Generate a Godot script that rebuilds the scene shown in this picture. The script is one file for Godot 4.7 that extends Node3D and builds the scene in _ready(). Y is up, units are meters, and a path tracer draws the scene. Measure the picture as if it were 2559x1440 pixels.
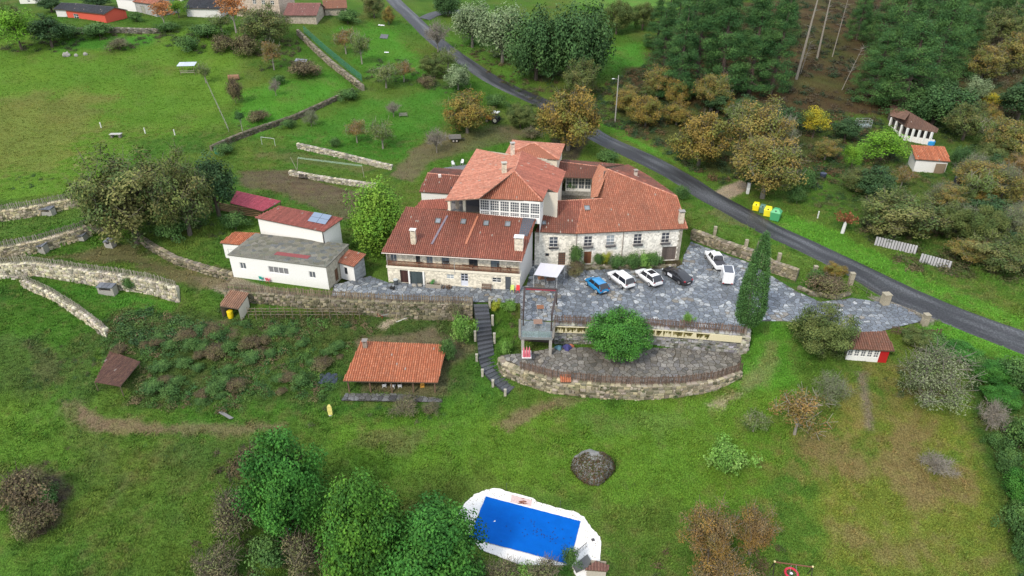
extends Node3D
# An inn of stone houses with tiled roofs on a green hillside, seen from a drone.
# Order: camera, sky, sun, exposure; ground; roads and paving; walls; buildings; things; plants.

const CAM_Y := 52.0
const PITCH := 30.5
const FOCAL := 1707.0      # of a picture 2559 wide, 1440 high

var rng := RandomNumberGenerator.new()
var taken := {}
var M := {}
var fwd: Vector3
var upv: Vector3
var nz := FastNoiseLite.new()
var nz2 := FastNoiseLite.new()

# ---------------------------------------------------------------- mesh collector
class MB:
	var v := PackedVector3Array()
	var n := PackedVector3Array()
	var c := PackedColorArray()
	var col := Color(0.5, 0.5, 0.5):
		set(x): col = Color(x.r, x.g, x.b, 1.0)
	func tri(a: Vector3, b: Vector3, d: Vector3) -> void:
		var m := (b - a).cross(d - a).normalized()
		v.append(a); v.append(d); v.append(b)
		n.append(m); n.append(m); n.append(m)
		c.append(col); c.append(col); c.append(col)
	func quad(a: Vector3, b: Vector3, d: Vector3, e: Vector3) -> void:
		var m := (d - a).cross(e - b).normalized()
		v.append(a); v.append(d); v.append(b); v.append(a); v.append(e); v.append(d)
		for i in 6:
			n.append(m); c.append(col)
	func fan(p: PackedVector3Array) -> void:
		for i in range(1, p.size() - 1):
			tri(p[0], p[i], p[i + 1])
	# box from a frame: centre, half axes
	func hexa(o: Vector3, x: Vector3, y: Vector3, z: Vector3) -> void:
		var p := [o - x - y - z, o + x - y - z, o + x + y - z, o - x + y - z, o - x - y + z, o + x - y + z, o + x + y + z, o - x + y + z]
		quad(p[4], p[5], p[6], p[7]); quad(p[1], p[0], p[3], p[2])
		quad(p[0], p[4], p[7], p[3]); quad(p[5], p[1], p[2], p[6])
		quad(p[7], p[6], p[2], p[3]); quad(p[0], p[1], p[5], p[4])
	func box(o: Vector3, s: Vector3, yaw := 0.0) -> void:
		var b := Basis(Vector3.UP, yaw)
		hexa(o, b.x * s.x / 2, b.y * s.y / 2, b.z * s.z / 2)
	# box standing on o
	func block(o: Vector3, s: Vector3, yaw := 0.0) -> void:
		box(o + Vector3(0, s.y / 2, 0), s, yaw)
	# bar from a to b, of width w and height h
	func bar(a: Vector3, b: Vector3, w: float, h: float) -> void:
		var d := b - a
		var l := d.length()
		if l < 0.0001: return
		d /= l
		var s := d.cross(Vector3.UP)
		if s.length() < 0.01: s = Vector3.RIGHT
		s = s.normalized()
		hexa((a + b) / 2, s * w / 2, s.cross(d) * h / 2, d * l / 2)
	func tube(a: Vector3, b: Vector3, r0: float, r1: float, k := 6, caps := true) -> void:
		var d := (b - a).normalized()
		var s := d.cross(Vector3.UP)
		if s.length() < 0.01: s = Vector3.RIGHT
		s = s.normalized()
		var t := d.cross(s)
		for i in k:
			var e0 := s * cos(TAU * i / k) + t * sin(TAU * i / k)
			var e1 := s * cos(TAU * (i + 1) / k) + t * sin(TAU * (i + 1) / k)
			quad(a + e0 * r0, a + e1 * r0, b + e1 * r1, b + e0 * r1)
			if caps and r1 > 0.001: tri(b, b + e0 * r1, b + e1 * r1)
			if caps: tri(a, a + e1 * r0, a + e0 * r0)
	# surface of turning: profile of (radius, height) about o
	func lathe(o: Vector3, prof: Array, k := 12) -> void:
		for j in prof.size() - 1:
			var p: Vector2 = prof[j]
			var q: Vector2 = prof[j + 1]
			for i in k:
				var a := TAU * i / k
				var b := TAU * (i + 1) / k
				var d0 := Vector3(cos(a), 0, -sin(a))
				var d1 := Vector3(cos(b), 0, -sin(b))
				quad(o + d0 * p.x + Vector3(0, p.y, 0), o + d1 * p.x + Vector3(0, p.y, 0), o + d1 * q.x + Vector3(0, q.y, 0), o + d0 * q.x + Vector3(0, q.y, 0))
	# smooth skin through rings of equally many points
	func loft(r: Array) -> void:
		var k: int = r[0].size()
		var nn := []
		for i in r.size():
			var row := []
			for j in k:
				var du: Vector3 = r[mini(i + 1, r.size() - 1)][j] - r[maxi(i - 1, 0)][j]
				var dv: Vector3 = r[i][(j + 1) % k] - r[i][(j + k - 1) % k]
				row.append(du.cross(dv).normalized())
			nn.append(row)
		for i in r.size() - 1:
			for j in k:
				var q := (j + 1) % k
				v.append_array([r[i][j], r[i + 1][q], r[i + 1][j], r[i][j], r[i][q], r[i + 1][q]])
				n.append_array([nn[i][j], nn[i + 1][q], nn[i + 1][j], nn[i][j], nn[i][q], nn[i + 1][q]])
				for z in 6: c.append(col)
	# upright prism over a ground outline (any turn), from y0 to y1
	func prism(pts: PackedVector2Array, y0: float, y1: float, inset := 0.0) -> void:
		var q := pts
		if Geometry2D.is_polygon_clockwise(q):
			q = q.duplicate(); q.reverse()
		var top := q
		var mid := Vector2.ZERO
		for p in q: mid += p
		mid /= q.size()
		if inset > 0.0:
			top = PackedVector2Array()
			for p in q: top.append(p + (mid - p).normalized() * inset)
		var k := q.size()
		for i in k:
			var a := q[i]
			var b := q[(i + 1) % k]
			var a1 := top[i]
			var b1 := top[(i + 1) % k]
			quad(Vector3(b.x, y0, b.y), Vector3(a.x, y0, a.y), Vector3(a1.x, y1, a1.y), Vector3(b1.x, y1, b1.y))
		var t := Geometry2D.triangulate_polygon(top)
		for i in range(0, t.size(), 3):
			var A := Vector3(top[t[i]].x, y1, top[t[i]].y)
			var B := Vector3(top[t[i + 1]].x, y1, top[t[i + 1]].y)
			var D := Vector3(top[t[i + 2]].x, y1, top[t[i + 2]].y)
			if (B - A).cross(D - A).y < 0: tri(A, D, B)
			else: tri(A, B, D)
	func mesh() -> ArrayMesh:
		var a := []
		a.resize(Mesh.ARRAY_MAX)
		a[Mesh.ARRAY_VERTEX] = v; a[Mesh.ARRAY_NORMAL] = n; a[Mesh.ARRAY_COLOR] = c
		var m := ArrayMesh.new()
		m.add_surface_from_arrays(Mesh.PRIMITIVE_TRIANGLES, a)
		return m

func mb(c: Color) -> MB:
	var m := MB.new()
	m.col = c
	return m

# ---------------------------------------------------------------- naming and tagging
func numbered(s: String) -> String:
	if not taken.has(s):
		taken[s] = 0
		return s
	taken[s] += 1
	return "%s_%03d" % [s, taken[s]]

func tag(o: Node, label := "", category := "", group := "", kind := "") -> void:
	if label: o.set_meta("label", label)
	if category: o.set_meta("category", category)
	if group: o.set_meta("group", group)
	if kind: o.set_meta("kind", kind)

func thing(called: String, label: String, category: String, where: Vector3, yaw := 0.0, group := "") -> Node3D:
	var o := Node3D.new()
	o.name = numbered(called)
	add_child(o)
	o.position = where
	o.rotation.y = yaw
	tag(o, label, category, group, "thing")
	return o

# commit a collector as one named mesh under parent; world: the shape is in world axes
func put(m: MB, called: String, mat: Material, parent: Node3D, world := true) -> MeshInstance3D:
	var o := MeshInstance3D.new()
	o.name = called if parent != self else numbered(called)
	if m.v.size() > 0:
		o.mesh = m.mesh()
		o.material_override = mat
	parent.add_child(o, true)
	if world and parent != self:
		o.transform = to_root(parent).affine_inverse()
	return o

func inst(me: Mesh, called: String, mat: Material, parent: Node3D, t: Transform3D) -> MeshInstance3D:
	var o := MeshInstance3D.new()
	o.name = called if parent != self else numbered(called)
	o.mesh = me
	o.material_override = mat
	parent.add_child(o, true)
	o.transform = to_root(parent).affine_inverse() * t
	return o

func to_root(n: Node3D) -> Transform3D:
	var t := Transform3D.IDENTITY
	var q: Node = n
	while q != self and q is Node3D:
		t = (q as Node3D).transform * t
		q = q.get_parent()
	return t

func struct(m: MB, called: String, mat: Material) -> MeshInstance3D:
	var o := put(m, called, mat, self)
	tag(o, "", "", "", "structure")
	return o

func copy(o: Node3D, label := "") -> Node3D:
	var r: Node3D = o.duplicate()
	r.name = numbered(String(o.name).rstrip("0123456789").trim_suffix("_"))
	add_child(r)
	if label: r.set_meta("label", label)
	return r

# ---------------------------------------------------------------- materials
func ramp(cols: Array, stops: Array) -> Gradient:
	var g := Gradient.new()
	g.offsets = PackedFloat32Array(stops)
	g.colors = PackedColorArray(cols)
	return g

func noise_tex(freq: float, lo: float, hi: float, type := FastNoiseLite.TYPE_SIMPLEX, oct := 4, size := 512, seed_ := 3) -> NoiseTexture2D:
	var f := FastNoiseLite.new()
	f.noise_type = type
	f.frequency = freq
	f.fractal_octaves = oct
	f.seed = seed_
	if type == FastNoiseLite.TYPE_CELLULAR:
		f.cellular_return_type = FastNoiseLite.RETURN_CELL_VALUE
		f.fractal_type = FastNoiseLite.FRACTAL_NONE
	var t := NoiseTexture2D.new()
	t.width = size; t.height = size
	t.seamless = true
	t.noise = f
	t.color_ramp = ramp([Color(lo, lo, lo), Color(hi, hi, hi)], [0.2, 0.8])
	return t

func material(rough: float, tex: Texture2D = null, scale := 1.0, metallic := 0.0, spec := 0.5) -> StandardMaterial3D:
	var m := StandardMaterial3D.new()
	m.vertex_color_use_as_albedo = true
	m.roughness = rough
	m.metallic = metallic
	m.metallic_specular = spec
	m.cull_mode = BaseMaterial3D.CULL_DISABLED
	if tex:
		m.albedo_texture = tex
		m.uv1_triplanar = true
		m.uv1_world_triplanar = true
		m.uv1_scale = Vector3.ONE * scale
	return m

func make_materials() -> void:
	M.plain = material(0.8)
	M.plaster = material(0.9, noise_tex(0.03, 0.93, 1.0, FastNoiseLite.TYPE_SIMPLEX, 5, 512, 11), 0.3)
	M.rubble = material(0.95, noise_tex(0.035, 0.84, 1.0, FastNoiseLite.TYPE_CELLULAR, 1, 512, 5), 0.2)
	M.stone = material(0.9, noise_tex(0.05, 0.6, 1.0, FastNoiseLite.TYPE_SIMPLEX, 5, 512, 21), 0.5)
	M.slate = material(0.42, noise_tex(0.03, 0.7, 1.0, FastNoiseLite.TYPE_SIMPLEX, 5, 512, 31), 0.3, 0.0, 0.5)
	M.tile = material(0.75, noise_tex(0.04, 0.72, 1.0, FastNoiseLite.TYPE_SIMPLEX, 5, 512, 41), 0.35)
	M.wood = material(0.8, noise_tex(0.05, 0.65, 1.0, FastNoiseLite.TYPE_SIMPLEX, 4, 256, 51), 0.8)
	M.metal = material(0.45, null, 1.0, 0.3)
	M.paint = material(0.28)
	M.paint.clearcoat_enabled = true
	M.paint.clearcoat = 0.7
	M.paint.clearcoat_roughness = 0.08
	M.glass = material(0.08, null, 1.0, 0.0, 0.6)
	M.rubber = material(0.85)
	M.cloth = material(0.95)
	M.plastic = material(0.5)
	M.bark = material(0.95, noise_tex(0.06, 0.6, 1.0, FastNoiseLite.TYPE_SIMPLEX, 4, 256, 61), 0.8)
	M.leaf = material(0.75, null, 1.0, 0.0, 0.3)
	M.leaf.backlight = Color(0.18, 0.2, 0.08)
	M.grass = material(0.9, null, 1.0, 0.0, 0.2)
	M.grass.backlight = Color(0.15, 0.2, 0.06)
	M.ground = material(0.97, noise_tex(0.03, 0.62, 1.0, FastNoiseLite.TYPE_SIMPLEX, 6, 1024, 71), 0.11, 0.0, 0.15)
	M.asphalt = material(0.55, noise_tex(0.02, 0.6, 1.0, FastNoiseLite.TYPE_SIMPLEX, 6, 1024, 81), 0.13)

# ---------------------------------------------------------------- pixels to places
func ray(x: float, y: float) -> Vector3:
	return (fwd * FOCAL + Vector3.RIGHT * (x - 1279.5) - upv * (y - 720.0)).normalized()
func at(x: float, y: float, h: float) -> Vector3:
	var d := ray(x, y)
	return Vector3(0, CAM_Y, 0) + d * ((h - CAM_Y) / d.y)
# where the ray meets the plane that rises at slope behind the line a-b
func onroof(x: float, y: float, a: Vector3, b: Vector3, slope: float, toward := Vector3(0, 0, -1)) -> Vector3:
	var e := b - a
	var eh := Vector3(e.x, 0, e.z)
	var l := eh.length()
	eh /= l
	var nn := Vector3(eh.z, 0, -eh.x)
	if nn.dot(toward) < 0: nn = -nn
	var g := nn * slope + eh * ((b.y - a.y) / l)
	var d := ray(x, y)
	var o := Vector3(0, CAM_Y, 0)
	var t := (a.y + g.dot(o - a) - o.y) / (d.y - g.dot(d))
	return o + d * t
func G(x: float, y: float) -> Vector3:
	var d := ray(x, y)
	var o := Vector3(0, CAM_Y, 0)
	var t := 30.0
	while t < 600.0:
		var p := o + d * t
		if p.y < H(p.x, p.z):
			var lo := t - 1.5
			var hi := t
			for i in 14:
				var m := (lo + hi) / 2
				p = o + d * m
				if p.y < H(p.x, p.z): hi = m
				else: lo = m
			p = o + d * hi
			p.y = H(p.x, p.z)
			return p
		t += 1.5
	return o + d * 400.0
func G2(a: Array) -> PackedVector2Array:
	var r := PackedVector2Array()
	for p in a:
		var q := G(p[0], p[1])
		r.append(Vector2(q.x, q.z))
	return r
func flat2(a: Array, h: float) -> PackedVector2Array:
	var r := PackedVector2Array()
	for p in a:
		var q := at(p[0], p[1], h)
		r.append(Vector2(q.x, q.z))
	return r
func depth(p: Vector3) -> float:
	return (p - Vector3(0, CAM_Y, 0)).dot(fwd)
func ppm(p: Vector3) -> float:
	return FOCAL / depth(p)

# ---------------------------------------------------------------- the lie of the land
const FX0 := -105.0
const FZ0 := -20.0
const FS := 0.5
const FNX := 451       # x to 120
const FNZ := 251       # z to -145
const CX0 := -280.0
const CZ0 := 20.0
const CS := 2.5
const CNX := 225       # x to 280
const CNZ := 193       # z to -460
var hf := PackedFloat32Array()
var hc := PackedFloat32Array()
var pads := []

func H(x: float, z: float) -> float:
	if x > FX0 and z < FZ0:
		var u := (x - FX0) / FS
		var w := (FZ0 - z) / FS
		if u < FNX - 1 and w < FNZ - 1 and hf.size() > 0:
			var i := int(u)
			var j := int(w)
			u -= i; w -= j
			var k := j * FNX + i
			return lerpf(lerpf(hf[k], hf[k + 1], u), lerpf(hf[k + FNX], hf[k + FNX + 1], u), w)
	return Hc(x, z)
func Hc(x: float, z: float) -> float:
	var u := clampf((x - CX0) / CS, 0.0, CNX - 1.001)
	var w := clampf((CZ0 - z) / CS, 0.0, CNZ - 1.001)
	var i := int(u)
	var j := int(w)
	u -= i; w -= j
	var k := j * CNX + i
	return lerpf(lerpf(hc[k], hc[k + 1], u), lerpf(hc[k + CNX], hc[k + CNX + 1], u), w)
func onland(p: Vector3, up := 0.0) -> Vector3:
	return Vector3(p.x, H(p.x, p.z) + up, p.z)

# heights above the car park: picture x, picture y, metres
const LAND := [
	[0,60,17],[200,60,18],[500,30,18],[780,75,17],[1000,10,19],[1300,0,19],[1600,10,19],[1900,10,18],[2200,10,16],[2540,20,14],
	[0,300,8],[300,250,8],[500,220,9],[550,320,6.5],[20,440,4],[250,420,4],[450,370,5],
	[900,130,12],[700,240,8.5],[1000,220,9],[1200,190,9.5],[1100,300,6.2],[900,330,5],[900,420,3],[1300,290,6],[1050,420,2.8],[700,400,3.5],[850,530,1.2],
	[1100,110,13],[1350,245,7.5],[1500,335,4.6],[1750,455,2.6],[1950,560,1.6],[2150,660,1.0],[2350,780,0.4],[2550,860,0.2],
	[1600,150,11],[1800,220,9],[2000,200,10],[1800,330,6],[2050,350,5],[2300,330,4.5],[2550,300,5],[2300,430,3],[2550,480,3],[2300,560,1.8],[2550,640,1.5],
	[0,500,3.4],[0,560,2.2],[150,580,1.6],[0,645,0.9],[300,630,0.4],[500,650,0.2],[560,600,1.5],[100,715,-1.4],[350,735,-2.0],[150,860,-5],[400,880,-5],
	[700,730,0],[700,830,-3.5],[900,840,-3.5],[500,900,-5.5],[700,960,-6],[1000,970,-6.2],[1150,930,-5],[1200,990,-6.2],[1240,820,-2.5],
	[1290,988,-5.5],[1400,978,-4.9],[1500,982,-4.6],[1600,986,-4.5],[1700,984,-4.5],[1800,968,-4.4],[1900,900,-2.9],[1960,840,-0.6],[2060,835,-0.6],[1900,1000,-5.2],[2100,910,-2.5],[2250,900,-2.5],[2400,900,-1.2],[2500,950,-2.2],[2540,1100,-5],[2540,1400,-8],
	[300,1060,-7.5],[0,1000,-7],[0,1200,-9.5],[300,1300,-10.5],[0,1420,-12],[600,1200,-9],[900,1150,-8],[740,1300,-9.6],[1000,1420,-11],[1480,1190,-8],[1320,1310,-8.8],[1300,1430,-9.5],
	[1800,1150,-7.5],[1700,1400,-9.5],[2100,1150,-7],[2300,1300,-8.5],[2100,1430,-9.5]]
const LAND_FAR := [[-80,-20,-15],[0,-15,-14],[80,-20,-12],[-220,-60,-8],[-220,-200,14],[220,-60,-4],[220,-200,10],[0,-340,27],[-210,-340,25],[210,-340,20]]
# retaining walls: picture line of the foot, height of the foot, drop, how far the step is felt
const STEPS := [
	[[[-160,575],[0,545],[100,530],[245,503]], 2.4, 1.5, 7.0, 1.5],
	[[[-160,680],[0,643],[100,620],[200,595],[250,578],[310,558]], 0.9, 1.7, 7.0, 1.2],
	[[[-160,705],[0,700],[100,703],[210,710],[300,718],[380,728],[450,744]], -2.2, 2.1, 6.0, 1.3],
	[[[75,748],[150,777],[220,812],[272,843]], -4.6, 1.0, 6.0, 2.6],
	[[[340,602],[390,628],[440,650],[510,668],[585,684]], 0.2, 0.9, 5.0, 0.9],
	[[[745,375],[840,388],[980,412]], 3.6, 0.7, 4.0, 0.7],
	[[[725,440],[830,452],[940,463]], 2.4, 0.7, 4.0, 0.7],
	[[[1727,597],[1800,624],[1880,652],[1930,680],[1990,700]], 0.0, 2.4, 6.0, 3.6]]
const PARK := [[560,722],[700,733],[822,742],[1000,752],[1183,757],[1236,757],[1300,760],[1300,802],[1386,806],[1600,812],[1858,832],[1872,806],[1960,806],[2060,818],[2180,838],[2236,822],[2300,806],[2240,762],[2130,730],[2005,735],[1990,700],[1930,680],[1880,652],[1800,624],[1727,597],[1712,580],[1640,560],[1420,545],[1330,555],[1180,565],[1060,580],[1030,600],[940,650],[930,690],[830,715],[826,660],[580,690]]
const TERRACE := [[1244,888],[1300,884],[1386,868],[1600,866],[1866,866],[1852,924],[1790,945],[1700,957],[1600,960],[1500,955],[1380,942],[1300,920],[1255,905]]
const POOL_PAD := [[1120,1300],[1180,1200],[1300,1200],[1500,1270],[1540,1400],[1520,1490],[1180,1430]]

func build_heights() -> void:
	var px := []
	for c in LAND:
		var p := at(c[0], c[1], c[2])
		px.append([p.x, p.z, float(c[2])])
	for c in LAND_FAR: px.append([float(c[0]), float(c[1]), float(c[2])])
	var k := px.size()
	var n := k + 3
	var A := []
	for i in n:
		var row := PackedFloat64Array()
		row.resize(n + 1)
		A.append(row)
	for i in k:
		for j in k:
			if i == j: A[i][j] = 60.0
			else:
				var dx: float = (px[i][0] - px[j][0]) / 10.0
				var dz: float = (px[i][1] - px[j][1]) / 10.0
				var r2 := dx * dx + dz * dz
				A[i][j] = r2 * log(r2 + 1e-9)
		A[i][i] = 6.0
		A[i][k] = 1.0; A[i][k + 1] = px[i][0] / 10.0; A[i][k + 2] = px[i][1] / 10.0
		A[k][i] = 1.0; A[k + 1][i] = px[i][0] / 10.0; A[k + 2][i] = px[i][1] / 10.0
		A[i][n] = px[i][2]
	for c in n:
		var best := c
		for r in range(c + 1, n):
			if absf(A[r][c]) > absf(A[best][c]): best = r
		var tmp = A[c]; A[c] = A[best]; A[best] = tmp
		for r in range(c + 1, n):
			var f: float = A[r][c] / A[c][c]
			if f == 0.0: continue
			var rr: PackedFloat64Array = A[r]
			var rc: PackedFloat64Array = A[c]
			for q in range(c, n + 1): rr[q] -= f * rc[q]
			A[r] = rr
	var w := PackedFloat64Array()
	w.resize(n)
	for r in range(n - 1, -1, -1):
		var s: float = A[r][n]
		for q in range(r + 1, n): s -= A[r][q] * w[q]
		w[r] = s / A[r][r]
	var ax := PackedFloat64Array()
	var az := PackedFloat64Array()
	for i in k:
		ax.append(px[i][0] / 10.0); az.append(px[i][1] / 10.0)
	hc.resize(CNX * CNZ)
	for j in CNZ:
		var z := maxf(CZ0 - j * CS, -345.0) / 10.0
		z = minf(z, -1.0)
		for i in CNX:
			var x := clampf(CX0 + i * CS, -225.0, 225.0) / 10.0
			var s := w[k] + w[k + 1] * x + w[k + 2] * z
			for q in k:
				var dx := x - ax[q]
				var dz := z - az[q]
				var r2 := dx * dx + dz * dz + 1e-9
				s += w[q] * r2 * log(r2)
			hc[j * CNX + i] = s + nz.get_noise_2d(x * 10.0, z * 10.0) * 0.25
	# fine grid
	pads = [[flat2(PARK, 0.0), 0.0, 0.0], [flat2(TERRACE, -3.0), -3.0, 0.0], [flat2(POOL_PAD, -8.7), -8.8, 1.5]]
	var boxes := []
	for p in pads: boxes.append(bounds(p[0]).grow(p[2] + 4.0))
	var steps := []
	for s in STEPS:
		var line := PackedVector2Array()
		for q in s[0]:
			var a := at(q[0], q[1], s[1])
			line.append(Vector2(a.x, a.z))
		steps.append([line, s[2], s[3], bounds(line).grow(s[3])])
	var f := PackedFloat32Array()
	f.resize(FNX * FNZ)
	for j in FNZ:
		var z := FZ0 - j * FS
		for i in FNX:
			var x := FX0 + i * FS
			var h := Hc(x, z) + nz2.get_noise_2d(x, z) * 0.10
			var P := Vector2(x, z)
			for s in steps:
				if not (s[3] as Rect2).has_point(P): continue
				h += step_at(P, s[0], s[1], s[2])
			for q in pads.size():
				if not (boxes[q] as Rect2).has_point(P): continue
				var pd = pads[q]
				if Geometry2D.is_point_in_polygon(P, pd[0]): h = pd[1]
				else:
					var m := 0.0
					var dd := edge_dist(P, pd[0])
					if q == 0:
						# the ground behind the houses runs up smoothly; the walled front edge is sheer
						m = 4.0 if h > 0.0 else 0.0
					else: m = pd[2]
					if m > 0.0 and dd < m: h = lerpf(pd[1], h, smoothstep(0.0, m, dd))
			f[j * FNX + i] = h
	hf = f

func bounds(p: PackedVector2Array) -> Rect2:
	var r := Rect2(p[0], Vector2.ZERO)
	for q in p: r = r.expand(q)
	return r
func edge_dist(P: Vector2, poly: PackedVector2Array) -> float:
	var d := 1e9
	for i in poly.size():
		d = minf(d, P.distance_squared_to(Geometry2D.get_closest_point_to_segment(P, poly[i], poly[(i + 1) % poly.size()])))
	return sqrt(d)
func step_at(P: Vector2, line: PackedVector2Array, drop: float, reach: float) -> float:
	var best := 1e9
	var side := 0.0
	var over := 0.0
	for i in line.size() - 1:
		var a := line[i]
		var b := line[i + 1]
		var q := Geometry2D.get_closest_point_to_segment(P, a, b)
		var d := P.distance_squared_to(q)
		if d < best:
			best = d
			side = -1.0 if (b - a).cross(P - a) > 0.0 else 1.0
			var t := (P - a).dot(b - a) / (b - a).length_squared()
			over = 0.0
			if i == 0 and t < 0.0: over = -t * (b - a).length()
			if i == line.size() - 2 and t > 1.0: over = (t - 1.0) * (b - a).length()
	var d := sqrt(best)
	if d > reach: return 0.0
	return side * drop * 0.5 * (1.0 - smoothstep(0.15, 1.0, d / reach)) * clampf(1.0 - over / 1.5, 0.0, 1.0)

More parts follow.
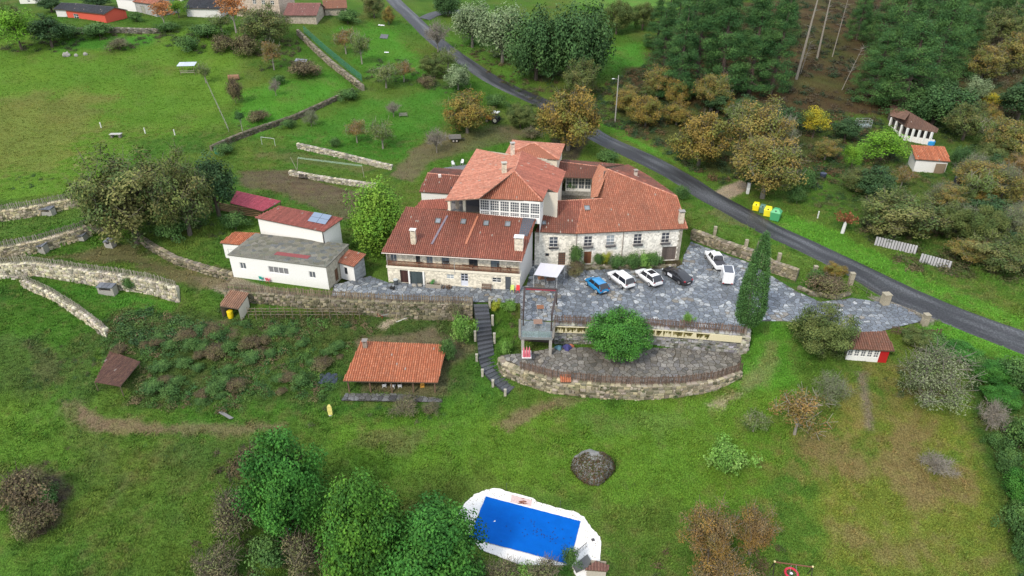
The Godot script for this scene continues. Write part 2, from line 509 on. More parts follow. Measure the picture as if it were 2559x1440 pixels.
# ---------------------------------------------------------------- what grows or lies where, with one painted tree shade
# picture outline, colour, softness in metres, cover 0..1, raggedness
const PATCH := [
	[[[-200,90],[620,70],[560,330],[330,350],[300,480],[-300,520]], [0.118,0.263,0.018], 3.0, 0.8, 0.5],
	[[[-200,260],[60,240],[230,230],[260,300],[130,420],[-200,460]], [0.200,0.200,0.055], 6.0, 0.55, 1.0],
	[[[130,100],[400,88],[370,115],[140,132]], [0.056,0.227,0.018], 1.5, 0.9, 0.4],
	[[[600,230],[820,180],[860,215],[640,340],[580,300]], [0.074,0.278,0.016], 2.0, 0.9, 0.4],
	[[[830,60],[960,50],[1060,160],[1080,200],[900,190]], [0.067,0.258,0.016], 2.0, 0.8, 0.5],
	[[[720,340],[900,250],[1130,220],[1120,300],[1010,400],[820,420]], [0.056,0.221,0.016], 2.5, 0.8, 0.5],
	[[[590,425],[740,420],[760,445],[905,482],[915,545],[835,552],[700,478],[610,470]], [0.140,0.105,0.075], 1.2, 0.9, 0.7],
	[[[985,440],[1030,370],[1085,345],[1160,335],[1260,310],[1330,330],[1300,352],[1180,378],[1080,405],[1030,455]], [0.170,0.135,0.085], 1.2, 0.8, 0.8],
	[[[640,385],[800,385],[940,420],[900,430],[720,405]], [0.150,0.150,0.060], 1.2, 0.6, 0.8],
	[[[560,695],[700,725],[826,745],[700,748],[560,735],[470,690]], [0.300,0.270,0.200], 0.6, 0.95, 0.4],
	[[[-200,655],[150,640],[330,600],[360,640],[450,668],[580,690],[560,712],[440,705],[320,665],[200,650],[-200,676]], [0.160,0.150,0.070], 1.5, 0.85, 0.8],
	[[[-200,560],[220,510],[240,540],[0,600],[-200,620]], [0.089,0.196,0.028], 1.5, 0.8, 0.9],
	[[[80,720],[240,715],[320,735],[445,750],[430,800],[290,790],[210,755]], [0.063,0.237,0.016], 1.5, 0.8, 0.6],
	[[[280,780],[480,760],[620,800],[1140,780],[1180,850],[1180,960],[1100,990],[850,1000],[600,1030],[330,1010],[240,960],[250,870]], [0.056,0.103,0.024], 2.0, 0.9, 0.9],
	[[[370,830],[560,800],[600,840],[400,860]], [0.150,0.120,0.080], 0.8, 0.8, 0.8],
	[[[940,815],[990,792],[1080,768],[1110,772],[1000,800],[955,826]], [0.420,0.360,0.260], 0.35, 0.95, 0.3],
	[[[890,850],[1080,820],[1180,870],[1120,930],[1110,1000],[1060,1005],[900,985]], [0.170,0.140,0.090], 1.0, 0.85, 0.8],
	[[[140,1002],[185,1005],[260,1040],[420,1058],[600,1060],[720,1058],[700,1075],[600,1088],[380,1092],[230,1080],[170,1050]], [0.200,0.155,0.095], 0.8, 0.95, 0.8],
	[[[60,860],[130,880],[160,960],[110,970],[90,930]], [0.130,0.110,0.065], 1.0, 0.8, 0.9],
	[[[-200,980],[130,1000],[200,1150],[40,1200],[-200,1160]], [0.096,0.237,0.016], 3.0, 0.6, 1.0],
	[[[20,1180],[100,1150],[170,1230],[140,1320],[60,1350],[20,1280]], [0.085,0.070,0.050], 1.5, 0.9, 0.7],
	[[[820,1060],[1000,1020],[1200,1010],[1260,1060],[1400,1000],[1500,1000],[1640,990],[1900,950],[2000,960],[1960,1200],[1800,1300],[1400,1230],[1100,1180],[900,1230]], [0.108,0.25,0.014], 3.0, 0.75, 0.9],
	[[[900,1075],[1050,1085],[1010,1120],[880,1110]], [0.140,0.145,0.060], 1.5, 0.7, 1.0],
	[[[1240,1060],[1300,1020],[1400,995],[1460,1000],[1330,1045],[1270,1080]], [0.180,0.150,0.085], 0.8, 0.85, 0.9],
	[[[1400,1040],[1700,1040],[1760,1080],[1500,1090]], [0.111,0.196,0.040], 2.5, 0.55, 1.0],
	[[[1770,1012],[1850,975],[1900,950],[1890,975],[1800,1020]], [0.420,0.370,0.260], 0.7, 0.7, 0.9],
	[[[1900,850],[1935,860],[1945,905],[1920,912]], [0.200,0.170,0.100], 0.6, 0.7, 0.8],
	[[[1960,1150],[2060,1080],[2110,950],[2350,960],[2420,1050],[2480,1250],[2540,1480],[2080,1480],[2010,1300]], [0.165,0.225,0.024], 7.0, 0.8, 1.0],
	[[[2010,1180],[2070,1090],[2150,1080],[2280,1090],[2370,1150],[2360,1270],[2140,1240]], [0.20,0.15,0.065], 6.0, 0.85, 1.0],
	[[[2110,950],[2330,960],[2320,1030],[2180,1100],[2100,1050]], [0.19,0.16,0.05], 4.0, 0.6, 1.0],
	[[[2090,1330],[2300,1330],[2390,1370],[2200,1400]], [0.19,0.15,0.06], 5.0, 0.75, 1.0],
	[[[2135,930],[2165,930],[2190,1080],[2165,1085],[2155,1000]], [0.200,0.175,0.130], 0.6, 0.85, 0.6],
	[[[2410,900],[2600,880],[2700,1500],[2560,1500],[2500,1250],[2440,1080]], [0.037,0.108,0.020], 2.0, 0.9, 0.6],
	[[[1780,480],[1850,450],[1880,462],[1860,480],[1815,502]], [0.400,0.330,0.240], 0.6, 0.95, 0.4],
	[[[1560,150],[1660,120],[1700,30],[2300,-40],[2559,60],[2559,300],[2150,290],[1900,300],[1700,270],[1560,230]], [0.085,0.050,0.032], 3.0, 0.9, 0.6],
	[[[1520,120],[1610,105],[1620,165],[1530,175]], [0.067,0.258,0.020], 1.0, 0.9, 0.3],
	[[[1430,-20],[1700,-20],[1690,22],[1560,26],[1430,10]], [0.118,0.288,0.040], 1.5, 0.9, 0.3],
	[[[2440,0],[2600,0],[2600,60],[2450,40]], [0.200,0.200,0.080], 3.0, 0.8, 0.5],
	[[[1350,270],[1480,345],[1440,400],[1390,400]], [0.075,0.060,0.050], 0.8, 0.9, 0.6],
	[[[1080,90],[1130,90],[1310,200],[1280,200]], [0.096,0.258,0.024], 1.0, 0.9, 0.5],
	[[[1470,300],[1500,300],[1780,450],[1750,440]], [0.081,0.278,0.016], 1.2, 0.95, 0.4],
	[[[1870,500],[1980,540],[2100,580],[2300,690],[2559,800],[2559,828],[2300,730],[2080,630],[1920,550]], [0.085,0.278,0.016], 1.2, 0.9, 0.5],
	[[[1700,560],[1760,520],[1900,600],[2110,690],[2080,705],[1990,680],[1880,620],[1740,580]], [0.104,0.206,0.028], 1.2, 0.85, 0.9],
	[[[1800,500],[1900,560],[1880,580],[1780,540]], [0.200,0.170,0.100], 1.0, 0.5, 0.9],
	[[[2290,820],[2370,810],[2559,885],[2559,920],[2400,870],[2320,850]], [0.081,0.278,0.016], 1.2, 0.9, 0.5],
	[[[1870,805],[1990,810],[1990,960],[1870,990],[1800,970],[1870,900]], [0.085,0.278,0.016], 1.5, 0.85, 0.6],
	[[[1500,270],[1640,250],[1900,300],[2040,310],[2060,420],[1890,440],[1790,432],[1620,345]], [0.065,0.075,0.028], 2.0, 0.85, 0.7],
	[[[2040,320],[2559,280],[2559,700],[2420,690],[2280,650],[2130,560],[2060,460]], [0.065,0.115,0.026], 3.0, 0.6, 1.0],
	[[[1395,500],[1490,500],[1490,470],[1395,465]], [0.25,0.24,0.22], 0.4, 0.95, 0.2],
	[[[-100,840],[230,850],[260,980],[140,1000],[-100,960]], [0.07,0.115,0.03], 4.0, 0.7, 1.0],
	[[[150,1085],[640,1095],[600,1250],[330,1190]], [0.10,0.125,0.035], 5.0, 0.55, 1.0],
	[[[850,1190],[1120,1180],[1180,1260],[1000,1300]], [0.06,0.15,0.016], 4.0, 0.6, 0.8],  # grass right of the laurels: their shade is put into this colour
	[[[2170,742],[2255,742],[2350,798],[2310,818],[2225,775]], [0.27,0.25,0.22], 0.5, 0.95, 0.3],
	[[[1800,1000],[1880,945],[1908,900],[1903,855],[1930,855],[1938,905],[1905,960],[1830,1008]], [0.22,0.20,0.10], 1.2, 0.6, 1.0],
	[[[1440,652],[1700,648],[1706,664],[1690,672],[1455,676]], [0.070,0.055,0.035], 0.3, 0.95, 0.3]]
var patches := []
var track := []       # road centre line for its verges

func prepare_patches() -> void:
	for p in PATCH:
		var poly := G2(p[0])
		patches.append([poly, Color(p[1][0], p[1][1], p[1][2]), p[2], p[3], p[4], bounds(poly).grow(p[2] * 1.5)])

func ground_colour(x: float, z: float) -> Color:
	var a := nz.get_noise_2d(x * 1.7, z * 1.7)
	var b := nz2.get_noise_2d(x * 2.3 + 50.0, z * 2.3)
	var d := nz2.get_noise_2d(x * 9.0, z * 9.0 + 90.0)
	var c := Color(0.062, 0.185, 0.016).lerp(Color(0.11, 0.19, 0.024), clampf(0.5 + a * 1.1, 0, 1))
	c = c.lerp(Color(0.038, 0.12, 0.018), clampf(b * 1.2, 0, 0.7))
	var P := Vector2(x, z)
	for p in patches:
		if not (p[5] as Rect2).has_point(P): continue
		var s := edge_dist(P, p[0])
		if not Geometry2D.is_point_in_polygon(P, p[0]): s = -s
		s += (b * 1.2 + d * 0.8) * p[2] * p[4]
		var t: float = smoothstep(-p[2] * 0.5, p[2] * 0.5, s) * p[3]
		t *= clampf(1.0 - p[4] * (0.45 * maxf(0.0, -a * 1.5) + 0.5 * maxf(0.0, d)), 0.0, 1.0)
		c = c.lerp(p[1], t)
	var k := 1.0 + 0.22 * d + 0.12 * b + 0.16 * nz2.get_noise_2d((x * 0.2 + z * 0.98) * 11.0, (x * 0.98 - z * 0.2) * 0.7)
	var e := nz.get_noise_2d(x * 4.1 + 300.0, z * 4.1)
	var g2 := nz2.get_noise_2d(x * 0.9 + 700.0, z * 0.9)
	c = c.lerp(Color(0.13, 0.105, 0.045), clampf(d * 0.9 + g2 * 0.5 - 0.12, 0.0, 0.4))
	c = c.lerp(Color(c.r * 1.25, c.g * 1.03, c.b), clampf(e, 0, 1) * 0.7)
	var lum := (c.r + c.g * 2.0 + c.b) * 0.25
	c = c.lerp(Color(lum, lum, lum), 0.1)
	return Color(c.r * k * 1.12, c.g * k * 1.04, c.b * k)

var cf := PackedColorArray()
var cc := PackedColorArray()
func gcol(x: float, z: float) -> Color:
	var u := (x - FX0) / FS
	var w := (FZ0 - z) / FS
	if u > 0 and w > 0 and u < FNX - 1 and w < FNZ - 1:
		return cf[int(w) * FNX + int(u)]
	return cc[int(clampf((CZ0 - z) / CS, 0, CNZ - 1)) * CNX + int(clampf((x - CX0) / CS, 0, CNX - 1))]

func grid_mesh(v: PackedVector3Array, c: PackedColorArray, nx: int, nzv: int, skip: Callable) -> Array:
	var n := PackedVector3Array()
	n.resize(v.size())
	for j in nzv:
		for i in nx:
			var l := v[j * nx + maxi(i - 1, 0)]
			var r := v[j * nx + mini(i + 1, nx - 1)]
			var t := v[maxi(j - 1, 0) * nx + i]
			var b := v[mini(j + 1, nzv - 1) * nx + i]
			n[j * nx + i] = (r - l).cross(b - t).normalized()
			if n[j * nx + i].y < 0: n[j * nx + i] = -n[j * nx + i]
	var ix := PackedInt32Array()
	for j in nzv - 1:
		for i in nx - 1:
			if skip.call(i, j): continue
			var k := j * nx + i
			ix.append_array([k, k + nx, k + 1, k + 1, k + nx, k + nx + 1])
	var a := []
	a.resize(Mesh.ARRAY_MAX)
	a[Mesh.ARRAY_VERTEX] = v; a[Mesh.ARRAY_NORMAL] = n; a[Mesh.ARRAY_COLOR] = c; a[Mesh.ARRAY_INDEX] = ix
	return a

func build_ground() -> void:
	cf.resize(FNX * FNZ)
	cc.resize(CNX * CNZ)
	var v := PackedVector3Array()
	v.resize(FNX * FNZ)
	for j in FNZ:
		for i in FNX:
			var x := FX0 + i * FS
			var z := FZ0 - j * FS
			v[j * FNX + i] = Vector3(x, hf[j * FNX + i], z)
			cf[j * FNX + i] = ground_colour(x, z)
	var w := PackedVector3Array()
	w.resize(CNX * CNZ)
	var ia := int((FX0 - CX0) / CS)
	var ib := int((FX0 + (FNX - 1) * FS - CX0) / CS)
	var ja := int((CZ0 - FZ0) / CS)
	var jb := int((CZ0 - FZ0 + (FNZ - 1) * FS) / CS)
	for j in CNZ:
		for i in CNX:
			var x := CX0 + i * CS
			var z := CZ0 - j * CS
			var h := hc[j * CNX + i]
			if i > ia and i < ib and j > ja and j < jb: h -= 0.8
			w[j * CNX + i] = Vector3(x, h, z)
			cc[j * CNX + i] = ground_colour(x, z)
	# the outermost ring runs on to the horizon
	for j in CNZ:
		for i in CNX:
			var k := j * CNX + i
			if i == 0: w[k].x = -1500
			if i == CNX - 1: w[k].x = 1500
			if j == 0: w[k].z = 1200
			if j == CNZ - 1: w[k].z = -2000
	var me := ArrayMesh.new()
	me.add_surface_from_arrays(Mesh.PRIMITIVE_TRIANGLES, grid_mesh(v, cf, FNX, FNZ, func(_i, _j): return false))
	me.add_surface_from_arrays(Mesh.PRIMITIVE_TRIANGLES, grid_mesh(w, cc, CNX, CNZ, func(i, j): return i > ia and i < ib - 1 and j > ja and j < jb - 1))
	var o := MeshInstance3D.new()
	o.name = "ground"
	taken["ground"] = 0
	o.mesh = me
	o.material_override = M.ground
	add_child(o)
	tag(o, "green grassy hillside of meadow, lawn and bare earth", "ground", "", "structure")

# ---------------------------------------------------------------- roads
const ROAD := [[930,-60],[983,0],[1030,45],[1066,80],[1110,118],[1207,185],[1275,222],[1347,254],[1430,300],[1513,352],[1600,392],[1680,432],[1775,492],[1850,533],[1920,572],[2020,618],[2120,665],[2250,733],[2385,790],[2470,823],[2559,856],[2700,910],[2900,990]]
func build_road(called: String, pix: Array, width: float, lift: float, shade: float) -> void:
	var cur := Curve3D.new()
	var pts := []
	for p in pix: pts.append(G(p[0], p[1]))
	for i in pts.size():
		var t: Vector3 = (pts[mini(i + 1, pts.size() - 1)] - pts[maxi(i - 1, 0)]) / 6.0
		cur.add_point(pts[i], -t, t)
	cur.bake_interval = 0.7
	var l := cur.get_baked_length()
	var m := mb(Color(0.05, 0.052, 0.058))
	var prev := []
	var prevc := []
	var s := 0.0
	while s < l:
		var p := cur.sample_baked(s)
		var q := cur.sample_baked(minf(s + 1.0, l))
		var d := Vector3(q.x - p.x, 0, q.z - p.z).normalized()
		var side := d.cross(Vector3.UP)
		var row := []
		var rowc := []
		for k in 13:
			var u := (k / 12.0 - 0.5)
			var w := width * (1.0 + 0.05 * nz2.get_noise_2d(s * 3.0, 7.0 + signf(u) * 20.0))
			var a := p + side * u * w
			row.append(onland(a, lift - 0.10 * pow(absf(u) * 2.0, 8.0)))
			var streak := nz.get_noise_2d(s * 0.9, u * 120.0 + 500.0) * 0.6 + nz2.get_noise_2d(s * 1.2, u * 60.0) * 0.5
			var g := shade + 0.085 * clampf(streak * 2.4, -0.25, 1.0)  # pale streaks of wear and wet sheen, both put into the colour
			rowc.append(Color(g * 0.97, g, g * 1.06))
		if prev.size() > 0:
			for k in 12:
				m.col = prevc[k]
				m.v.append_array([prev[k], row[k], prev[k + 1], row[k], row[k + 1], prev[k + 1]])
				var nn: Vector3 = (prev[k + 1] - prev[k]).cross(row[k] - prev[k]).normalized()
				for z in 6: m.n.append(nn)
				m.c.append_array([prevc[k], rowc[k], prevc[k + 1], rowc[k], rowc[k + 1], prevc[k + 1]])
		prev = row; prevc = rowc
		s += 0.7
	var o := struct(m, called, M.asphalt)
	tag(o, "narrow worn grey asphalt lane", "road", "", "structure")

# ---------------------------------------------------------------- irregular stone paving
func voronoi(outline: PackedVector2Array, cell: float, joint: float) -> Array:
	var r := bounds(outline).grow(cell)
	var nx := int(r.size.x / cell) + 1
	var ny := int(r.size.y / cell) + 1
	var pts := []
	for j in ny:
		for i in nx:
			pts.append(r.position + Vector2(i + 0.5 + rng.randf_range(-0.46, 0.46), j + 0.5 + rng.randf_range(-0.46, 0.46)) * cell)
	var out := []
	for j in ny:
		for i in nx:
			var c: Vector2 = pts[j * nx + i]
			if not Geometry2D.is_point_in_polygon(c, outline): continue
			var poly := PackedVector2Array([c + Vector2(-2, -2) * cell, c + Vector2(2, -2) * cell, c + Vector2(2, 2) * cell, c + Vector2(-2, 2) * cell])
			for b in range(-2, 3):
				for a in range(-2, 3):
					if a == 0 and b == 0: continue
					if i + a < 0 or j + b < 0 or i + a >= nx or j + b >= ny: continue
					var q: Vector2 = pts[(j + b) * nx + i + a]
					var mid := (c + q) / 2
					var nrm := (q - c).normalized()
					var keep := PackedVector2Array()
					for k in poly.size():
						var A := poly[k]
						var B := poly[(k + 1) % poly.size()]
						var da := (A - mid).dot(nrm)
						var db := (B - mid).dot(nrm)
						if da <= 0: keep.append(A)
						if (da < 0 and db > 0) or (da > 0 and db < 0): keep.append(A + (B - A) * (da / (da - db)))
					poly = keep
					if poly.size() < 3: break
				if poly.size() < 3: break
			if poly.size() < 3: continue
			var sm := PackedVector2Array()
			for k in poly.size():
				var e := poly[(k + 1) % poly.size()] - poly[k]
				if e.length() > joint * 2.5: sm.append(poly[k])
			if sm.size() < 3: continue
			var sh := Geometry2D.offset_polygon(sm, -joint)
			if sh.size() == 0: continue
			for s in Geometry2D.intersect_polygons(sh[0], outline): out.append(s)
	return out

func area2(p: PackedVector2Array) -> float:
	var s := 0.0
	for i in p.size(): s += p[i].cross(p[(i + 1) % p.size()])
	return absf(s) / 2

func build_paving(called: String, label: String, outline: PackedVector2Array, y: float, cell: float, tones: Array, gap: Color, most := 300) -> void:
	var base := mb(gap)
	base.prism(outline, y - 0.05, y + 0.012)
	var o := put(base, called, M.ground, self)
	tag(o, label, "paving", "", "structure")
	var all := voronoi(outline, cell, 0.035)
	var order := []
	for i in all.size():
		var p: PackedVector2Array = all[i]
		var c := Vector2.ZERO
		for q in p: c += q
		c /= p.size()
		order.append([area2(p) / depth(Vector3(c.x, y, c.y)) ** 2, i, c])
	order.sort_custom(func(a, b): return a[0] > b[0])
	var rest := mb(gap)
	for k in order.size():
		var c: Vector2 = order[k][2]
		var n := nz.get_noise_2d(c.x * 5.0, c.y * 5.0) * 0.9 + rng.randf_range(-0.45, 0.45)
		var t: Color = tones[clampi(int((n + 0.75) / 1.5 * tones.size()), 0, tones.size() - 1)]
		t = t * rng.randf_range(0.75, 1.25)
		if k < most:
			var m := mb(t)
			m.prism(all[order[k][1]], y, y + rng.randf_range(0.03, 0.045), 0.02)
			put(m, "slab", M.slate, o)
		else:
			rest.col = t
			rest.prism(all[order[k][1]], y, y + rng.randf_range(0.03, 0.045), 0.02)
	if rest.v.size() > 0:
		var z := put(rest, "small_slabs", M.slate, o)
		tag(z, "", "", "", "stuff")

# ---------------------------------------------------------------- rubble stone walls
# foot: points from left to right as seen from the drone, tall: height at each
func stone_wall(called: String, label: String, foot: Array, tall: Array, thick: float, tone: Color, moss := 0.3, size := 1.0, group := "") -> Node3D:
	var mid: Vector3 = foot[foot.size() / 2]
	var o := thing(called, label, "wall", mid, 0.0, group)
	var core := mb(tone)
	var st := mb(tone)
	for i in foot.size() - 1:
		var a: Vector3 = foot[i]
		var b: Vector3 = foot[i + 1]
		var d := b - a
		d.y = 0
		var l := d.length()
		d /= l
		var out := Vector3(-d.z, 0, d.x)
		var ha: float = tall[i]
		var hb: float = tall[i + 1]
		var low := Vector3(0, -0.5, 0)
		var bk := -out * thick
		var A1 := a + Vector3(0, ha, 0)
		var B1 := b + Vector3(0, hb, 0)
		core.quad(a + low, b + low, B1, A1)
		core.quad(A1, B1, B1 + bk, A1 + bk)
		core.quad(b + low + bk, a + low + bk, A1 + bk, B1 + bk)
		core.quad(a + low + bk, a + low, A1, A1 + bk)
		core.quad(b + low, b + low + bk, B1 + bk, B1)
		var y := -0.25
		var top := maxf(ha, hb)
		while y < top:
			var rh := rng.randf_range(0.24, 0.46) * size
			var x := -rng.randf_range(0.0, 0.3)
			while x < l:
				var w := rng.randf_range(0.28, 0.85) * size
				var x0 := clampf(x, 0.0, l)
				var x1 := clampf(x + w - 0.03, 0.0, l)
				var lim := lerpf(ha, hb, (x0 + x1) / 2 / l)
				var fy := lerpf(a.y, b.y, (x0 + x1) / 2 / l)
				if y < lim - 0.08 and x1 - x0 > 0.08:
					var y1 := minf(y + rh * rng.randf_range(0.75, 1.15) - 0.03, lim)
					stone(st, Vector3(a.x, fy, a.z) + d * (x0 + x1) / 2 + Vector3(0, (y + y1) / 2, 0), d * (x1 - x0) / 2, Vector3(0, (y1 - y) / 2, 0), out * rng.randf_range(0.03, 0.2), tone, moss)
				x += w
			y += rh
		# stones along the top
		var x2 := 0.0
		while x2 < l:
			var w2 := minf(rng.randf_range(0.35, 0.75) * size, l - x2)
			if w2 > 0.12:
				var t := (x2 + w2 / 2) / l
				stone(st, a.lerp(b, t) + Vector3(0, lerpf(ha, hb, t), 0) + bk / 2, d * (w2 / 2 - 0.02), -out * thick * 0.52, Vector3(0, rng.randf_range(0.06, 0.16), 0), tone, moss * 1.3)
			x2 += maxf(w2, 0.12)
	put(core, "core", M.stone, o)
	if moss >= 0.3: ivy_walls.append([foot, tall, moss])
	var s := put(st, "stones", M.stone, o)
	tag(s, "", "", "", "stuff")
	return o

func stone(m: MB, o: Vector3, x: Vector3, y: Vector3, z: Vector3, tone: Color, moss: float) -> void:
	var k := rng.randf_range(0.55, 1.45)
	var sk := x.normalized() * y.length() * rng.randf_range(-0.25, 0.25)
	var c := Color(tone.r * k, tone.g * k * rng.randf_range(0.93, 1.03), tone.b * k * rng.randf_range(0.8, 1.1))
	if rng.randf() < moss: c = c.lerp(Color(0.10, 0.105, 0.05), rng.randf_range(0.3, 0.8))
	m.col = c
	var j := rng.randf_range(0.62, 0.86)
	y = y + sk * 0.5
	var p := [o - x - y, o + x - y, o + x + y, o - x + y]
	var q := [o - x * j - y * j + z, o + x * j - y * j + z * rng.randf_range(0.7, 1.1), o + x * j + y * j + z, o - x * j + y * j + z * rng.randf_range(0.7, 1.1)]
	m.quad(q[0], q[1], q[2], q[3])
	for i in 4: m.quad(p[i], p[(i + 1) % 4], q[(i + 1) % 4], q[i])

# ---------------------------------------------------------------- picket fences
func picket_fence(called: String, label: String, line: Array, tall: float, gap: float, tones: Array, wide := 0.09, rough := 0.06, group := "") -> Node3D:
	var o := thing(called, label, "fence", line[line.size() / 2], 0.0, group)
	var kinds := []
	for t in tones:
		var m := mb(t)
		m.hexa(Vector3(0, 0.5, 0), Vector3(0.5, 0, 0), Vector3(0, 0.5, 0), Vector3(0, 0, 0.5))
		kinds.append(m.mesh())
	var total := 0.0
	for i in line.size() - 1: total += (line[i + 1] - line[i]).length()
	var n := 0
	var carry := 0.0
	for i in line.size() - 1:
		var a: Vector3 = line[i]
		var b: Vector3 = line[i + 1]
		var l := (b - a).length()
		var d := (b - a) / l
		var yaw := atan2(-d.z, d.x)
		for f in [0.25, 0.78]:
			var r := mb(tones[0] * 0.8)
			var bk := Vector3(d.z, 0, -d.x) * 0.05
			r.bar(a + Vector3(0, tall * f, 0) + bk, b + Vector3(0, tall * f, 0) + bk, 0.05, 0.07)
			put(r, "rail", M.wood, o)
		var x := carry
		while x < l and n < 300:
			var bs := Basis(Vector3.UP, yaw) * Basis(Vector3(0, 0, 1), rng.randf_range(-rough, rough)) * Basis(Vector3(1, 0, 0), rng.randf_range(-rough, rough) * 0.7)
			bs = bs * Basis.from_scale(Vector3(wide * rng.randf_range(0.8, 1.2), tall * rng.randf_range(0.88, 1.1) + 0.1, 0.03))
			inst(kinds[rng.randi() % kinds.size()], "picket", M.wood, o, Transform3D(bs, a + d * x - Vector3(0, 0.1, 0)))
			n += 1
			x += gap * rng.randf_range(0.9, 1.1)
		carry = x - l
	return o

# ---------------------------------------------------------------- roofs of curved clay tiles
# poly: corners of the slope; a, b: its eave from left to right seen from below the slope
func tile_slope(parent: Node3D, poly: Array, a: Vector3, b: Vector3, tones: Array, lichen: float, pitch := 0.30, thick := 0.16) -> void:
	var nrm := Vector3.ZERO
	for i in poly.size():
		var p: Vector3 = poly[i]
		var q: Vector3 = poly[(i + 1) % poly.size()]
		nrm += Vector3((p.y - q.y) * (p.z + q.z), (p.z - q.z) * (p.x + q.x), (p.x - q.x) * (p.y + q.y))
	nrm = nrm.normalized()
	if nrm.y < 0: nrm = -nrm
	var u := (b - a)
	u = (u - nrm * u.dot(nrm)).normalized()
	var v := nrm.cross(u).normalized()
	if v.y < 0: v = -v
	# deck with a real thickness
	var deck := mb(tones[0] * 0.7)
	var flat := PackedVector2Array()
	for p in poly: flat.append(Vector2((p - a).dot(u), (p - a).dot(v)))
	var ccw := not Geometry2D.is_polygon_clockwise(flat)
	var tr := Geometry2D.triangulate_polygon(flat)
	var ctr := Vector3.ZERO
	for p in poly: ctr += p
	ctr /= poly.size()
	for i in range(0, tr.size(), 3):
		var P := [poly[tr[i]], poly[tr[i + 1]], poly[tr[i + 2]]]
		if (P[1] - P[0]).cross(P[2] - P[0]).dot(nrm) < 0: P = [P[0], P[2], P[1]]
		deck.tri(P[0], P[1], P[2])
		var dn := Vector3(0, -thick, 0)
		deck.tri(P[0] + dn, P[2] + dn, P[1] + dn)
	deck.col = Color(0.20, 0.15, 0.11)
	for i in poly.size():
		var p: Vector3 = poly[i]
		var q: Vector3 = poly[(i + 1) % poly.size()]
		if not ccw:
			var t := p
			p = q; q = t
		deck.quad(p + Vector3(0, -thick, 0), q + Vector3(0, -thick, 0), q, p)
	put(deck, "roof_deck", M.wood, parent)
	var m := mb(tones[0])
	var umin := 1e9
	var umax := -1e9
	for p in flat:
		umin = minf(umin, p.x); umax = maxf(umax, p.x)
	var x := umin + pitch * 0.5
	var row := 0.40
	while x < umax:
		var kc := rng.randf_range(0.86, 1.14)
		var cuts := []
		for i in flat.size():
			var p := flat[i]
			var q := flat[(i + 1) % flat.size()]
			if (p.x <= x and q.x > x) or (q.x <= x and p.x > x): cuts.append(p.y + (q.y - p.y) * (x - p.x) / (q.x - p.x))
		cuts.sort()
		for k in range(0, cuts.size() - 1, 2):
			var y: float = cuts[k] - 0.06
			var end: float = cuts[k + 1]
			while y < end - 0.05:
				var y1 := minf(y + row + 0.03, end + 0.03)
				var o := a + u * x + v * y
				var o1 := a + u * x + v * y1
				var n := nz.get_noise_3d(o.x * 2.6, o.y * 2.6, o.z * 2.6)
				var n2 := nz2.get_noise_3d(o.x * 5.0, o.y * 5.0, o.z * 5.0)
				var c: Color = tones[rng.randi() % tones.size()]
				c = c.lerp(tones[0], 0.45) * (kc * rng.randf_range(0.85, 1.14))
				c = c.lerp(Color(0.13, 0.075, 0.055), clampf(lichen * (0.55 + n * 1.3 + n2 * 0.7 + rng.randf_range(-0.25, 0.25)), 0.0, 0.85))
				if rng.randf() < 0.006: c = Color(0.50, 0.40, 0.33)
				m.col = c
				var w := pitch * 0.33 * rng.randf_range(0.95, 1.05)
				var w1 := w * 0.88
				var h := 0.115
				var up0 := nrm * 0.035
				var jit := u * rng.randf_range(-0.012, 0.012)
				var p0 := o - u * w + jit; var p1 := o - u * w * 0.55 + nrm * h * 0.9 + up0 + jit; var p2 := o + u * w * 0.55 + nrm * h * 0.9 + up0 + jit; var p3 := o + u * w + jit
				var q0 := o1 - u * w1 + jit; var q1 := o1 - u * w1 * 0.55 + nrm * h * 0.85 + jit; var q2 := o1 + u * w1 * 0.55 + nrm * h * 0.85 + jit; var q3 := o1 + u * w1 + jit
				m.quad(p0, p1, q1, q0); m.quad(p1, p2, q2, q1); m.quad(p2, p3, q3, q2)
				m.quad(p0, p3, p2, p1)
				y += row
		x += pitch
	var z := put(m, "roof_tiles", M.tile, parent)
	tag(z, "", "", "", "stuff")

func ridge(parent: Node3D, a: Vector3, b: Vector3, tones: Array, r := 0.15) -> void:
	var m := mb(tones[0])
	var l := (b - a).length()
	var n := maxi(1, int(l / 0.42))
	for i in n:
		m.col = (tones[rng.randi() % tones.size()] as Color) * rng.randf_range(0.85, 1.25)
		m.tube(a.lerp(b, float(i) / n), a.lerp(b, (i + 1.06) / n), r * 1.05, r * 0.92, 6, true)
	var z := put(m, "ridge_tiles", M.tile, parent)
	tag(z, "", "", "", "stuff")

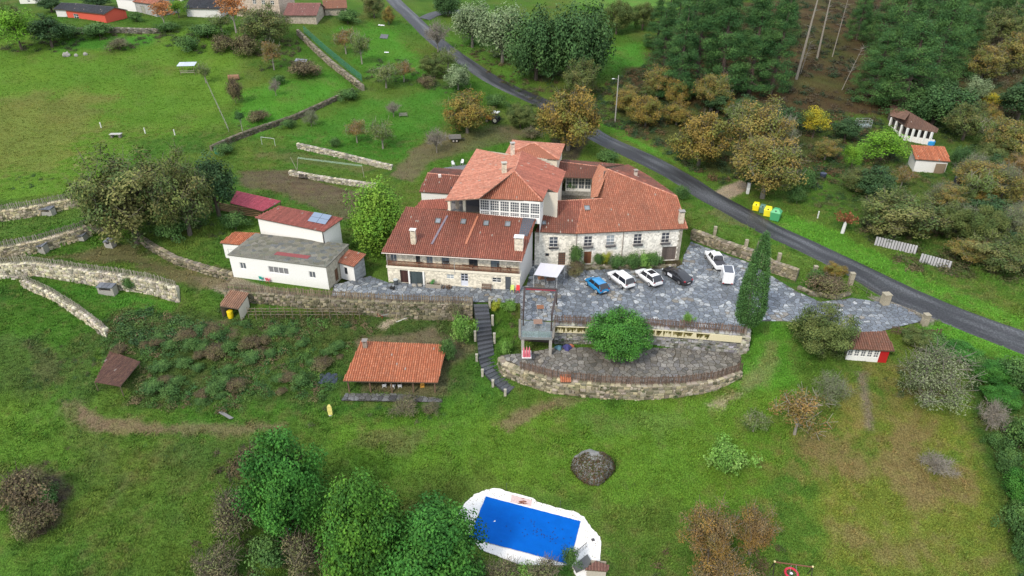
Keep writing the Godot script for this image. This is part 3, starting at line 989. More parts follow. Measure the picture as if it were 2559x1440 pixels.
# ---------------------------------------------------------------- walls with openings
# a to b runs left to right seen from outside; holes are [u0, v0, u1, v1] in metres from a's foot
func facade(m: MB, a: Vector3, b: Vector3, y0: float, y1: float, holes: Array, deep := 0.22) -> void:
	var d := b - a
	d.y = 0
	var l := d.length()
	d /= l
	var out := d.cross(Vector3.UP)
	var us := [0.0, l]
	var vs := [y0, y1]
	for h in holes:
		us.append(h[0]); us.append(h[2]); vs.append(h[1]); vs.append(h[3])
	us.sort(); vs.sort()
	var o := Vector3(a.x, 0, a.z)
	for i in us.size() - 1:
		for j in vs.size() - 1:
			var u0: float = us[i]
			var u1: float = us[i + 1]
			var v0: float = vs[j]
			var v1: float = vs[j + 1]
			if u1 - u0 < 0.001 or v1 - v0 < 0.001 or u0 < -0.001 or u1 > l + 0.001: continue
			var open := false
			for h in holes:
				if (u0 + u1) / 2 > h[0] and (u0 + u1) / 2 < h[2] and (v0 + v1) / 2 > h[1] and (v0 + v1) / 2 < h[3]: open = true
			if open: continue
			m.quad(o + d * u0 + Vector3(0, v0, 0), o + d * u1 + Vector3(0, v0, 0), o + d * u1 + Vector3(0, v1, 0), o + d * u0 + Vector3(0, v1, 0))
	for h in holes:
		var p := [o + d * h[0] + Vector3(0, h[1], 0), o + d * h[2] + Vector3(0, h[1], 0), o + d * h[2] + Vector3(0, h[3], 0), o + d * h[0] + Vector3(0, h[3], 0)]
		for k in 4: m.quad(p[k], p[(k + 1) % 4], p[(k + 1) % 4] - out * deep, p[k] - out * deep)

# a window, door or shutter filling a hole: frame with bars, and panes behind
func fill_hole(parent: Node3D, called: String, a: Vector3, b: Vector3, h: Array, deep: float, cols: int, rows: int, frame: Color, pane: Color, solid := 0.0, bar := 0.06) -> void:
	var d := b - a
	d.y = 0
	d = d.normalized()
	var out := d.cross(Vector3.UP)
	var o := Vector3(a.x, 0, a.z) - out * deep
	var f := mb(frame)
	var w: float = h[2] - h[0]
	var t: float = h[3] - h[1]
	for i in cols + 1:
		var u: float = h[0] + w * i / cols
		u = clampf(u, h[0] + bar / 2, h[2] - bar / 2)
		f.hexa(o + d * u + Vector3(0, h[1] + t / 2, 0), d * bar / 2, Vector3(0, t / 2, 0), out * 0.03)
	for j in rows + 1:
		var v: float = h[1] + t * (solid + (1.0 - solid) * j / rows)
		v = clampf(v, h[1] + bar / 2, h[3] - bar / 2)
		f.hexa(o + d * (h[0] + w / 2) + Vector3(0, v, 0), d * w / 2, Vector3(0, bar / 2, 0), out * 0.028)
	if solid > 0.0:
		f.hexa(o + d * (h[0] + w / 2) + Vector3(0, h[1] + t * solid / 2, 0), d * w / 2, Vector3(0, t * solid / 2, 0), out * 0.02)
	var fo := put(f, called, M.plaster, parent)
	var g := mb(pane)
	g.hexa(o + d * (h[0] + w / 2) + Vector3(0, h[1] + t / 2, 0) - out * 0.015, d * (w / 2 - 0.01), Vector3(0, t / 2 - 0.01, 0), out * 0.008)
	if pane.g > 0.4: put(g, "curtain", M.cloth, fo)
	else: put(g, "pane", M.glass, fo)

func plank_door(parent: Node3D, a: Vector3, b: Vector3, h: Array, deep: float, n: int, tone: Color, called := "door") -> void:
	var d := b - a
	d.y = 0
	d = d.normalized()
	var out := d.cross(Vector3.UP)
	var o := Vector3(a.x, 0, a.z) - out * deep
	var back := mb(tone * 0.5)
	back.hexa(o + d * (h[0] + h[2]) / 2 + Vector3(0, (h[1] + h[3]) / 2, 0) - out * 0.03, d * (h[2] - h[0]) / 2, Vector3(0, (h[3] - h[1]) / 2, 0), out * 0.012)
	var bo := put(back, called, M.wood, parent)
	var w: float = (h[2] - h[0]) / n
	for i in n:
		var m := mb(tone * rng.randf_range(0.7, 1.25))
		m.hexa(o + d * (h[0] + w * (i + 0.5)) + Vector3(0, (h[1] + h[3]) / 2, 0), d * (w / 2 - 0.012), Vector3(0, (h[3] - h[1]) / 2 - 0.01, 0), out * 0.02)
		put(m, "plank", M.wood, bo)

func chimney(parent: Node3D, foot: Vector3, w: float, dpt: float, tall: float, yaw: float, tone: Color, cap: Color) -> void:
	var m := mb(tone)
	m.block(foot - Vector3(0, 0.8, 0), Vector3(w, tall + 0.8, dpt), yaw)
	var c := put(m, "chimney", M.rubble, parent)
	var k := mb(cap)
	var bs := Basis(Vector3.UP, yaw)
	for s in [-1, 1]:
		k.block(foot + Vector3(0, tall, 0) + bs.x * s * (w / 2 - 0.08), Vector3(0.12, 0.22, dpt * 0.9), yaw)
	k.block(foot + Vector3(0, tall + 0.22, 0), Vector3(w + 0.2, 0.1, dpt + 0.2), yaw)
	put(k, "chimney_cap", M.plaster, c)

func skylight(parent: Node3D, p: Vector3, u: Vector3, v: Vector3, w: float, l: float) -> void:
	var n := u.cross(v)
	if n.y < 0: n = -n
	var f := mb(Color(0.16, 0.15, 0.14))
	for s in [-1, 1]:
		f.hexa(p + u * s * (w / 2) + n * 0.1, u * 0.05, v * (l / 2 + 0.05), n * 0.09)
		f.hexa(p + v * s * (l / 2) + n * 0.1, u * (w / 2), v * 0.05, n * 0.09)
	var o := put(f, "skylight", M.metal, parent)
	var g := mb(Color(0.20, 0.24, 0.27))
	g.hexa(p + n * 0.12, u * w / 2, v * l / 2, n * 0.01)
	put(g, "pane", M.glass, o)

# ---------------------------------------------------------------- buildings
const OLD := [Color(0.38, 0.125, 0.078), Color(0.44, 0.15, 0.095), Color(0.33, 0.105, 0.075), Color(0.49, 0.20, 0.135)]
const MID := [Color(0.53, 0.19, 0.105), Color(0.58, 0.225, 0.13), Color(0.48, 0.16, 0.09), Color(0.62, 0.28, 0.175)]
const NEW := [Color(0.60, 0.20, 0.09), Color(0.66, 0.25, 0.12), Color(0.54, 0.165, 0.075), Color(0.70, 0.30, 0.17)]
const PINK := [Color(0.62, 0.25, 0.16), Color(0.68, 0.30, 0.20), Color(0.56, 0.21, 0.13), Color(0.70, 0.34, 0.23)]
const CREAM := Color(0.80, 0.74, 0.60)
const WHITE := Color(0.82, 0.81, 0.78)
const DARKGLASS := Color(0.035, 0.04, 0.05)

func xz(p: Vector3, y: float) -> Vector3: return Vector3(p.x, y, p.z)
func uof(a: Vector3, b: Vector3, px: float, py: float, h: float) -> float:
	# distance along the wall a-b where the ray through a pixel crosses the wall's plane
	var d := b - a
	d.y = 0
	d = d.normalized()
	var nn := d.cross(Vector3.UP)
	var r := ray(px, py)
	var o := Vector3(0, CAM_Y, 0)
	var t := (a - o).dot(nn) / r.dot(nn)
	return (o + r * t - a).dot(d)
func vof(a: Vector3, b: Vector3, px: float, py: float) -> float:
	var d := b - a
	d.y = 0
	d = d.normalized()
	var nn := d.cross(Vector3.UP)
	var r := ray(px, py)
	var o := Vector3(0, CAM_Y, 0)
	return (o + r * ((a - o).dot(nn) / r.dot(nn))).y
func slope_to(a: Vector3, b: Vector3, p: Vector3) -> float:
	var d := b - a
	d.y = 0
	d = d.normalized()
	var q := p - a
	q.y = 0
	return (p.y - a.y) / (q - d * q.dot(d)).length()

func closed_walls(o: Node3D, pts: Array, y0: float, tops: Array, mat: Material, tone: Color, called := "wall") -> void:
	# plain walls round a footprint (anticlockwise seen from above starting anywhere), each its own part
	for i in pts.size():
		var a: Vector3 = pts[i]
		var b: Vector3 = pts[(i + 1) % pts.size()]
		var m := mb(tone)
		m.quad(xz(a, y0), xz(b, y0), xz(b, tops[(i + 1) % pts.size()]), xz(a, tops[i]))
		put(m, called, mat, o)

func build_balcony_house() -> void:
	var a := at(953, 630, 5.2)
	var b := at(1305, 652, 5.2)
	var tr := onroof(1340, 548, a, b, 0.4)
	var tl := onroof(1015, 517, a, b, 0.4)
	var d := (b - a)
	d.y = 0
	d = d.normalized()
	var out := d.cross(Vector3.UP)
	var o := thing("balcony_house", "long house with weathered red tile roof and brown slatted wooden balcony", "house", xz((a + b) / 2, 0))
	tile_slope(o, [a, b, tr, tl], a, b, OLD, 0.4, 0.31)
	var v := (tl - a).normalized()
	# raised dividing courses and a lead-grey strip on the roof
	for q in [[1118, 541, 1079, 612, Color(0.25, 0.20, 0.24)], [1194, 542, 1164, 612, Color(0.55, 0.20, 0.11)]]:
		var m := mb(q[4])
		m.bar(onroof(q[0], q[1], a, b, 0.4) + Vector3(0, 0.12, 0), onroof(q[2], q[3], a, b, 0.4) + Vector3(0, 0.12, 0), 0.32, 0.1)
		put(m, "roof_strip", M.tile, o)
	var sl := mb(Color(0.10, 0.11, 0.135))
	var sp := [onroof(1296, 590, a, b, 0.4), onroof(1318, 592, a, b, 0.4), onroof(1337, 549, a, b, 0.4), onroof(1307, 546, a, b, 0.4)]
	for k in 4: sp[k] = sp[k] + Vector3(0, 0.14, 0)
	sl.quad(sp[0], sp[1], sp[2], sp[3])
	for k in 4: sl.quad(sp[k] - Vector3(0, 0.12, 0), sp[(k + 1) % 4] - Vector3(0, 0.12, 0), sp[(k + 1) % 4], sp[k])
	put(sl, "slate_strip", M.slate, o)
	for q in [[1095, 553], [1158, 555], [1215, 559], [1269, 561]]:
		skylight(o, onroof(q[0], q[1], a, b, 0.4), d, (v - d * v.dot(d)).normalized(), 0.75, 0.95)
	chimney(o, onroof(1034, 608, a, b, 0.4), 0.75, 0.6, 2.0, atan2(-d.z, d.x), Color(0.66, 0.58, 0.44), Color(0.75, 0.72, 0.66))
	chimney(o, onroof(1297, 622, a, b, 0.4), 1.25, 0.9, 1.75, atan2(-d.z, d.x), Color(0.72, 0.64, 0.52), Color(0.78, 0.77, 0.76))
	# walls
	var ga := xz(a, 0) + d * 0.55 - out * 0.25
	var gb := xz(b, 0) - d * 0.35 - out * 0.25
	var L := (gb - ga).length()
	var wa := ga - out * 1.0
	var wb := gb - out * 1.0
	var doors := []
	for q in [[975, 993], [1040, 1051], [1066, 1082], [1104, 1123], [1172, 1194], [1226, 1248]]:
		doors.append([clampf(uof(wa, wb, q[0], 660, 3), 0.3, L), 2.86, uof(wa, wb, q[1], 662, 3), 4.95])
	var up := mb(CREAM)
	facade(up, wa, wb, 2.86, 5.55, doors)
	put(up, "upper_wall", M.rubble, o)
	for i in doors.size():
		fill_hole(o, "window_door", wa, wb, doors[i], 0.14, 2, 1, [Color(0.8, 0.8, 0.8), Color(0.07, 0.06, 0.06), Color(0.45, 0.42, 0.4), Color(0.3, 0.3, 0.3), Color(0.05, 0.05, 0.06), Color(0.10, 0.16, 0.15)][i], Color(0.16, 0.19, 0.22) if i in [0, 2, 3, 5] else DARKGLASS)
	var lows := [[1.9, 0.0, 3.2, 2.2], [3.45, 0.0, 5.45, 2.1], [9.1, 1.25, 10.2, 2.0], [11.25, 0.15, 12.35, 2.3], [16.0, 1.15, 17.35, 1.95], [17.95, 0.0, 18.8, 2.25]]
	var gr := mb(Color(0.78, 0.71, 0.57))
	facade(gr, ga, gb, -0.2, 2.5, lows)
	put(gr, "ground_floor_wall", M.rubble, o)
	plank_door(o, ga, gb, lows[0], 0.2, 4, Color(0.09, 0.035, 0.028))
	plank_door(o, ga, gb, lows[1], 0.12, 2, Color(0.075, 0.105, 0.11), "garage_door")
	fill_hole(o, "window", ga, gb, lows[2], 0.1, 2, 2, WHITE, Color(0.3, 0.34, 0.36))
	fill_hole(o, "glazed_door", ga, gb, lows[3], 0.1, 2, 3, Color(0.66, 0.68, 0.75), DARKGLASS, 0.4)
	fill_hole(o, "window", ga, gb, lows[4], 0.1, 2, 2, WHITE, DARKGLASS)
	plank_door(o, ga, gb, lows[5], 0.08, 1, Color(0.11, 0.13, 0.155))
	for u in [3.33, 5.57]:
		var p := mb(WHITE)
		p.hexa(ga + d * u + out * 0.12 + Vector3(0, 1.1, 0), d * 0.11, Vector3(0, 1.1, 0), out * 0.11)
		put(p, "door_post", M.plaster, o)
	# side and back walls
	var bl := xz(tl, 0) + d * 0.5
	var br := xz(tr, 0) - d * 0.5
	var side := mb(Color(0.55, 0.53, 0.50))  # greyer than the front: shade on this side is put into the colour
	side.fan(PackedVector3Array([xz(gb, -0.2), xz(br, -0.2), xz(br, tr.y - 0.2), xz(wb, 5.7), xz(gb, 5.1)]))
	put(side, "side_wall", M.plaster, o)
	var side2 := mb(Color(0.62, 0.56, 0.46))
	side2.fan(PackedVector3Array([xz(bl, -0.2), xz(ga, -0.2), xz(ga, 5.1), xz(wa, 5.7), xz(bl, tl.y - 0.2)]))
	put(side2, "side_wall", M.rubble, o)
	var back := mb(CREAM)
	back.quad(xz(br, -0.2), xz(bl, -0.2), xz(bl, tl.y - 0.2), xz(br, tr.y - 0.2))
	put(back, "back_wall", M.plaster, o)
	# balcony
	var sb := mb(Color(0.80, 0.74, 0.60))
	var s0 := ga + out * 0.12
	var s1 := gb + out * 0.12
	sb.hexa((s0 + s1) / 2 - out * 0.8 + Vector3(0, 2.68, 0), d * (L / 2 + 0.1), Vector3(0, 0.18, 0), out * 0.8)
	put(sb, "balcony_slab", M.plaster, o)
	for f in [3.0, 3.72]:
		var r := mb(Color(0.14, 0.06, 0.035))
		r.hexa((s0 + s1) / 2 - out * 0.06 + Vector3(0, f, 0), d * L / 2, Vector3(0, 0.045, 0), out * 0.035)
		put(r, "balcony_rail", M.wood, o)
	var n := int(L / 0.155)
	var sm := []
	for t in 5:
		var q := mb(Color(0.21, 0.078, 0.036) * (0.7 + 0.16 * t))
		q.box(Vector3(0, 0, 0), Vector3(0.105, 0.8, 0.03))
		sm.append(q.mesh())
	var yaw := atan2(-d.z, d.x)
	for i in n:
		inst(sm[rng.randi() % 5], "balcony_slat", M.wood, o, Transform3D(Basis(Vector3.UP, yaw), s0 + d * (i + 0.5) * L / n + Vector3(0, 3.36, 0)))
	for u in [0.12, L / 2 + 0.3, L - 0.1]:
		var p := mb(Color(0.5, 0.48, 0.46))
		p.tube(s0 + d * u - out * 0.02 + Vector3(0, 2.86 if u != L / 2 + 0.3 else 2.2, 0), s0 + d * u - out * 0.02 + Vector3(0, 5.1, 0), 0.05, 0.05, 6)
		put(p, "pole", M.metal, o)
	var gut := mb(Color(0.55, 0.48, 0.44))
	gut.tube(a + out * 0.06 - Vector3(0, 0.14, 0), b + out * 0.06 - Vector3(0, 0.14, 0), 0.07, 0.07, 6)
	put(gut, "gutter", M.metal, o)
	# things on the balcony and along the wall
	var K := func(u: float, w: float, y: float) -> Vector3: return ga + d * u + out * w + Vector3(0, y, 0)
	for q in [[12.2, -0.9, "brown slatted bench on the balcony between two doors"], [8.9, -0.95, ""]]:
		if q[2]: bench(K.call(q[0], q[1], 2.86), yaw, 1.7, Color(0.13, 0.085, 0.06), q[2])
		else: side_table(K.call(q[0], q[1], 2.86), yaw, Color(0.10, 0.09, 0.085), "small dark table on the balcony beside the grey door")
	for q in [[5.0, "dark chair on the balcony near its left end"], [18.3, "dark chair on the balcony by the right-hand corner post"], [16.9, "dark chair on the balcony beside the green-framed door"]]:
		chair(K.call(q[0], -0.85, 2.86), yaw + 0.3, Color(0.09, 0.08, 0.075), q[1], 0.9)
	bench(K.call(15.2, 0.65, 0.04), yaw, 1.5, Color(0.22, 0.15, 0.11), "weathered wooden bench against the house wall below the double window")
	chair(K.call(19.05, 0.5, 0.04), yaw, Color(0.52, 0.62, 0.16), "lime green folding chair by the blue-grey door", 0.95)
	chair(K.call(19.9, 0.5, 0.04), yaw, Color(0.68, 0.05, 0.05), "red folding chair beside the lime green one", 1.0)
	var st := thing("stone_trough", "long pale stone trough with plants along the house wall", "trough", K.call(7.2, 0.75, 0.04), yaw)
	var tm := mb(Color(0.5, 0.44, 0.36))
	for s in [-1, 1]:
		tm.box(K.call(7.2 + s * 1.1, 0.75, 0.34), Vector3(0.16, 0.6, 0.6), yaw)
		tm.box(K.call(7.2, 0.75 + s * 0.27, 0.34), Vector3(2.06, 0.6, 0.1), yaw)
	put(tm, "basin", M.stone, st)
	var so := mb(Color(0.12, 0.10, 0.07))
	so.box(K.call(7.2, 0.75, 0.5), Vector3(2.04, 0.06, 0.44), yaw)
	put(so, "soil", M.ground, st)
	cushion_plant(K.call(7.0, 0.62, 0.55), 0.55, Color(0.03, 0.16, 0.06), "bushy green potted plant in the stone trough", "plant")
	barrel(K.call(1.35, 0.7, 0.04), 0.36, 0.95, Color(0.07, 0.075, 0.08), "dark grey round bin beside the dark red doorway", "bin", "rubbish_bin", Color(0.45, 0.48, 0.47))
	dog(K.call(1.2, 2.1, 0.04), yaw - 0.5)
	wood_pile(K.call(9.3, 0.8, 0.04), yaw, "heap of logs and pots stacked against the stone wall")
	sack_rock(K.call(4.2, 0.75, 0.04), 0.33, Color(0.5, 0.46, 0.38), "pale boulder before the dark garage door")
	sack_rock(K.call(5.05, 0.65, 0.04), 0.3, Color(0.52, 0.48, 0.40), "smaller pale boulder by the garage door post")

func build_gallery_house() -> void:
	var A := at(1196, 495, 11.3)
	var B := at(1356, 503, 11.3)
	var La := at(1113, 502, 11.0)
	var Lb := at(1192, 373, 11.0)
	var right := Vector3(1, 0, 0)
	var apex := onroof(1286, 428, La, Lb, 0.25, right)
	var rb := onroof(1303, 380, La, Lb, 0.25, right)
	var o := thing("gallery_house", "tall house with pinkish hipped tile roof and white glazed gallery", "house", xz((A + B) / 2, 0))
	tile_slope(o, [La, onroof(1197, 496, La, Lb, 0.25, right), apex, rb, onroof(1262, 388, La, Lb, 0.25, right), Lb], Lb, La, PINK, 0.06, 0.36)  # left slope paler: light from the left is put into its tile tones
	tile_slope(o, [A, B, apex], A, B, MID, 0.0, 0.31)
	var Ra := at(1393, 482, 11.3)
	var Rb := at(1413, 430, 11.3)
	var sR := slope_to(Ra, Rb, apex)
	var lft := Vector3(-1, 0, 0)
	tile_slope(o, [B, onroof(1369, 472, Ra, Rb, sR, lft), Ra, Rb, rb, apex], Ra, Rb, [Color(0.48, 0.165, 0.11), Color(0.52, 0.185, 0.125), Color(0.45, 0.15, 0.10)], 0.0, 0.26)  # right slope darker: its weaker light is put into the tile tones
	ridge(o, A, apex, PINK)
	ridge(o, B, apex, PINK)
	ridge(o, apex, rb, PINK)
	chimney(o, onroof(1260, 433, La, Lb, 0.25, right), 0.7, 0.6, 1.5, 0.2, Color(0.68, 0.6, 0.46), Color(0.45, 0.42, 0.36))
	chimney(o, onroof(1281, 388, La, Lb, 0.25, right), 0.6, 0.6, 1.9, 0.2, Color(0.72, 0.6, 0.48), Color(0.4, 0.38, 0.35))
	# the glazed gallery
	var ga := at(1199, 533, 8.6)
	var gb := at(1349, 548, 8.4)
	var y0 := 8.2
	var L := Vector2(gb.x - ga.x, gb.z - ga.z).length()
	var holes := []
	var n := 6
	for i in n:
		var w := L / n
		holes.append([w * i + 0.09, y0 + 1.0, w * (i + 1) - 0.09, 10.85])
		holes.append([w * i + 0.09, y0 + 0.3, w * (i + 1) - 0.09, y0 + 0.85])
	var fm := mb(WHITE)
	facade(fm, ga, gb, y0 - 0.6, 11.2, holes, 0.12)
	put(fm, "gallery_front", M.plaster, o)
	for i in holes.size():
		fill_hole(o, "gallery_window" if i % 2 == 0 else "gallery_panel", ga, gb, holes[i], 0.06, 4, 4 if i % 2 == 0 else 2, WHITE, Color(0.09, 0.095, 0.11), 0.0, 0.05)
	var d := (gb - ga)
	d.y = 0
	d = d.normalized()
	var out := d.cross(Vector3.UP)
	# right flank of the gallery and house walls
	var gr2 := xz(gb, 0) - out * 3.6
	var h2 := [[0.3, y0 + 1.0, 1.5, 10.9], [1.8, y0 + 1.0, 3.0, 10.9]]
	var sd := mb(WHITE)
	facade(sd, gb, gr2, 4.0, 11.2, h2, 0.12)
	put(sd, "side_wall", M.plaster, o)
	for h in h2: fill_hole(o, "side_window", gb, gr2, h, 0.06, 2, 4, WHITE, Color(0.30, 0.34, 0.38), 0.0, 0.05)
	var c1 := gr2 + d * 2.2
	var body := [c1, xz(Ra, 0) - out * 0.6 - d * 0.5, xz(Rb, 0) - d * 0.5, xz(rb, 0) + d * 4.0 - out * 2.0, xz(Lb, 0) + d * 0.7, xz(La, 0) + d * 0.7 - out * 5.5, xz(ga, 0) - out * 5.5, xz(ga, 0)]
	var tops := [11.4, 11.2, 11.2, 11.6, 10.9, 10.9, 12.2, 11.2]
	for i in body.size() - 1:
		var p: Vector3 = body[i]
		var q: Vector3 = body[i + 1]
		var m := mb(Color(0.66, 0.60, 0.50))
		m.quad(xz(p, 0), xz(q, 0), xz(q, tops[i + 1]), xz(p, tops[i]))
		put(m, "wall", M.plaster, o)
	var wj := mb(Color(0.66, 0.60, 0.50))
	wj.quad(xz(gr2, 0), xz(c1, 0), xz(c1, 11.4), xz(gr2, 11.4))
	put(wj, "wall", M.plaster, o)
	# blue door under the right-hand eave
	var bd := mb(Color(0.04, 0.14, 0.22))
	bd.quad(c1.lerp(body[1], 0.1) + Vector3(0.02, 8.7, 0.05), c1.lerp(body[1], 0.75) + Vector3(0.02, 8.7, 0.05), c1.lerp(body[1], 0.75) + Vector3(0.02, 10.9, 0.05), c1.lerp(body[1], 0.1) + Vector3(0.02, 10.9, 0.05))
	put(bd, "blue_door", M.paint, o)
	# open loggia on the left: pillars, floor, dark back wall
	for q in [[1124, 526], [1161, 523]]:
		var p := mb(CREAM)
		var f := at(q[0], q[1], 8.5)
		p.block(xz(f, 7.8), Vector3(0.42, 2.95, 0.42), atan2(-d.z, d.x))
		put(p, "loggia_pillar", M.plaster, o)
	var lf := mb(Color(0.3, 0.28, 0.26))
	var l0 := at(1115, 528, 8.2)
	lf.quad(l0, at(1198, 531, 8.2), at(1198, 531, 8.2) - out * 5.6, l0 - out * 5.6)
	put(lf, "loggia_floor", M.stone, o)
	var lb := mb(Color(0.10, 0.10, 0.115))
	lb.quad(xz(l0, 8.2) - out * 3.2, xz(ga, 8.2) - out * 3.2, xz(ga, 11.0) - out * 3.2, xz(l0, 11.0) - out * 3.2)
	put(lb, "loggia_back", M.wood, o)
	var cur := mb(Color(0.36, 0.30, 0.24))
	for i in 5: cur.box(at(1137, 520, 8.9) - out * 0.6 + d * (i * 0.12) + Vector3(0, 0.7, 0), Vector3(0.1, 2.2, 0.07), 0.3 * i)
	put(cur, "loggia_curtain", M.cloth, o)
	# rear block with its own hip
	var r := thing("rear_block", "square rear house with low salmon hipped tile roof", "house", xz(at(1337, 375, 10.0), 4.0))
	var E := [at(1262, 388, 10.0), at(1397, 399, 10.0), at(1411, 361, 10.0), at(1282, 350, 10.0)]
	var ap := at(1337, 358, 11.6)
	var ap2 := ap.lerp(at(1312, 360, 11.6), 0.4)
	tile_slope(r, [E[0], E[1], ap, ap2], E[0], E[1], MID, 0.0, 0.33)
	tile_slope(r, [E[1], E[2], ap], E[1], E[2], PINK, 0.05, 0.33)
	tile_slope(r, [E[2], E[3], ap2, ap], E[2], E[3], PINK, 0.05, 0.33)
	tile_slope(r, [E[3], E[0], ap2], E[3], E[0], PINK, 0.05, 0.33)
	ridge(r, ap, E[1], PINK); ridge(r, ap2, E[0], PINK); ridge(r, ap, ap2, PINK); ridge(r, ap, E[2], PINK)
	closed_walls(r, [E[0].lerp(ap, 0.08), E[1].lerp(ap, 0.08), E[2].lerp(ap, 0.08), E[3].lerp(ap, 0.08)], 2.0, [9.9, 9.9, 9.9, 9.9], M.plaster, Color(0.72, 0.64, 0.52))
	# annex on the left
	var x := thing("side_annex", "low annex with mottled dark red tiles beside the tall house", "house", xz(at(1095, 470, 5.0), 1.0))
	var fa := at(1047, 479, 6.0)
	var fb := at(1124, 484, 6.0)
	var ra := onroof(1068, 433, fa, fb, 0.4)
	var rr := onroof(1148, 440, fa, fb, 0.4)
	tile_slope(x, [fa, fb, rr, ra], fa, fb, OLD, 0.4, 0.36)
	var ba := onroof(1084, 420, ra, rr, -0.2)
	var bb := onroof(1160, 425, ra, rr, -0.2)
	tile_slope(x, [bb, ba, ra, rr], bb, ba, OLD, 0.9, 0.34)
	ridge(x, ra, rr, PINK, 0.12)
	closed_walls(x, [fa.lerp(rr, 0.05), fb.lerp(ra, 0.05), bb.lerp(ra, 0.08), ba.lerp(rr, 0.08)], 1.0, [5.9, 5.9, 5.9, 5.9], M.plaster, WHITE)
	var pt := mb(Color(0.75, 0.65, 0.6))
	pt.block(onroof(1099, 443, fa, fb, 0.4), Vector3(0.5, 0.5, 0.5), 0.2)
	put(pt, "roof_vent", M.plaster, x)
	var y := thing("link_roof", "low plain salmon roof between annex and balcony house", "roof", xz(at(1080, 510, 6.0), 2.0))
	var ya := at(1036, 520, 6.2)
	var yb := at(1124, 524, 6.2)
	tile_slope(y, [ya, yb, onroof(1122, 496, ya, yb, 0.3), onroof(1052, 501, ya, yb, 0.3)], ya, yb, [Color(0.52, 0.17, 0.11), Color(0.5, 0.16, 0.10)], 0.0, 0.3)
	closed_walls(y, [ya, yb, onroof(1122, 496, ya, yb, 0.3), onroof(1052, 501, ya, yb, 0.3)], 0.5, [6.0, 6.0, 6.4, 6.4], M.plaster, CREAM)

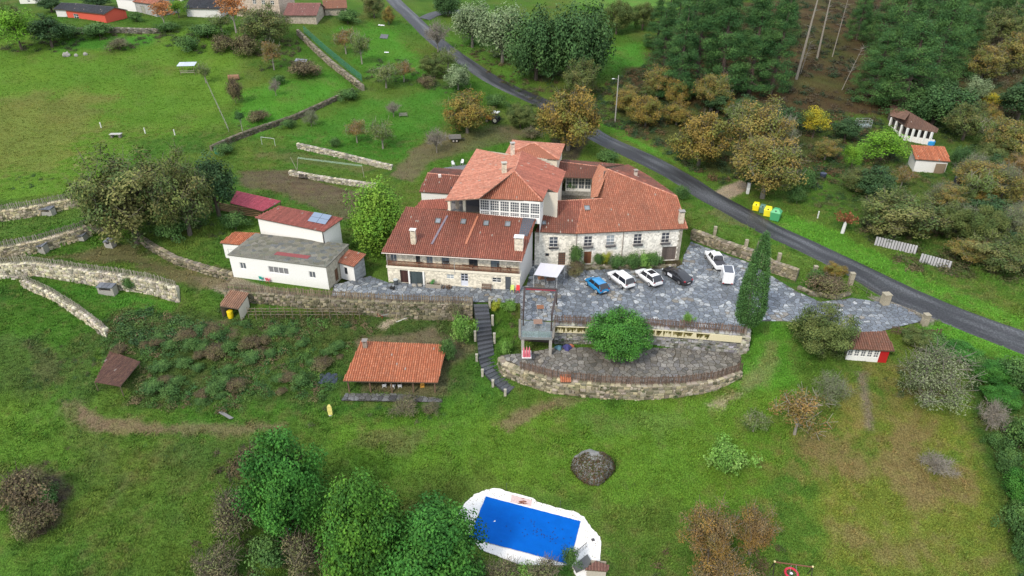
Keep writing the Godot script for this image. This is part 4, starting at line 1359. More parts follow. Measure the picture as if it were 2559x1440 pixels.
func build_stone_house() -> void:
	var e0 := at(1338, 579, 5.8)
	var e1 := at(1440, 584, 5.8)
	var e2 := at(1718, 571, 5.8)
	var o := thing("stone_house", "wedge-shaped whitewashed stone house with red tile roof facing the car park", "house", xz((e1 + e2) / 2, 0))
	var s := 0.45
	var t0 := onroof(1366, 504, e1, e2, s)
	var t1 := onroof(1457, 499, e1, e2, s)
	var t2 := onroof(1505, 497, e1, e2, s)
	var t3 := onroof(1518, 423, e1, e2, s)
	var t4 := onroof(1691, 491, e1, e2, s)
	tile_slope(o, [e1, e2, t4, t3, t2, t1], e1, e2, MID, 0.3, 0.31)
	var e0b := onroof(1338, 579, e1, e2, s)
	tile_slope(o, [e0b, e1, t1, t0], e0b, e1, OLD, 0.5, 0.31)
	ridge(o, e1, t1, MID, 0.13)
	ridge(o, t3, t4, PINK, 0.14)
	ridge(o, t4, e2, MID, 0.13)
	ridge(o, t0, t2, PINK, 0.12)
	var b0 := onroof(1569, 412, t3, t4, -0.2)
	var b1 := onroof(1615, 437, t3, t4, -0.2)
	var b2 := onroof(1680, 482, t3, t4, -0.2)
	tile_slope(o, [t4, b2, b1, b0, t3], b2, b0, OLD, 0.75, 0.31)
	chimney(o, onroof(1701, 556, e1, e2, s), 0.75, 0.7, 1.7, 0.1, Color(0.62, 0.54, 0.42), Color(0.3, 0.28, 0.26))
	chimney(o, onroof(1588, 440, t3, t4, -0.2), 0.5, 0.5, 0.8, 0.1, Color(0.55, 0.46, 0.38), Color(0.3, 0.25, 0.22))
	var d := (e2 - e1)
	d.y = 0
	d = d.normalized()
	var out := d.cross(Vector3.UP)
	var v := (t4 - e2)
	v = (v - d * v.dot(d)).normalized()
	skylight(o, onroof(1467, 521, e1, e2, s), d, v, 0.8, 0.9)
	skylight(o, onroof(1359, 558, e1, e2, s), d, v, 0.6, 0.7)
	# front walls with openings read off the picture
	var w1 := xz(e1, 0) - out * 0.45
	var w2 := xz(e2, 0) - out * 0.45 - d * 0.55
	var w0 := xz(e0b, 0) - out * 0.4
	var hs := []
	for q in [[1460, 1482], [1516, 1538], [1584, 1606], [1653, 1673]]:
		var u0 := uof(w1, w2, q[0], 598, 4)
		hs.append([u0, 3.25, u0 + 1.3, 5.0])
	var dr := uof(w1, w2, 1459, 640, 1)
	hs.append([dr, 0.15, dr + 1.25, 2.35])
	var gd := uof(w1, w2, 1653, 640, 1)
	hs.append([gd, 0.05, gd + 2.35, 2.5])
	var bw := uof(w1, w2, 1514, 632, 1)
	hs.append([bw, 0.9, bw + 1.15, 2.3])
	var fm := mb(Color(0.86, 0.82, 0.74))
	facade(fm, w1, w2, -0.3, 6.0, hs)
	put(fm, "front_wall", M.rubble, o)
	for i in 4:
		fill_hole(o, "window", w1, w2, hs[i], 0.12, 2, 3, WHITE, Color(0.06, 0.065, 0.08) if i != 1 else Color(0.30, 0.33, 0.36))
		# iron balconette: rail with bars
		var m := mb(Color(0.06, 0.055, 0.06))
		var c: Vector3 = w1 + d * (hs[i][0] + 0.65) + out * 0.22
		m.hexa(c + Vector3(0, 3.15, 0), d * 0.78, Vector3(0, 0.06, 0), out * 0.22)
		m.hexa(c + out * 0.2 + Vector3(0, 3.95, 0), d * 0.78, Vector3(0, 0.025, 0), out * 0.02)
		for k in 11: m.hexa(c + out * 0.2 + d * (k / 10.0 - 0.5) * 1.52 + Vector3(0, 3.55, 0), d * 0.014, Vector3(0, 0.4, 0), out * 0.014)
		put(m, "balconette", M.metal, o)
		var sl := mb(Color(0.12, 0.11, 0.115))
		for k in 5: sl.hexa(c + out * 0.2 + d * (k / 4.0 - 0.5) * 1.3 + Vector3(0, 3.3, 0), d * 0.13, Vector3(0, 0.11, 0), out * 0.1)
		put(sl, "flower_box", M.plastic, o)
	plank_door(o, w1, w2, hs[4], 0.15, 4, Color(0.30, 0.12, 0.05))
	plank_door(o, w1, w2, hs[5], 0.18, 8, Color(0.17, 0.135, 0.12), "barn_door")
	fill_hole(o, "blind_window", w1, w2, hs[6], 0.08, 2, 1, Color(0.66, 0.62, 0.53), Color(0.62, 0.58, 0.48))
	var hl := []
	var k0 := uof(w0, w1, 1373, 598, 4)
	hl.append([k0, 3.25, k0 + 1.35, 5.0])
	var k1 := uof(w0, w1, 1395, 640, 1)
	hl.append([k1, 0.05, k1 + 1.15, 2.3])
	var k2 := uof(w0, w1, 1363, 625, 1)
	hl.append([k2, 1.6, k2 + 0.6, 2.15])
	var fl := mb(Color(0.84, 0.79, 0.68))
	facade(fl, w0, w1, -0.3, 6.0, hl)
	put(fl, "front_wall", M.rubble, o)
	fill_hole(o, "window", w0, w1, hl[0], 0.12, 2, 3, WHITE, Color(0.07, 0.08, 0.1))
	fill_hole(o, "barred_door", w0, w1, hl[1], 0.12, 4, 6, Color(0.20, 0.09, 0.045), Color(0.10, 0.09, 0.08))
	fill_hole(o, "small_window", w0, w1, hl[2], 0.12, 1, 1, Color(0.2, 0.15, 0.12), DARKGLASS)
	var bm := mb(Color(0.06, 0.055, 0.06))
	var cc2: Vector3 = w0 + (w1 - w0).normalized() * (hl[0][0] + 0.67) + out * 0.2
	bm.hexa(cc2 + Vector3(0, 3.15, 0), d * 0.78, Vector3(0, 0.05, 0), out * 0.2)
	bm.hexa(cc2 + out * 0.18 + Vector3(0, 3.9, 0), d * 0.78, Vector3(0, 0.025, 0), out * 0.02)
	for k in 11: bm.hexa(cc2 + out * 0.18 + d * (k / 10.0 - 0.5) * 1.5 + Vector3(0, 3.55, 0), d * 0.014, Vector3(0, 0.37, 0), out * 0.014)
	put(bm, "balconette", M.metal, o)
	# right gable, rear and left walls
	var body := [w2, xz(t4, 0) - d * 0.6 + out * 0.2, xz(b2, 0) - d * 0.5, xz(b0, 0) - d * 0.4 + out * 0.3, xz(t3, 0) - d * 0.6, xz(t2, 0) + out * 0.1, xz(t0, 0), w0]
	var tp := [6.0, t4.y - 0.2, b2.y - 0.2, b0.y - 0.2, t3.y - 0.3, t2.y - 0.2, t0.y - 0.2, 5.7]
	for i in body.size() - 1:
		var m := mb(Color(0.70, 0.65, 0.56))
		m.quad(xz(body[i], -0.3), xz(body[i + 1], -0.3), xz(body[i + 1], tp[i + 1]), xz(body[i], tp[i]))
		put(m, "wall", M.rubble, o)
	# quoins up the corner beside the barn door
	for i in 14:
		var m := mb(Color(0.50, 0.46, 0.38) * rng.randf_range(0.8, 1.2))
		m.box(w2 - d * (0.2 if i % 2 else 0.28) + out * 0.02 + Vector3(0, 0.2 + i * 0.41, 0), Vector3(0.42 if i % 2 else 0.6, 0.36, 0.1), atan2(-d.z, d.x))
		put(m, "quoin", M.stone, o)
	for q in [[1428, 1.5], [1555, 9.5]]:
		var m := mb(Color(0.33, 0.28, 0.24))
		var u := uof(w1, w2, q[0], 620, 3)
		if u < 0.2: u = 0.2
		m.tube(w1 + d * u + out * 0.08 + Vector3(0, 0.1, 0), w1 + d * u + out * 0.08 + Vector3(0, 5.7, 0), 0.06, 0.06, 6)
		put(m, "drainpipe", M.metal, o)
	# courtyard wing behind
	var c := thing("courtyard_wing", "rear wing with glazed white gallery over a small courtyard", "house", xz(at(1450, 440, 5.5), 0))
	var ca := at(1400, 443, 6.2)
	var cb := at(1482, 446, 6.2)
	var cr0 := onroof(1396, 404, ca, cb, 0.4)
	var cr1 := onroof(1510, 418, ca, cb, 0.4)
	tile_slope(c, [ca, cb, cr1, cr0], ca, cb, OLD, 0.65, 0.31)
	var k3 := onroof(1409, 399, cr0, cr1, -0.2)
	var k4 := onroof(1560, 412, cr0, cr1, -0.2)
	tile_slope(c, [k4, k3, cr0, cr1], k4, k3, OLD, 0.95, 0.31)
	ridge(c, cr0, cr1, PINK, 0.12)
	# plain salmon slope that faces the courtyard
	var q0 := xz(cb, 6.2)
	var q1 := at(1484, 497, 6.6)
	tile_slope(c, [q0, q1, t2, t3, cr1], q0, q1, [Color(0.60, 0.25, 0.15), Color(0.64, 0.28, 0.17)], 0.02, 0.4)
	var gA := at(1413, 476, 3.0)
	var gB := at(1476, 478, 3.0)
	var dd := (gB - gA)
	dd.y = 0
	var LL := dd.length()
	dd = dd.normalized()
	var ho := []
	for i in 4: ho.append([LL * i / 4 + 0.06, 3.4, LL * (i + 1) / 4 - 0.06, 5.6])
	var cw := mb(WHITE)
	facade(cw, gA, gB, 2.9, 6.0, ho, 0.1)
	put(cw, "gallery_front", M.plaster, c)
	for i in 4: fill_hole(c, "gallery_window", gA, gB, ho[i], 0.05, 2, 3, WHITE, Color(0.12, 0.13, 0.15), 0.0, 0.05)
	var cl := mb(Color(0.36, 0.35, 0.32))
	cl.quad(xz(gA, -0.2) - dd * 1.2, xz(gB, -0.2) + dd * 1.0, xz(gB, 2.9) + dd * 1.0, xz(gA, 2.9) - dd * 1.2)
	put(cl, "courtyard_wall", M.rubble, c)
	var cbk := mb(CREAM)
	cbk.quad(xz(k4, 0), xz(k3, 0), xz(k3, k3.y - 0.2), xz(k4, k4.y - 0.2))
	cbk.quad(xz(k3, 0), xz(ca, 0), xz(ca, 6.0), xz(k3, k3.y - 0.2))
	cbk.quad(xz(cb, 0), xz(q1, 0), xz(q1, 6.4), xz(cb, 6.0))
	put(cbk, "wall", M.plaster, c)

func flat_wall_house(o: Node3D, F: Array, y0: float, top: float, tone: Color, mat: Material) -> void:
	closed_walls(o, F, y0, [top, top, top, top], mat, tone)

func build_outbuildings() -> void:
	# flat-roofed white building
	var a := at(584, 692, 0.0)
	var b := at(823, 724, 0.0)
	var d := (b - a).normalized()
	var out := d.cross(Vector3.UP)
	var yaw := atan2(-d.z, d.x)
	var L := (b - a).length()
	var o := thing("flat_roof_building", "long white single-storey building with flat stone-grey roof terrace", "building", (a + b) / 2)
	var hs := []
	for q in [[603, 619], [672, 722], [771, 788]]: hs.append([uof(a, b, q[0], 680, 2), 1.65, uof(a, b, q[1], 685, 2), 2.75])
	var fm := mb(WHITE)
	facade(fm, a, b, -0.3, 3.75, hs)
	put(fm, "front_wall", M.plaster, o)
	for i in 3: fill_hole(o, "window", a, b, hs[i], 0.1, 2 if i != 1 else 4, 1, WHITE, Color(0.12, 0.13, 0.15) if i != 1 else Color(0.20, 0.20, 0.21), 0.0, 0.08)
	var bk := -out * 7.4
	var sd := mb(Color(0.42, 0.39, 0.30))
	facade(sd, b, b + bk, -0.3, 3.75, [[2.2, 0.0, 3.3, 2.1]])
	put(sd, "side_wall", M.rubble, o)
	plank_door(o, b, b + bk, [2.2, 0.0, 3.3, 2.1], 0.12, 4, Color(0.2, 0.1, 0.05))
	var s2 := mb(WHITE)
	s2.quad(a + bk, a - Vector3(0, 0.3, 0), a + Vector3(0, 3.75, 0), a + bk + Vector3(0, 3.75, 0))
	s2.quad(b + bk, a + bk, a + bk + Vector3(0, 3.75, 0), b + bk + Vector3(0, 3.75, 0))
	put(s2, "wall", M.plaster, o)
	var rf := mb(Color(0.27, 0.26, 0.215))
	rf.hexa((a + b) / 2 + bk / 2 + Vector3(0, 3.84, 0), d * (L / 2 + 0.12), Vector3(0, 0.09, 0), out * 3.8)
	var ro := put(rf, "roof_slab", M.stone, o)
	# irregular stones of the roof terrace
	var ol := PackedVector2Array()
	for q in [a + d * 0.1, b - d * 0.1, b + bk - d * 0.1, a + bk + d * 0.1]: ol.append(Vector2(q.x, q.z))
	var tones := [Color(0.19, 0.185, 0.15), Color(0.23, 0.215, 0.165), Color(0.21, 0.20, 0.14), Color(0.26, 0.24, 0.19), Color(0.175, 0.18, 0.17)]
	for p in voronoi(ol, 0.8, 0.03):
		var m := mb((tones[rng.randi() % 5] as Color) * rng.randf_range(0.8, 1.2))
		m.prism(p, 3.93, 3.955, 0.02)
		put(m, "roof_stone", M.stone, ro)
	# thin railing round the roof
	var rl := mb(Color(0.16, 0.2, 0.17))
	for i in 9:
		var p := a + d * (L * i / 8.0) - out * 0.12 + Vector3(0, 3.93, 0)
		rl.bar(p, p + Vector3(0, 0.85, 0), 0.035, 0.035)
	for i in 4:
		var p := b + bk * (i / 4.0) - d * 0.12 + Vector3(0, 3.93, 0)
		rl.bar(p, p + Vector3(0, 0.85, 0), 0.035, 0.035)
	rl.bar(a - out * 0.12 + Vector3(0, 4.75, 0), b - out * 0.12 + Vector3(0, 4.75, 0), 0.02, 0.02)
	rl.bar(b - out * 0.12 + Vector3(0, 4.75, 0), b + bk * 0.75 + Vector3(0, 4.75, 0), 0.02, 0.02)
	put(rl, "railing", M.metal, o)
	var mt := thing("roof_mat", "long dark red strip of matting on the flat roof", "mat", at(730, 638, 3.96), yaw)
	var mm := mb(Color(0.22, 0.055, 0.055))
	mm.box(at(730, 638, 3.98), Vector3(5.6, 0.04, 1.0), yaw)
	mm.col = Color(0.28, 0.08, 0.075)
	for i in 9: mm.box(at(730, 638, 4.005) + d * (i - 4) * 0.6, Vector3(0.04, 0.015, 1.02), yaw)
	put(mm, "matting", M.cloth, mt)
	# little tiled roof at its left end
	var x := thing("tiled_lean_to", "small orange tiled lean-to at the end of the flat roof", "lean-to", xz(at(600, 610, 2.8), 0.3))
	var xa := at(549, 607, 3.2)
	var xb := at(598, 612, 3.2)
	tile_slope(x, [xa, xb, onroof(648, 583, xa, xb, 0.2), onroof(585, 580, xa, xb, 0.2)], xa, xb, NEW, 0.5, 0.31)
	closed_walls(x, [xa.lerp(onroof(648, 583, xa, xb, 0.2), 0.06), xb - d * 0.2, onroof(640, 585, xa, xb, 0.2), onroof(588, 583, xa, xb, 0.2)], -0.2, [3.1, 3.1, 3.5, 3.5], M.plaster, WHITE)
	chair(at(655, 702, 0.0), yaw + PI, Color(0.02, 0.36, 0.30), "turquoise plastic chair before the white building", 0.95)
	chair(at(671, 706, 0.0), yaw + PI, Color(0.62, 0.10, 0.14), "red plastic chair beside the turquoise one", 0.95)
	# white shed with single-pitch red roof
	var s := thing("red_roof_shed", "white windowless shed with smooth red roof carrying solar panels", "shed", xz(at(745, 590, 3.8), 2.0))
	var e0 := at(637, 544, 6.1)
	var e1 := at(809, 579, 6.1)
	var f0 := onroof(697, 515, e0, e1, 0.16)
	var f1 := onroof(857, 546, e0, e1, 0.16)
	tile_slope(s, [e0, e1, f1, f0], e0, e1, [Color(0.48, 0.155, 0.115), Color(0.50, 0.165, 0.125)], 0.06, 0.24, 0.14)
	var D := (e1 - e0)
	D.y = 0
	D = D.normalized()
	var O := D.cross(Vector3.UP)
	var W := [xz(e0, 0) + D * 0.3 - O * 0.25, xz(e1, 0) - D * 0.3 - O * 0.25, xz(f1, 0) - D * 0.5 + O * 0.3, xz(f0, 0) + D * 0.3 + O * 0.3]
	closed_walls(s, W, 0.0, [6.0, 6.0, f1.y - 0.1, f0.y - 0.1], M.plaster, Color(0.82, 0.80, 0.75))
	var pp := mb(Color(0.06, 0.055, 0.055))
	pp.tube(xz(W[1], 3.9) + O * 0.1 - D * 0.1, xz(W[1], 5.9) + O * 0.1 - D * 0.1, 0.09, 0.07, 6)
	put(pp, "drainpipe", M.metal, s)
	var vv := (f1 - e1)
	vv = (vv - D * vv.dot(D)).normalized()
	var nn := D.cross(vv)
	if nn.y < 0: nn = -nn
	var vt := (vv + Vector3(0, 0.22, 0)).normalized()
	var nt := D.cross(vt)
	if nt.y < 0: nt = -nt
	var pc := onroof(800, 550, e0, e1, 0.16) + nn * 0.35
	var sp := thing("solar_panel", "pair of tilted blue-grey solar panels on the red shed roof", "solar panel", pc)
	for i in 2:
		for j in 2:
			var g := mb(Color(0.17, 0.22, 0.30))
			g.hexa(pc + D * (i - 0.5) * 1.7 + vt * (j - 0.5) * 1.05, D * 0.82, vt * 0.5, nt * 0.02)
			put(g, "panel", M.glass, sp)
	var fr := mb(Color(0.3, 0.31, 0.33))
	for i in [-1, 1]:
		fr.bar(pc + D * i * 1.3 + vt * 0.9, pc + D * i * 1.3 + vt * 0.9 - nn * 0.6, 0.05, 0.05)
		fr.bar(pc + D * i * 1.3 - vt * 0.9, pc + D * i * 1.3 - vt * 0.9 - nn * 0.36, 0.05, 0.05)
	put(fr, "frame", M.metal, sp)
	# lean-to hut with curved tiles
	var h := thing("tiled_hut", "little white hut with patched tile roof beside the flat-roofed building", "hut", at(880, 698, 0.0))
	var p0 := at(853, 693, 0.0)
	var p1 := at(888, 703, 0.0)
	var hd := (p1 - p0).normalized()
	var ho := hd.cross(Vector3.UP)
	var p2 := p1 - ho * 2.6
	var p3 := p0 - ho * 2.6
	var hf2 := mb(WHITE)
	facade(hf2, p0, p1, -0.2, 2.7, [[0.8, 0.8, 1.4, 2.0]])
	put(hf2, "front_wall", M.plaster, h)
	fill_hole(h, "window", p0, p1, [0.8, 0.8, 1.4, 2.0], 0.1, 1, 1, Color(0.1, 0.09, 0.08), DARKGLASS)
	var hs2 := mb(Color(0.34, 0.35, 0.36))  # white wall coloured grey: the shade on its right side is painted in
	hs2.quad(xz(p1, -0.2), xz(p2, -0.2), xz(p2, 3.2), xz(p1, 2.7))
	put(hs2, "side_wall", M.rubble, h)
	var hs3 := mb(WHITE)
	hs3.quad(xz(p2, -0.2), xz(p3, -0.2), xz(p3, 3.2), xz(p2, 3.2))
	hs3.quad(xz(p3, -0.2), xz(p0, -0.2), xz(p0, 2.7), xz(p3, 3.2))
	put(hs3, "wall", M.plaster, h)
	var r0 := xz(p0, 2.75) - hd * 0.3 + ho * 0.3
	var r1 := xz(p1, 2.75) + hd * 0.3 + ho * 0.3
	tile_slope(h, [r0, r1, xz(p2, 3.4) + hd * 0.3 - ho * 0.2, xz(p3, 3.4) - hd * 0.3 - ho * 0.2], r0, r1, MID, 0.35, 0.31)
	# pink-roofed shelter with log rails
	var k := thing("pink_roof_shelter", "open log-railed shelter with bright pink-red sheet roof", "shelter", at(640, 525, 2.2))
	var ka := at(575, 508, 3.9)
	var kb := at(657, 528, 3.9)
	tile_slope(k, [ka, kb, onroof(702, 503, ka, kb, 0.12), onroof(592, 478, ka, kb, 0.12)], ka, kb, [Color(0.55, 0.10, 0.14), Color(0.58, 0.12, 0.16)], 0.0, 0.24, 0.1)
	log_fence("log_fence", "tall fence of stacked pale logs under the oak trees", [G(362, 488), G(420, 503), G(480, 520), G(532, 530)], 1.9)
	log_fence("log_fence", "tall orange-brown log fence before the pink-roofed shelter", [G(552, 527), G(600, 538), G(655, 545)], 1.7)
	for q in [[577, 509], [657, 527], [700, 504], [594, 480]]:
		var m := mb(Color(0.25, 0.16, 0.1))
		var tp := at(q[0], q[1], 3.8)
		m.tube(onland(tp, -0.2), tp, 0.09, 0.08, 6)
		put(m, "post", M.wood, k)
	# tool shed below the path
	var t := thing("tool_shed", "small open tool shed with pantile roof below the path wall", "shed", G(590, 788))
	var g0: Vector3 = t.position
	var ta := at(549, 764, g0.y + 2.0)
	var tb := at(595, 772, g0.y + 2.0)
	tile_slope(t, [ta, tb, onroof(622, 732, ta, tb, 0.3), onroof(575, 725, ta, tb, 0.3)], ta, tb, [Color(0.42, 0.22, 0.13), Color(0.34, 0.2, 0.13), Color(0.48, 0.28, 0.18)], 0.45, 0.34)
	var tc := onroof(617, 735, ta, tb, 0.3)
	var tw := mb(Color(0.6, 0.56, 0.46))
	tw.quad(xz(tb, g0.y - 0.5), xz(tc, g0.y - 0.5), tc - Vector3(0, 0.15, 0), tb - Vector3(0, 0.15, 0))
	put(tw, "side_wall", M.plaster, t)
	var td := onroof(578, 728, ta, tb, 0.3)
	var tw2 := mb(Color(0.3, 0.26, 0.2))
	tw2.quad(xz(tc, g0.y - 0.5), xz(td, g0.y - 0.5), td - Vector3(0, 0.15, 0), tc - Vector3(0, 0.15, 0))
	tw2.quad(xz(td, g0.y - 0.5), xz(ta, g0.y - 0.5), ta - Vector3(0, 0.15, 0), td - Vector3(0, 0.15, 0))
	put(tw2, "back_wall", M.wood, t)
	barrel(G(577, 794), 0.42, 1.2, Color(0.78, 0.56, 0.01), "yellow plastic barrel in front of the tool shed", "barrel", "barrel", Color(0.8, 0.6, 0.02))
	# barbecue pavilion
	var pv := thing("pavilion", "open barbecue pavilion with bright orange tile roof", "pavilion", at(985, 960, -6.2))
	var va := at(857, 952, -3.9)
	var vb := at(1094, 956, -3.9)
	var vc := onroof(1117, 862, va, vb, 0.24)
	var vd := onroof(902, 853, va, vb, 0.24)
	tile_slope(pv, [va, vb, vc, vd], va, vb, NEW, 0.10, 0.31)
	var VD := (vb - va).normalized()
	var VO := VD.cross(Vector3.UP)
	for i in 5:
		for e in [[va, vb], [vd, vc]]:
			var m := mb(Color(0.22, 0.14, 0.09))
			var tp: Vector3 = e[0].lerp(e[1], 0.04 + 0.92 * i / 4.0) + (VO * -0.4 if e[0] == va else VO * 0.4)
			m.block(xz(tp, -6.4), Vector3(0.18, tp.y + 6.3, 0.18))
			put(m, "post", M.wood, pv)
	var bw := mb(Color(0.32, 0.29, 0.25))
	bw.quad(xz(vc, -6.6) + VO * 0.2, xz(vd, -6.6) + VO * 0.2, vd + VO * 0.2 - Vector3(0, 0.2, 0), vc + VO * 0.2 - Vector3(0, 0.2, 0))
	put(bw, "back_wall", M.rubble, pv)
	chimney(pv, onroof(913, 868, va, vb, 0.24), 0.55, 0.55, 0.9, 0.0, Color(0.3, 0.25, 0.2), Color(0.25, 0.22, 0.2))
	var fl := PackedVector2Array()
	for q in [va - VD * 0.2 + VO * 1.3, vb + VD * 0.6 + VO * 1.3, vc, vd]: fl.append(Vector2(q.x, q.z))
	build_paving("pavilion_floor", "dark slate floor under the barbecue pavilion", fl, -6.12, 0.8, [Color(0.13, 0.13, 0.135), Color(0.19, 0.19, 0.19), Color(0.16, 0.155, 0.15)], Color(0.1, 0.1, 0.09), 60)
	for q in [[961, 962, 0.2], [983, 963, -0.2], [1000, 963, 0.1]]:
		chair(at(q[0], q[1] + 8, -6.08), q[2] + PI, Color(0.8, 0.8, 0.82), "white plastic chair under the front edge of the pavilion roof", 0.9, "white chairs at the pavilion")
	chair(at(1056, 972, -6.08), 0.1, Color(0.72, 0.38, 0.07), "orange wooden double seat at the corner of the pavilion", 0.95)
	# rusted roof on the slope
	var ru := thing("rusty_roof_shelter", "low collapsed shelter with rusty brown sheet roof among the weeds", "shelter", G(290, 960))
	var ua := at(237, 955, -5.2)
	var ub := at(300, 966, -5.2)
	tile_slope(ru, [ua, ub, onroof(350, 905, ua, ub, 0.12), onroof(275, 878, ua, ub, 0.12)], ua, ub, [Color(0.20, 0.10, 0.075), Color(0.24, 0.12, 0.08), Color(0.30, 0.16, 0.10)], 0.25, 0.22, 0.08)
	for q in [ua, ub, onroof(346, 906, ua, ub, 0.12), onroof(277, 880, ua, ub, 0.12)]:
		var m := mb(Color(0.2, 0.15, 0.1))
		m.tube(onland(q, -0.3), q - Vector3(0, 0.05, 0), 0.07, 0.06, 5)
		put(m, "post", M.wood, ru)
	# cottage by the entrance
	var fy := G(2150, 904).y
	var ct := thing("glazed_cottage", "small cottage with brown tile roof and white row of windows", "cottage", at(2155, 902, fy))
	var q0 := at(2112, 900, fy)
	var q1 := at(2192, 906, fy)
	var cd := (q1 - q0).normalized()
	var co := cd.cross(Vector3.UP)
	var CL := (q1 - q0).length()
	var ch := []
	for i in 5: ch.append([CL * i / 5 + 0.1, fy + 0.75, CL * (i + 1) / 5 - 0.1, fy + 1.9])
	var cm := mb(WHITE)
	facade(cm, q0, q1, fy - 0.4, fy + 2.15, ch, 0.12)
	put(cm, "front_wall", M.plaster, ct)
	for g in ch: fill_hole(ct, "window", q0, q1, g, 0.06, 2, 3, WHITE, Color(0.13, 0.14, 0.16), 0.0, 0.05)
	var ea := at(2108, 871, fy + 2.2)
	var eb := at(2237, 877, fy + 2.2)
	tile_slope(ct, [ea, eb, onroof(2214, 828, ea, eb, 0.35), onroof(2120, 832, ea, eb, 0.35)], ea, eb, [Color(0.27, 0.12, 0.075), Color(0.33, 0.15, 0.09), Color(0.22, 0.12, 0.08)], 0.45, 0.31)
	var rw := mb(Color(0.45, 0.02, 0.025))
	rw.quad(xz(q1, fy - 0.4), xz(q1, fy - 0.4) + cd * 1.1, xz(q1, fy + 2.15) + cd * 1.1, xz(q1, fy + 2.15))
	put(rw, "red_panel", M.paint, ct)
	var bq := xz(onroof(2214, 828, ea, eb, 0.35), 0)
	var bp := xz(onroof(2120, 832, ea, eb, 0.35), 0)
	var cwm := mb(Color(0.4, 0.36, 0.3))
	cwm.quad(xz(q1, fy - 0.4) + cd * 1.1, xz(bq, fy - 0.4), xz(bq, fy + 3.2), xz(q1, fy + 2.1) + cd * 1.1)
	cwm.quad(xz(bq, fy - 0.4), xz(bp, fy - 0.4), xz(bp, fy + 3.2), xz(bq, fy + 3.2))
	cwm.quad(xz(bp, fy - 0.4), xz(q0, fy - 0.4), xz(q0, fy + 2.1), xz(bp, fy + 3.2))
	put(cwm, "wall", M.rubble, ct)
	# sheds in the orchard across the lane
	var S := thing("pillar_shed", "long white shed with row of open bays and old brown tiles", "shed", G(2290, 352))
	var gy: float = S.position.y
	var sa := at(2226, 290, gy + 3.0)
	var sm := at(2266, 318, gy + 2.9)
	var sb := at(2342, 331, gy + 2.7)
	var s3 := onroof(2275, 281, sm, sb, 0.35)
	var s4 := onroof(2346, 322, sm, sb, 0.35)
	var s5 := onroof(2230, 276, sa, sm, 0.35)
	tile_slope(S, [sm, sb, s4, s3], sm, sb, [Color(0.28, 0.15, 0.10), Color(0.33, 0.19, 0.13)], 0.55, 0.31)
	tile_slope(S, [sa, sm, s3, s5], sa, sm, [Color(0.28, 0.15, 0.10), Color(0.33, 0.19, 0.13)], 0.55, 0.31)
	for e in [[sa, sm, 3], [sm, sb, 5]]:
		for i in e[2]:
			var m := mb(WHITE)
			var tp: Vector3 = e[0].lerp(e[1], (i + 0.3) / e[2])
			m.block(xz(tp, gy - 0.5), Vector3(0.5, tp.y - gy + 0.4, 0.35), 0.5)
			put(m, "pillar", M.plaster, S)
		var lw := mb(Color(0.75, 0.72, 0.68))
		lw.hexa(xz((e[0] + e[1]) / 2, gy + 0.3), xz(e[1] - e[0], 0) / 2, Vector3(0, 0.8, 0), Vector3(0, 0, 0.1))
		put(lw, "low_wall", M.plaster, S)
		var bk2 := mb(Color(0.16, 0.13, 0.11))
		var off := Vector3(0.8, 0, -2.4)
		bk2.quad(xz(e[0], gy - 0.6) + off, xz(e[1], gy - 0.6) + off, xz(e[1], e[1].y) + off, xz(e[0], e[0].y) + off)
		put(bk2, "back_wall", M.wood, S)
	var bl := thing("water_tank", "bright blue tank at the corner of the white pillar shed", "tank", G(2325, 362))
	var blm := mb(Color(0.03, 0.28, 0.62))
	blm.lathe(bl.position, [Vector2(0.0, 0.0), Vector2(0.75, 0.0), Vector2(0.8, 0.1), Vector2(0.8, 0.85), Vector2(0.7, 0.95), Vector2(0.0, 0.98)], 12)
	put(blm, "tank", M.plastic, bl)
	var T := thing("orange_tile_hut", "white hut with bright orange tile roof in the orchard", "hut", G(2320, 425))
	var ty: float = T.position.y
	var oa := at(2288, 398, ty + 2.6)
	var ob := at(2376, 404, ty + 2.4)
	var oc := onroof(2362, 367, oa, ob, 0.3)
	var od := onroof(2277, 363, oa, ob, 0.3)
	tile_slope(T, [oa, ob, oc, od], oa, ob, NEW, 0.15, 0.31)
	closed_walls(T, [oa.lerp(oc, 0.05), ob.lerp(od, 0.05), oc.lerp(oa, 0.05), od.lerp(ob, 0.05)], ty - 0.8, [oa.y - 0.1, ob.y - 0.1, oc.y - 0.1, od.y - 0.1], M.plaster, WHITE)
	var opn := mb(Color(0.36, 0.27, 0.18))  # brown door panel added over an open, dark doorway
	opn.quad(xz(oa.lerp(ob, 0.62), ty - 0.3) + Vector3(0, 0, 0.02), xz(oa.lerp(ob, 0.92), ty - 0.3) + Vector3(0, 0, 0.02), xz(oa.lerp(ob, 0.92), ty + 1.9) + Vector3(0, 0, 0.02), xz(oa.lerp(ob, 0.62), ty + 1.9) + Vector3(0, 0, 0.02))
	put(opn, "door", M.wood, T)

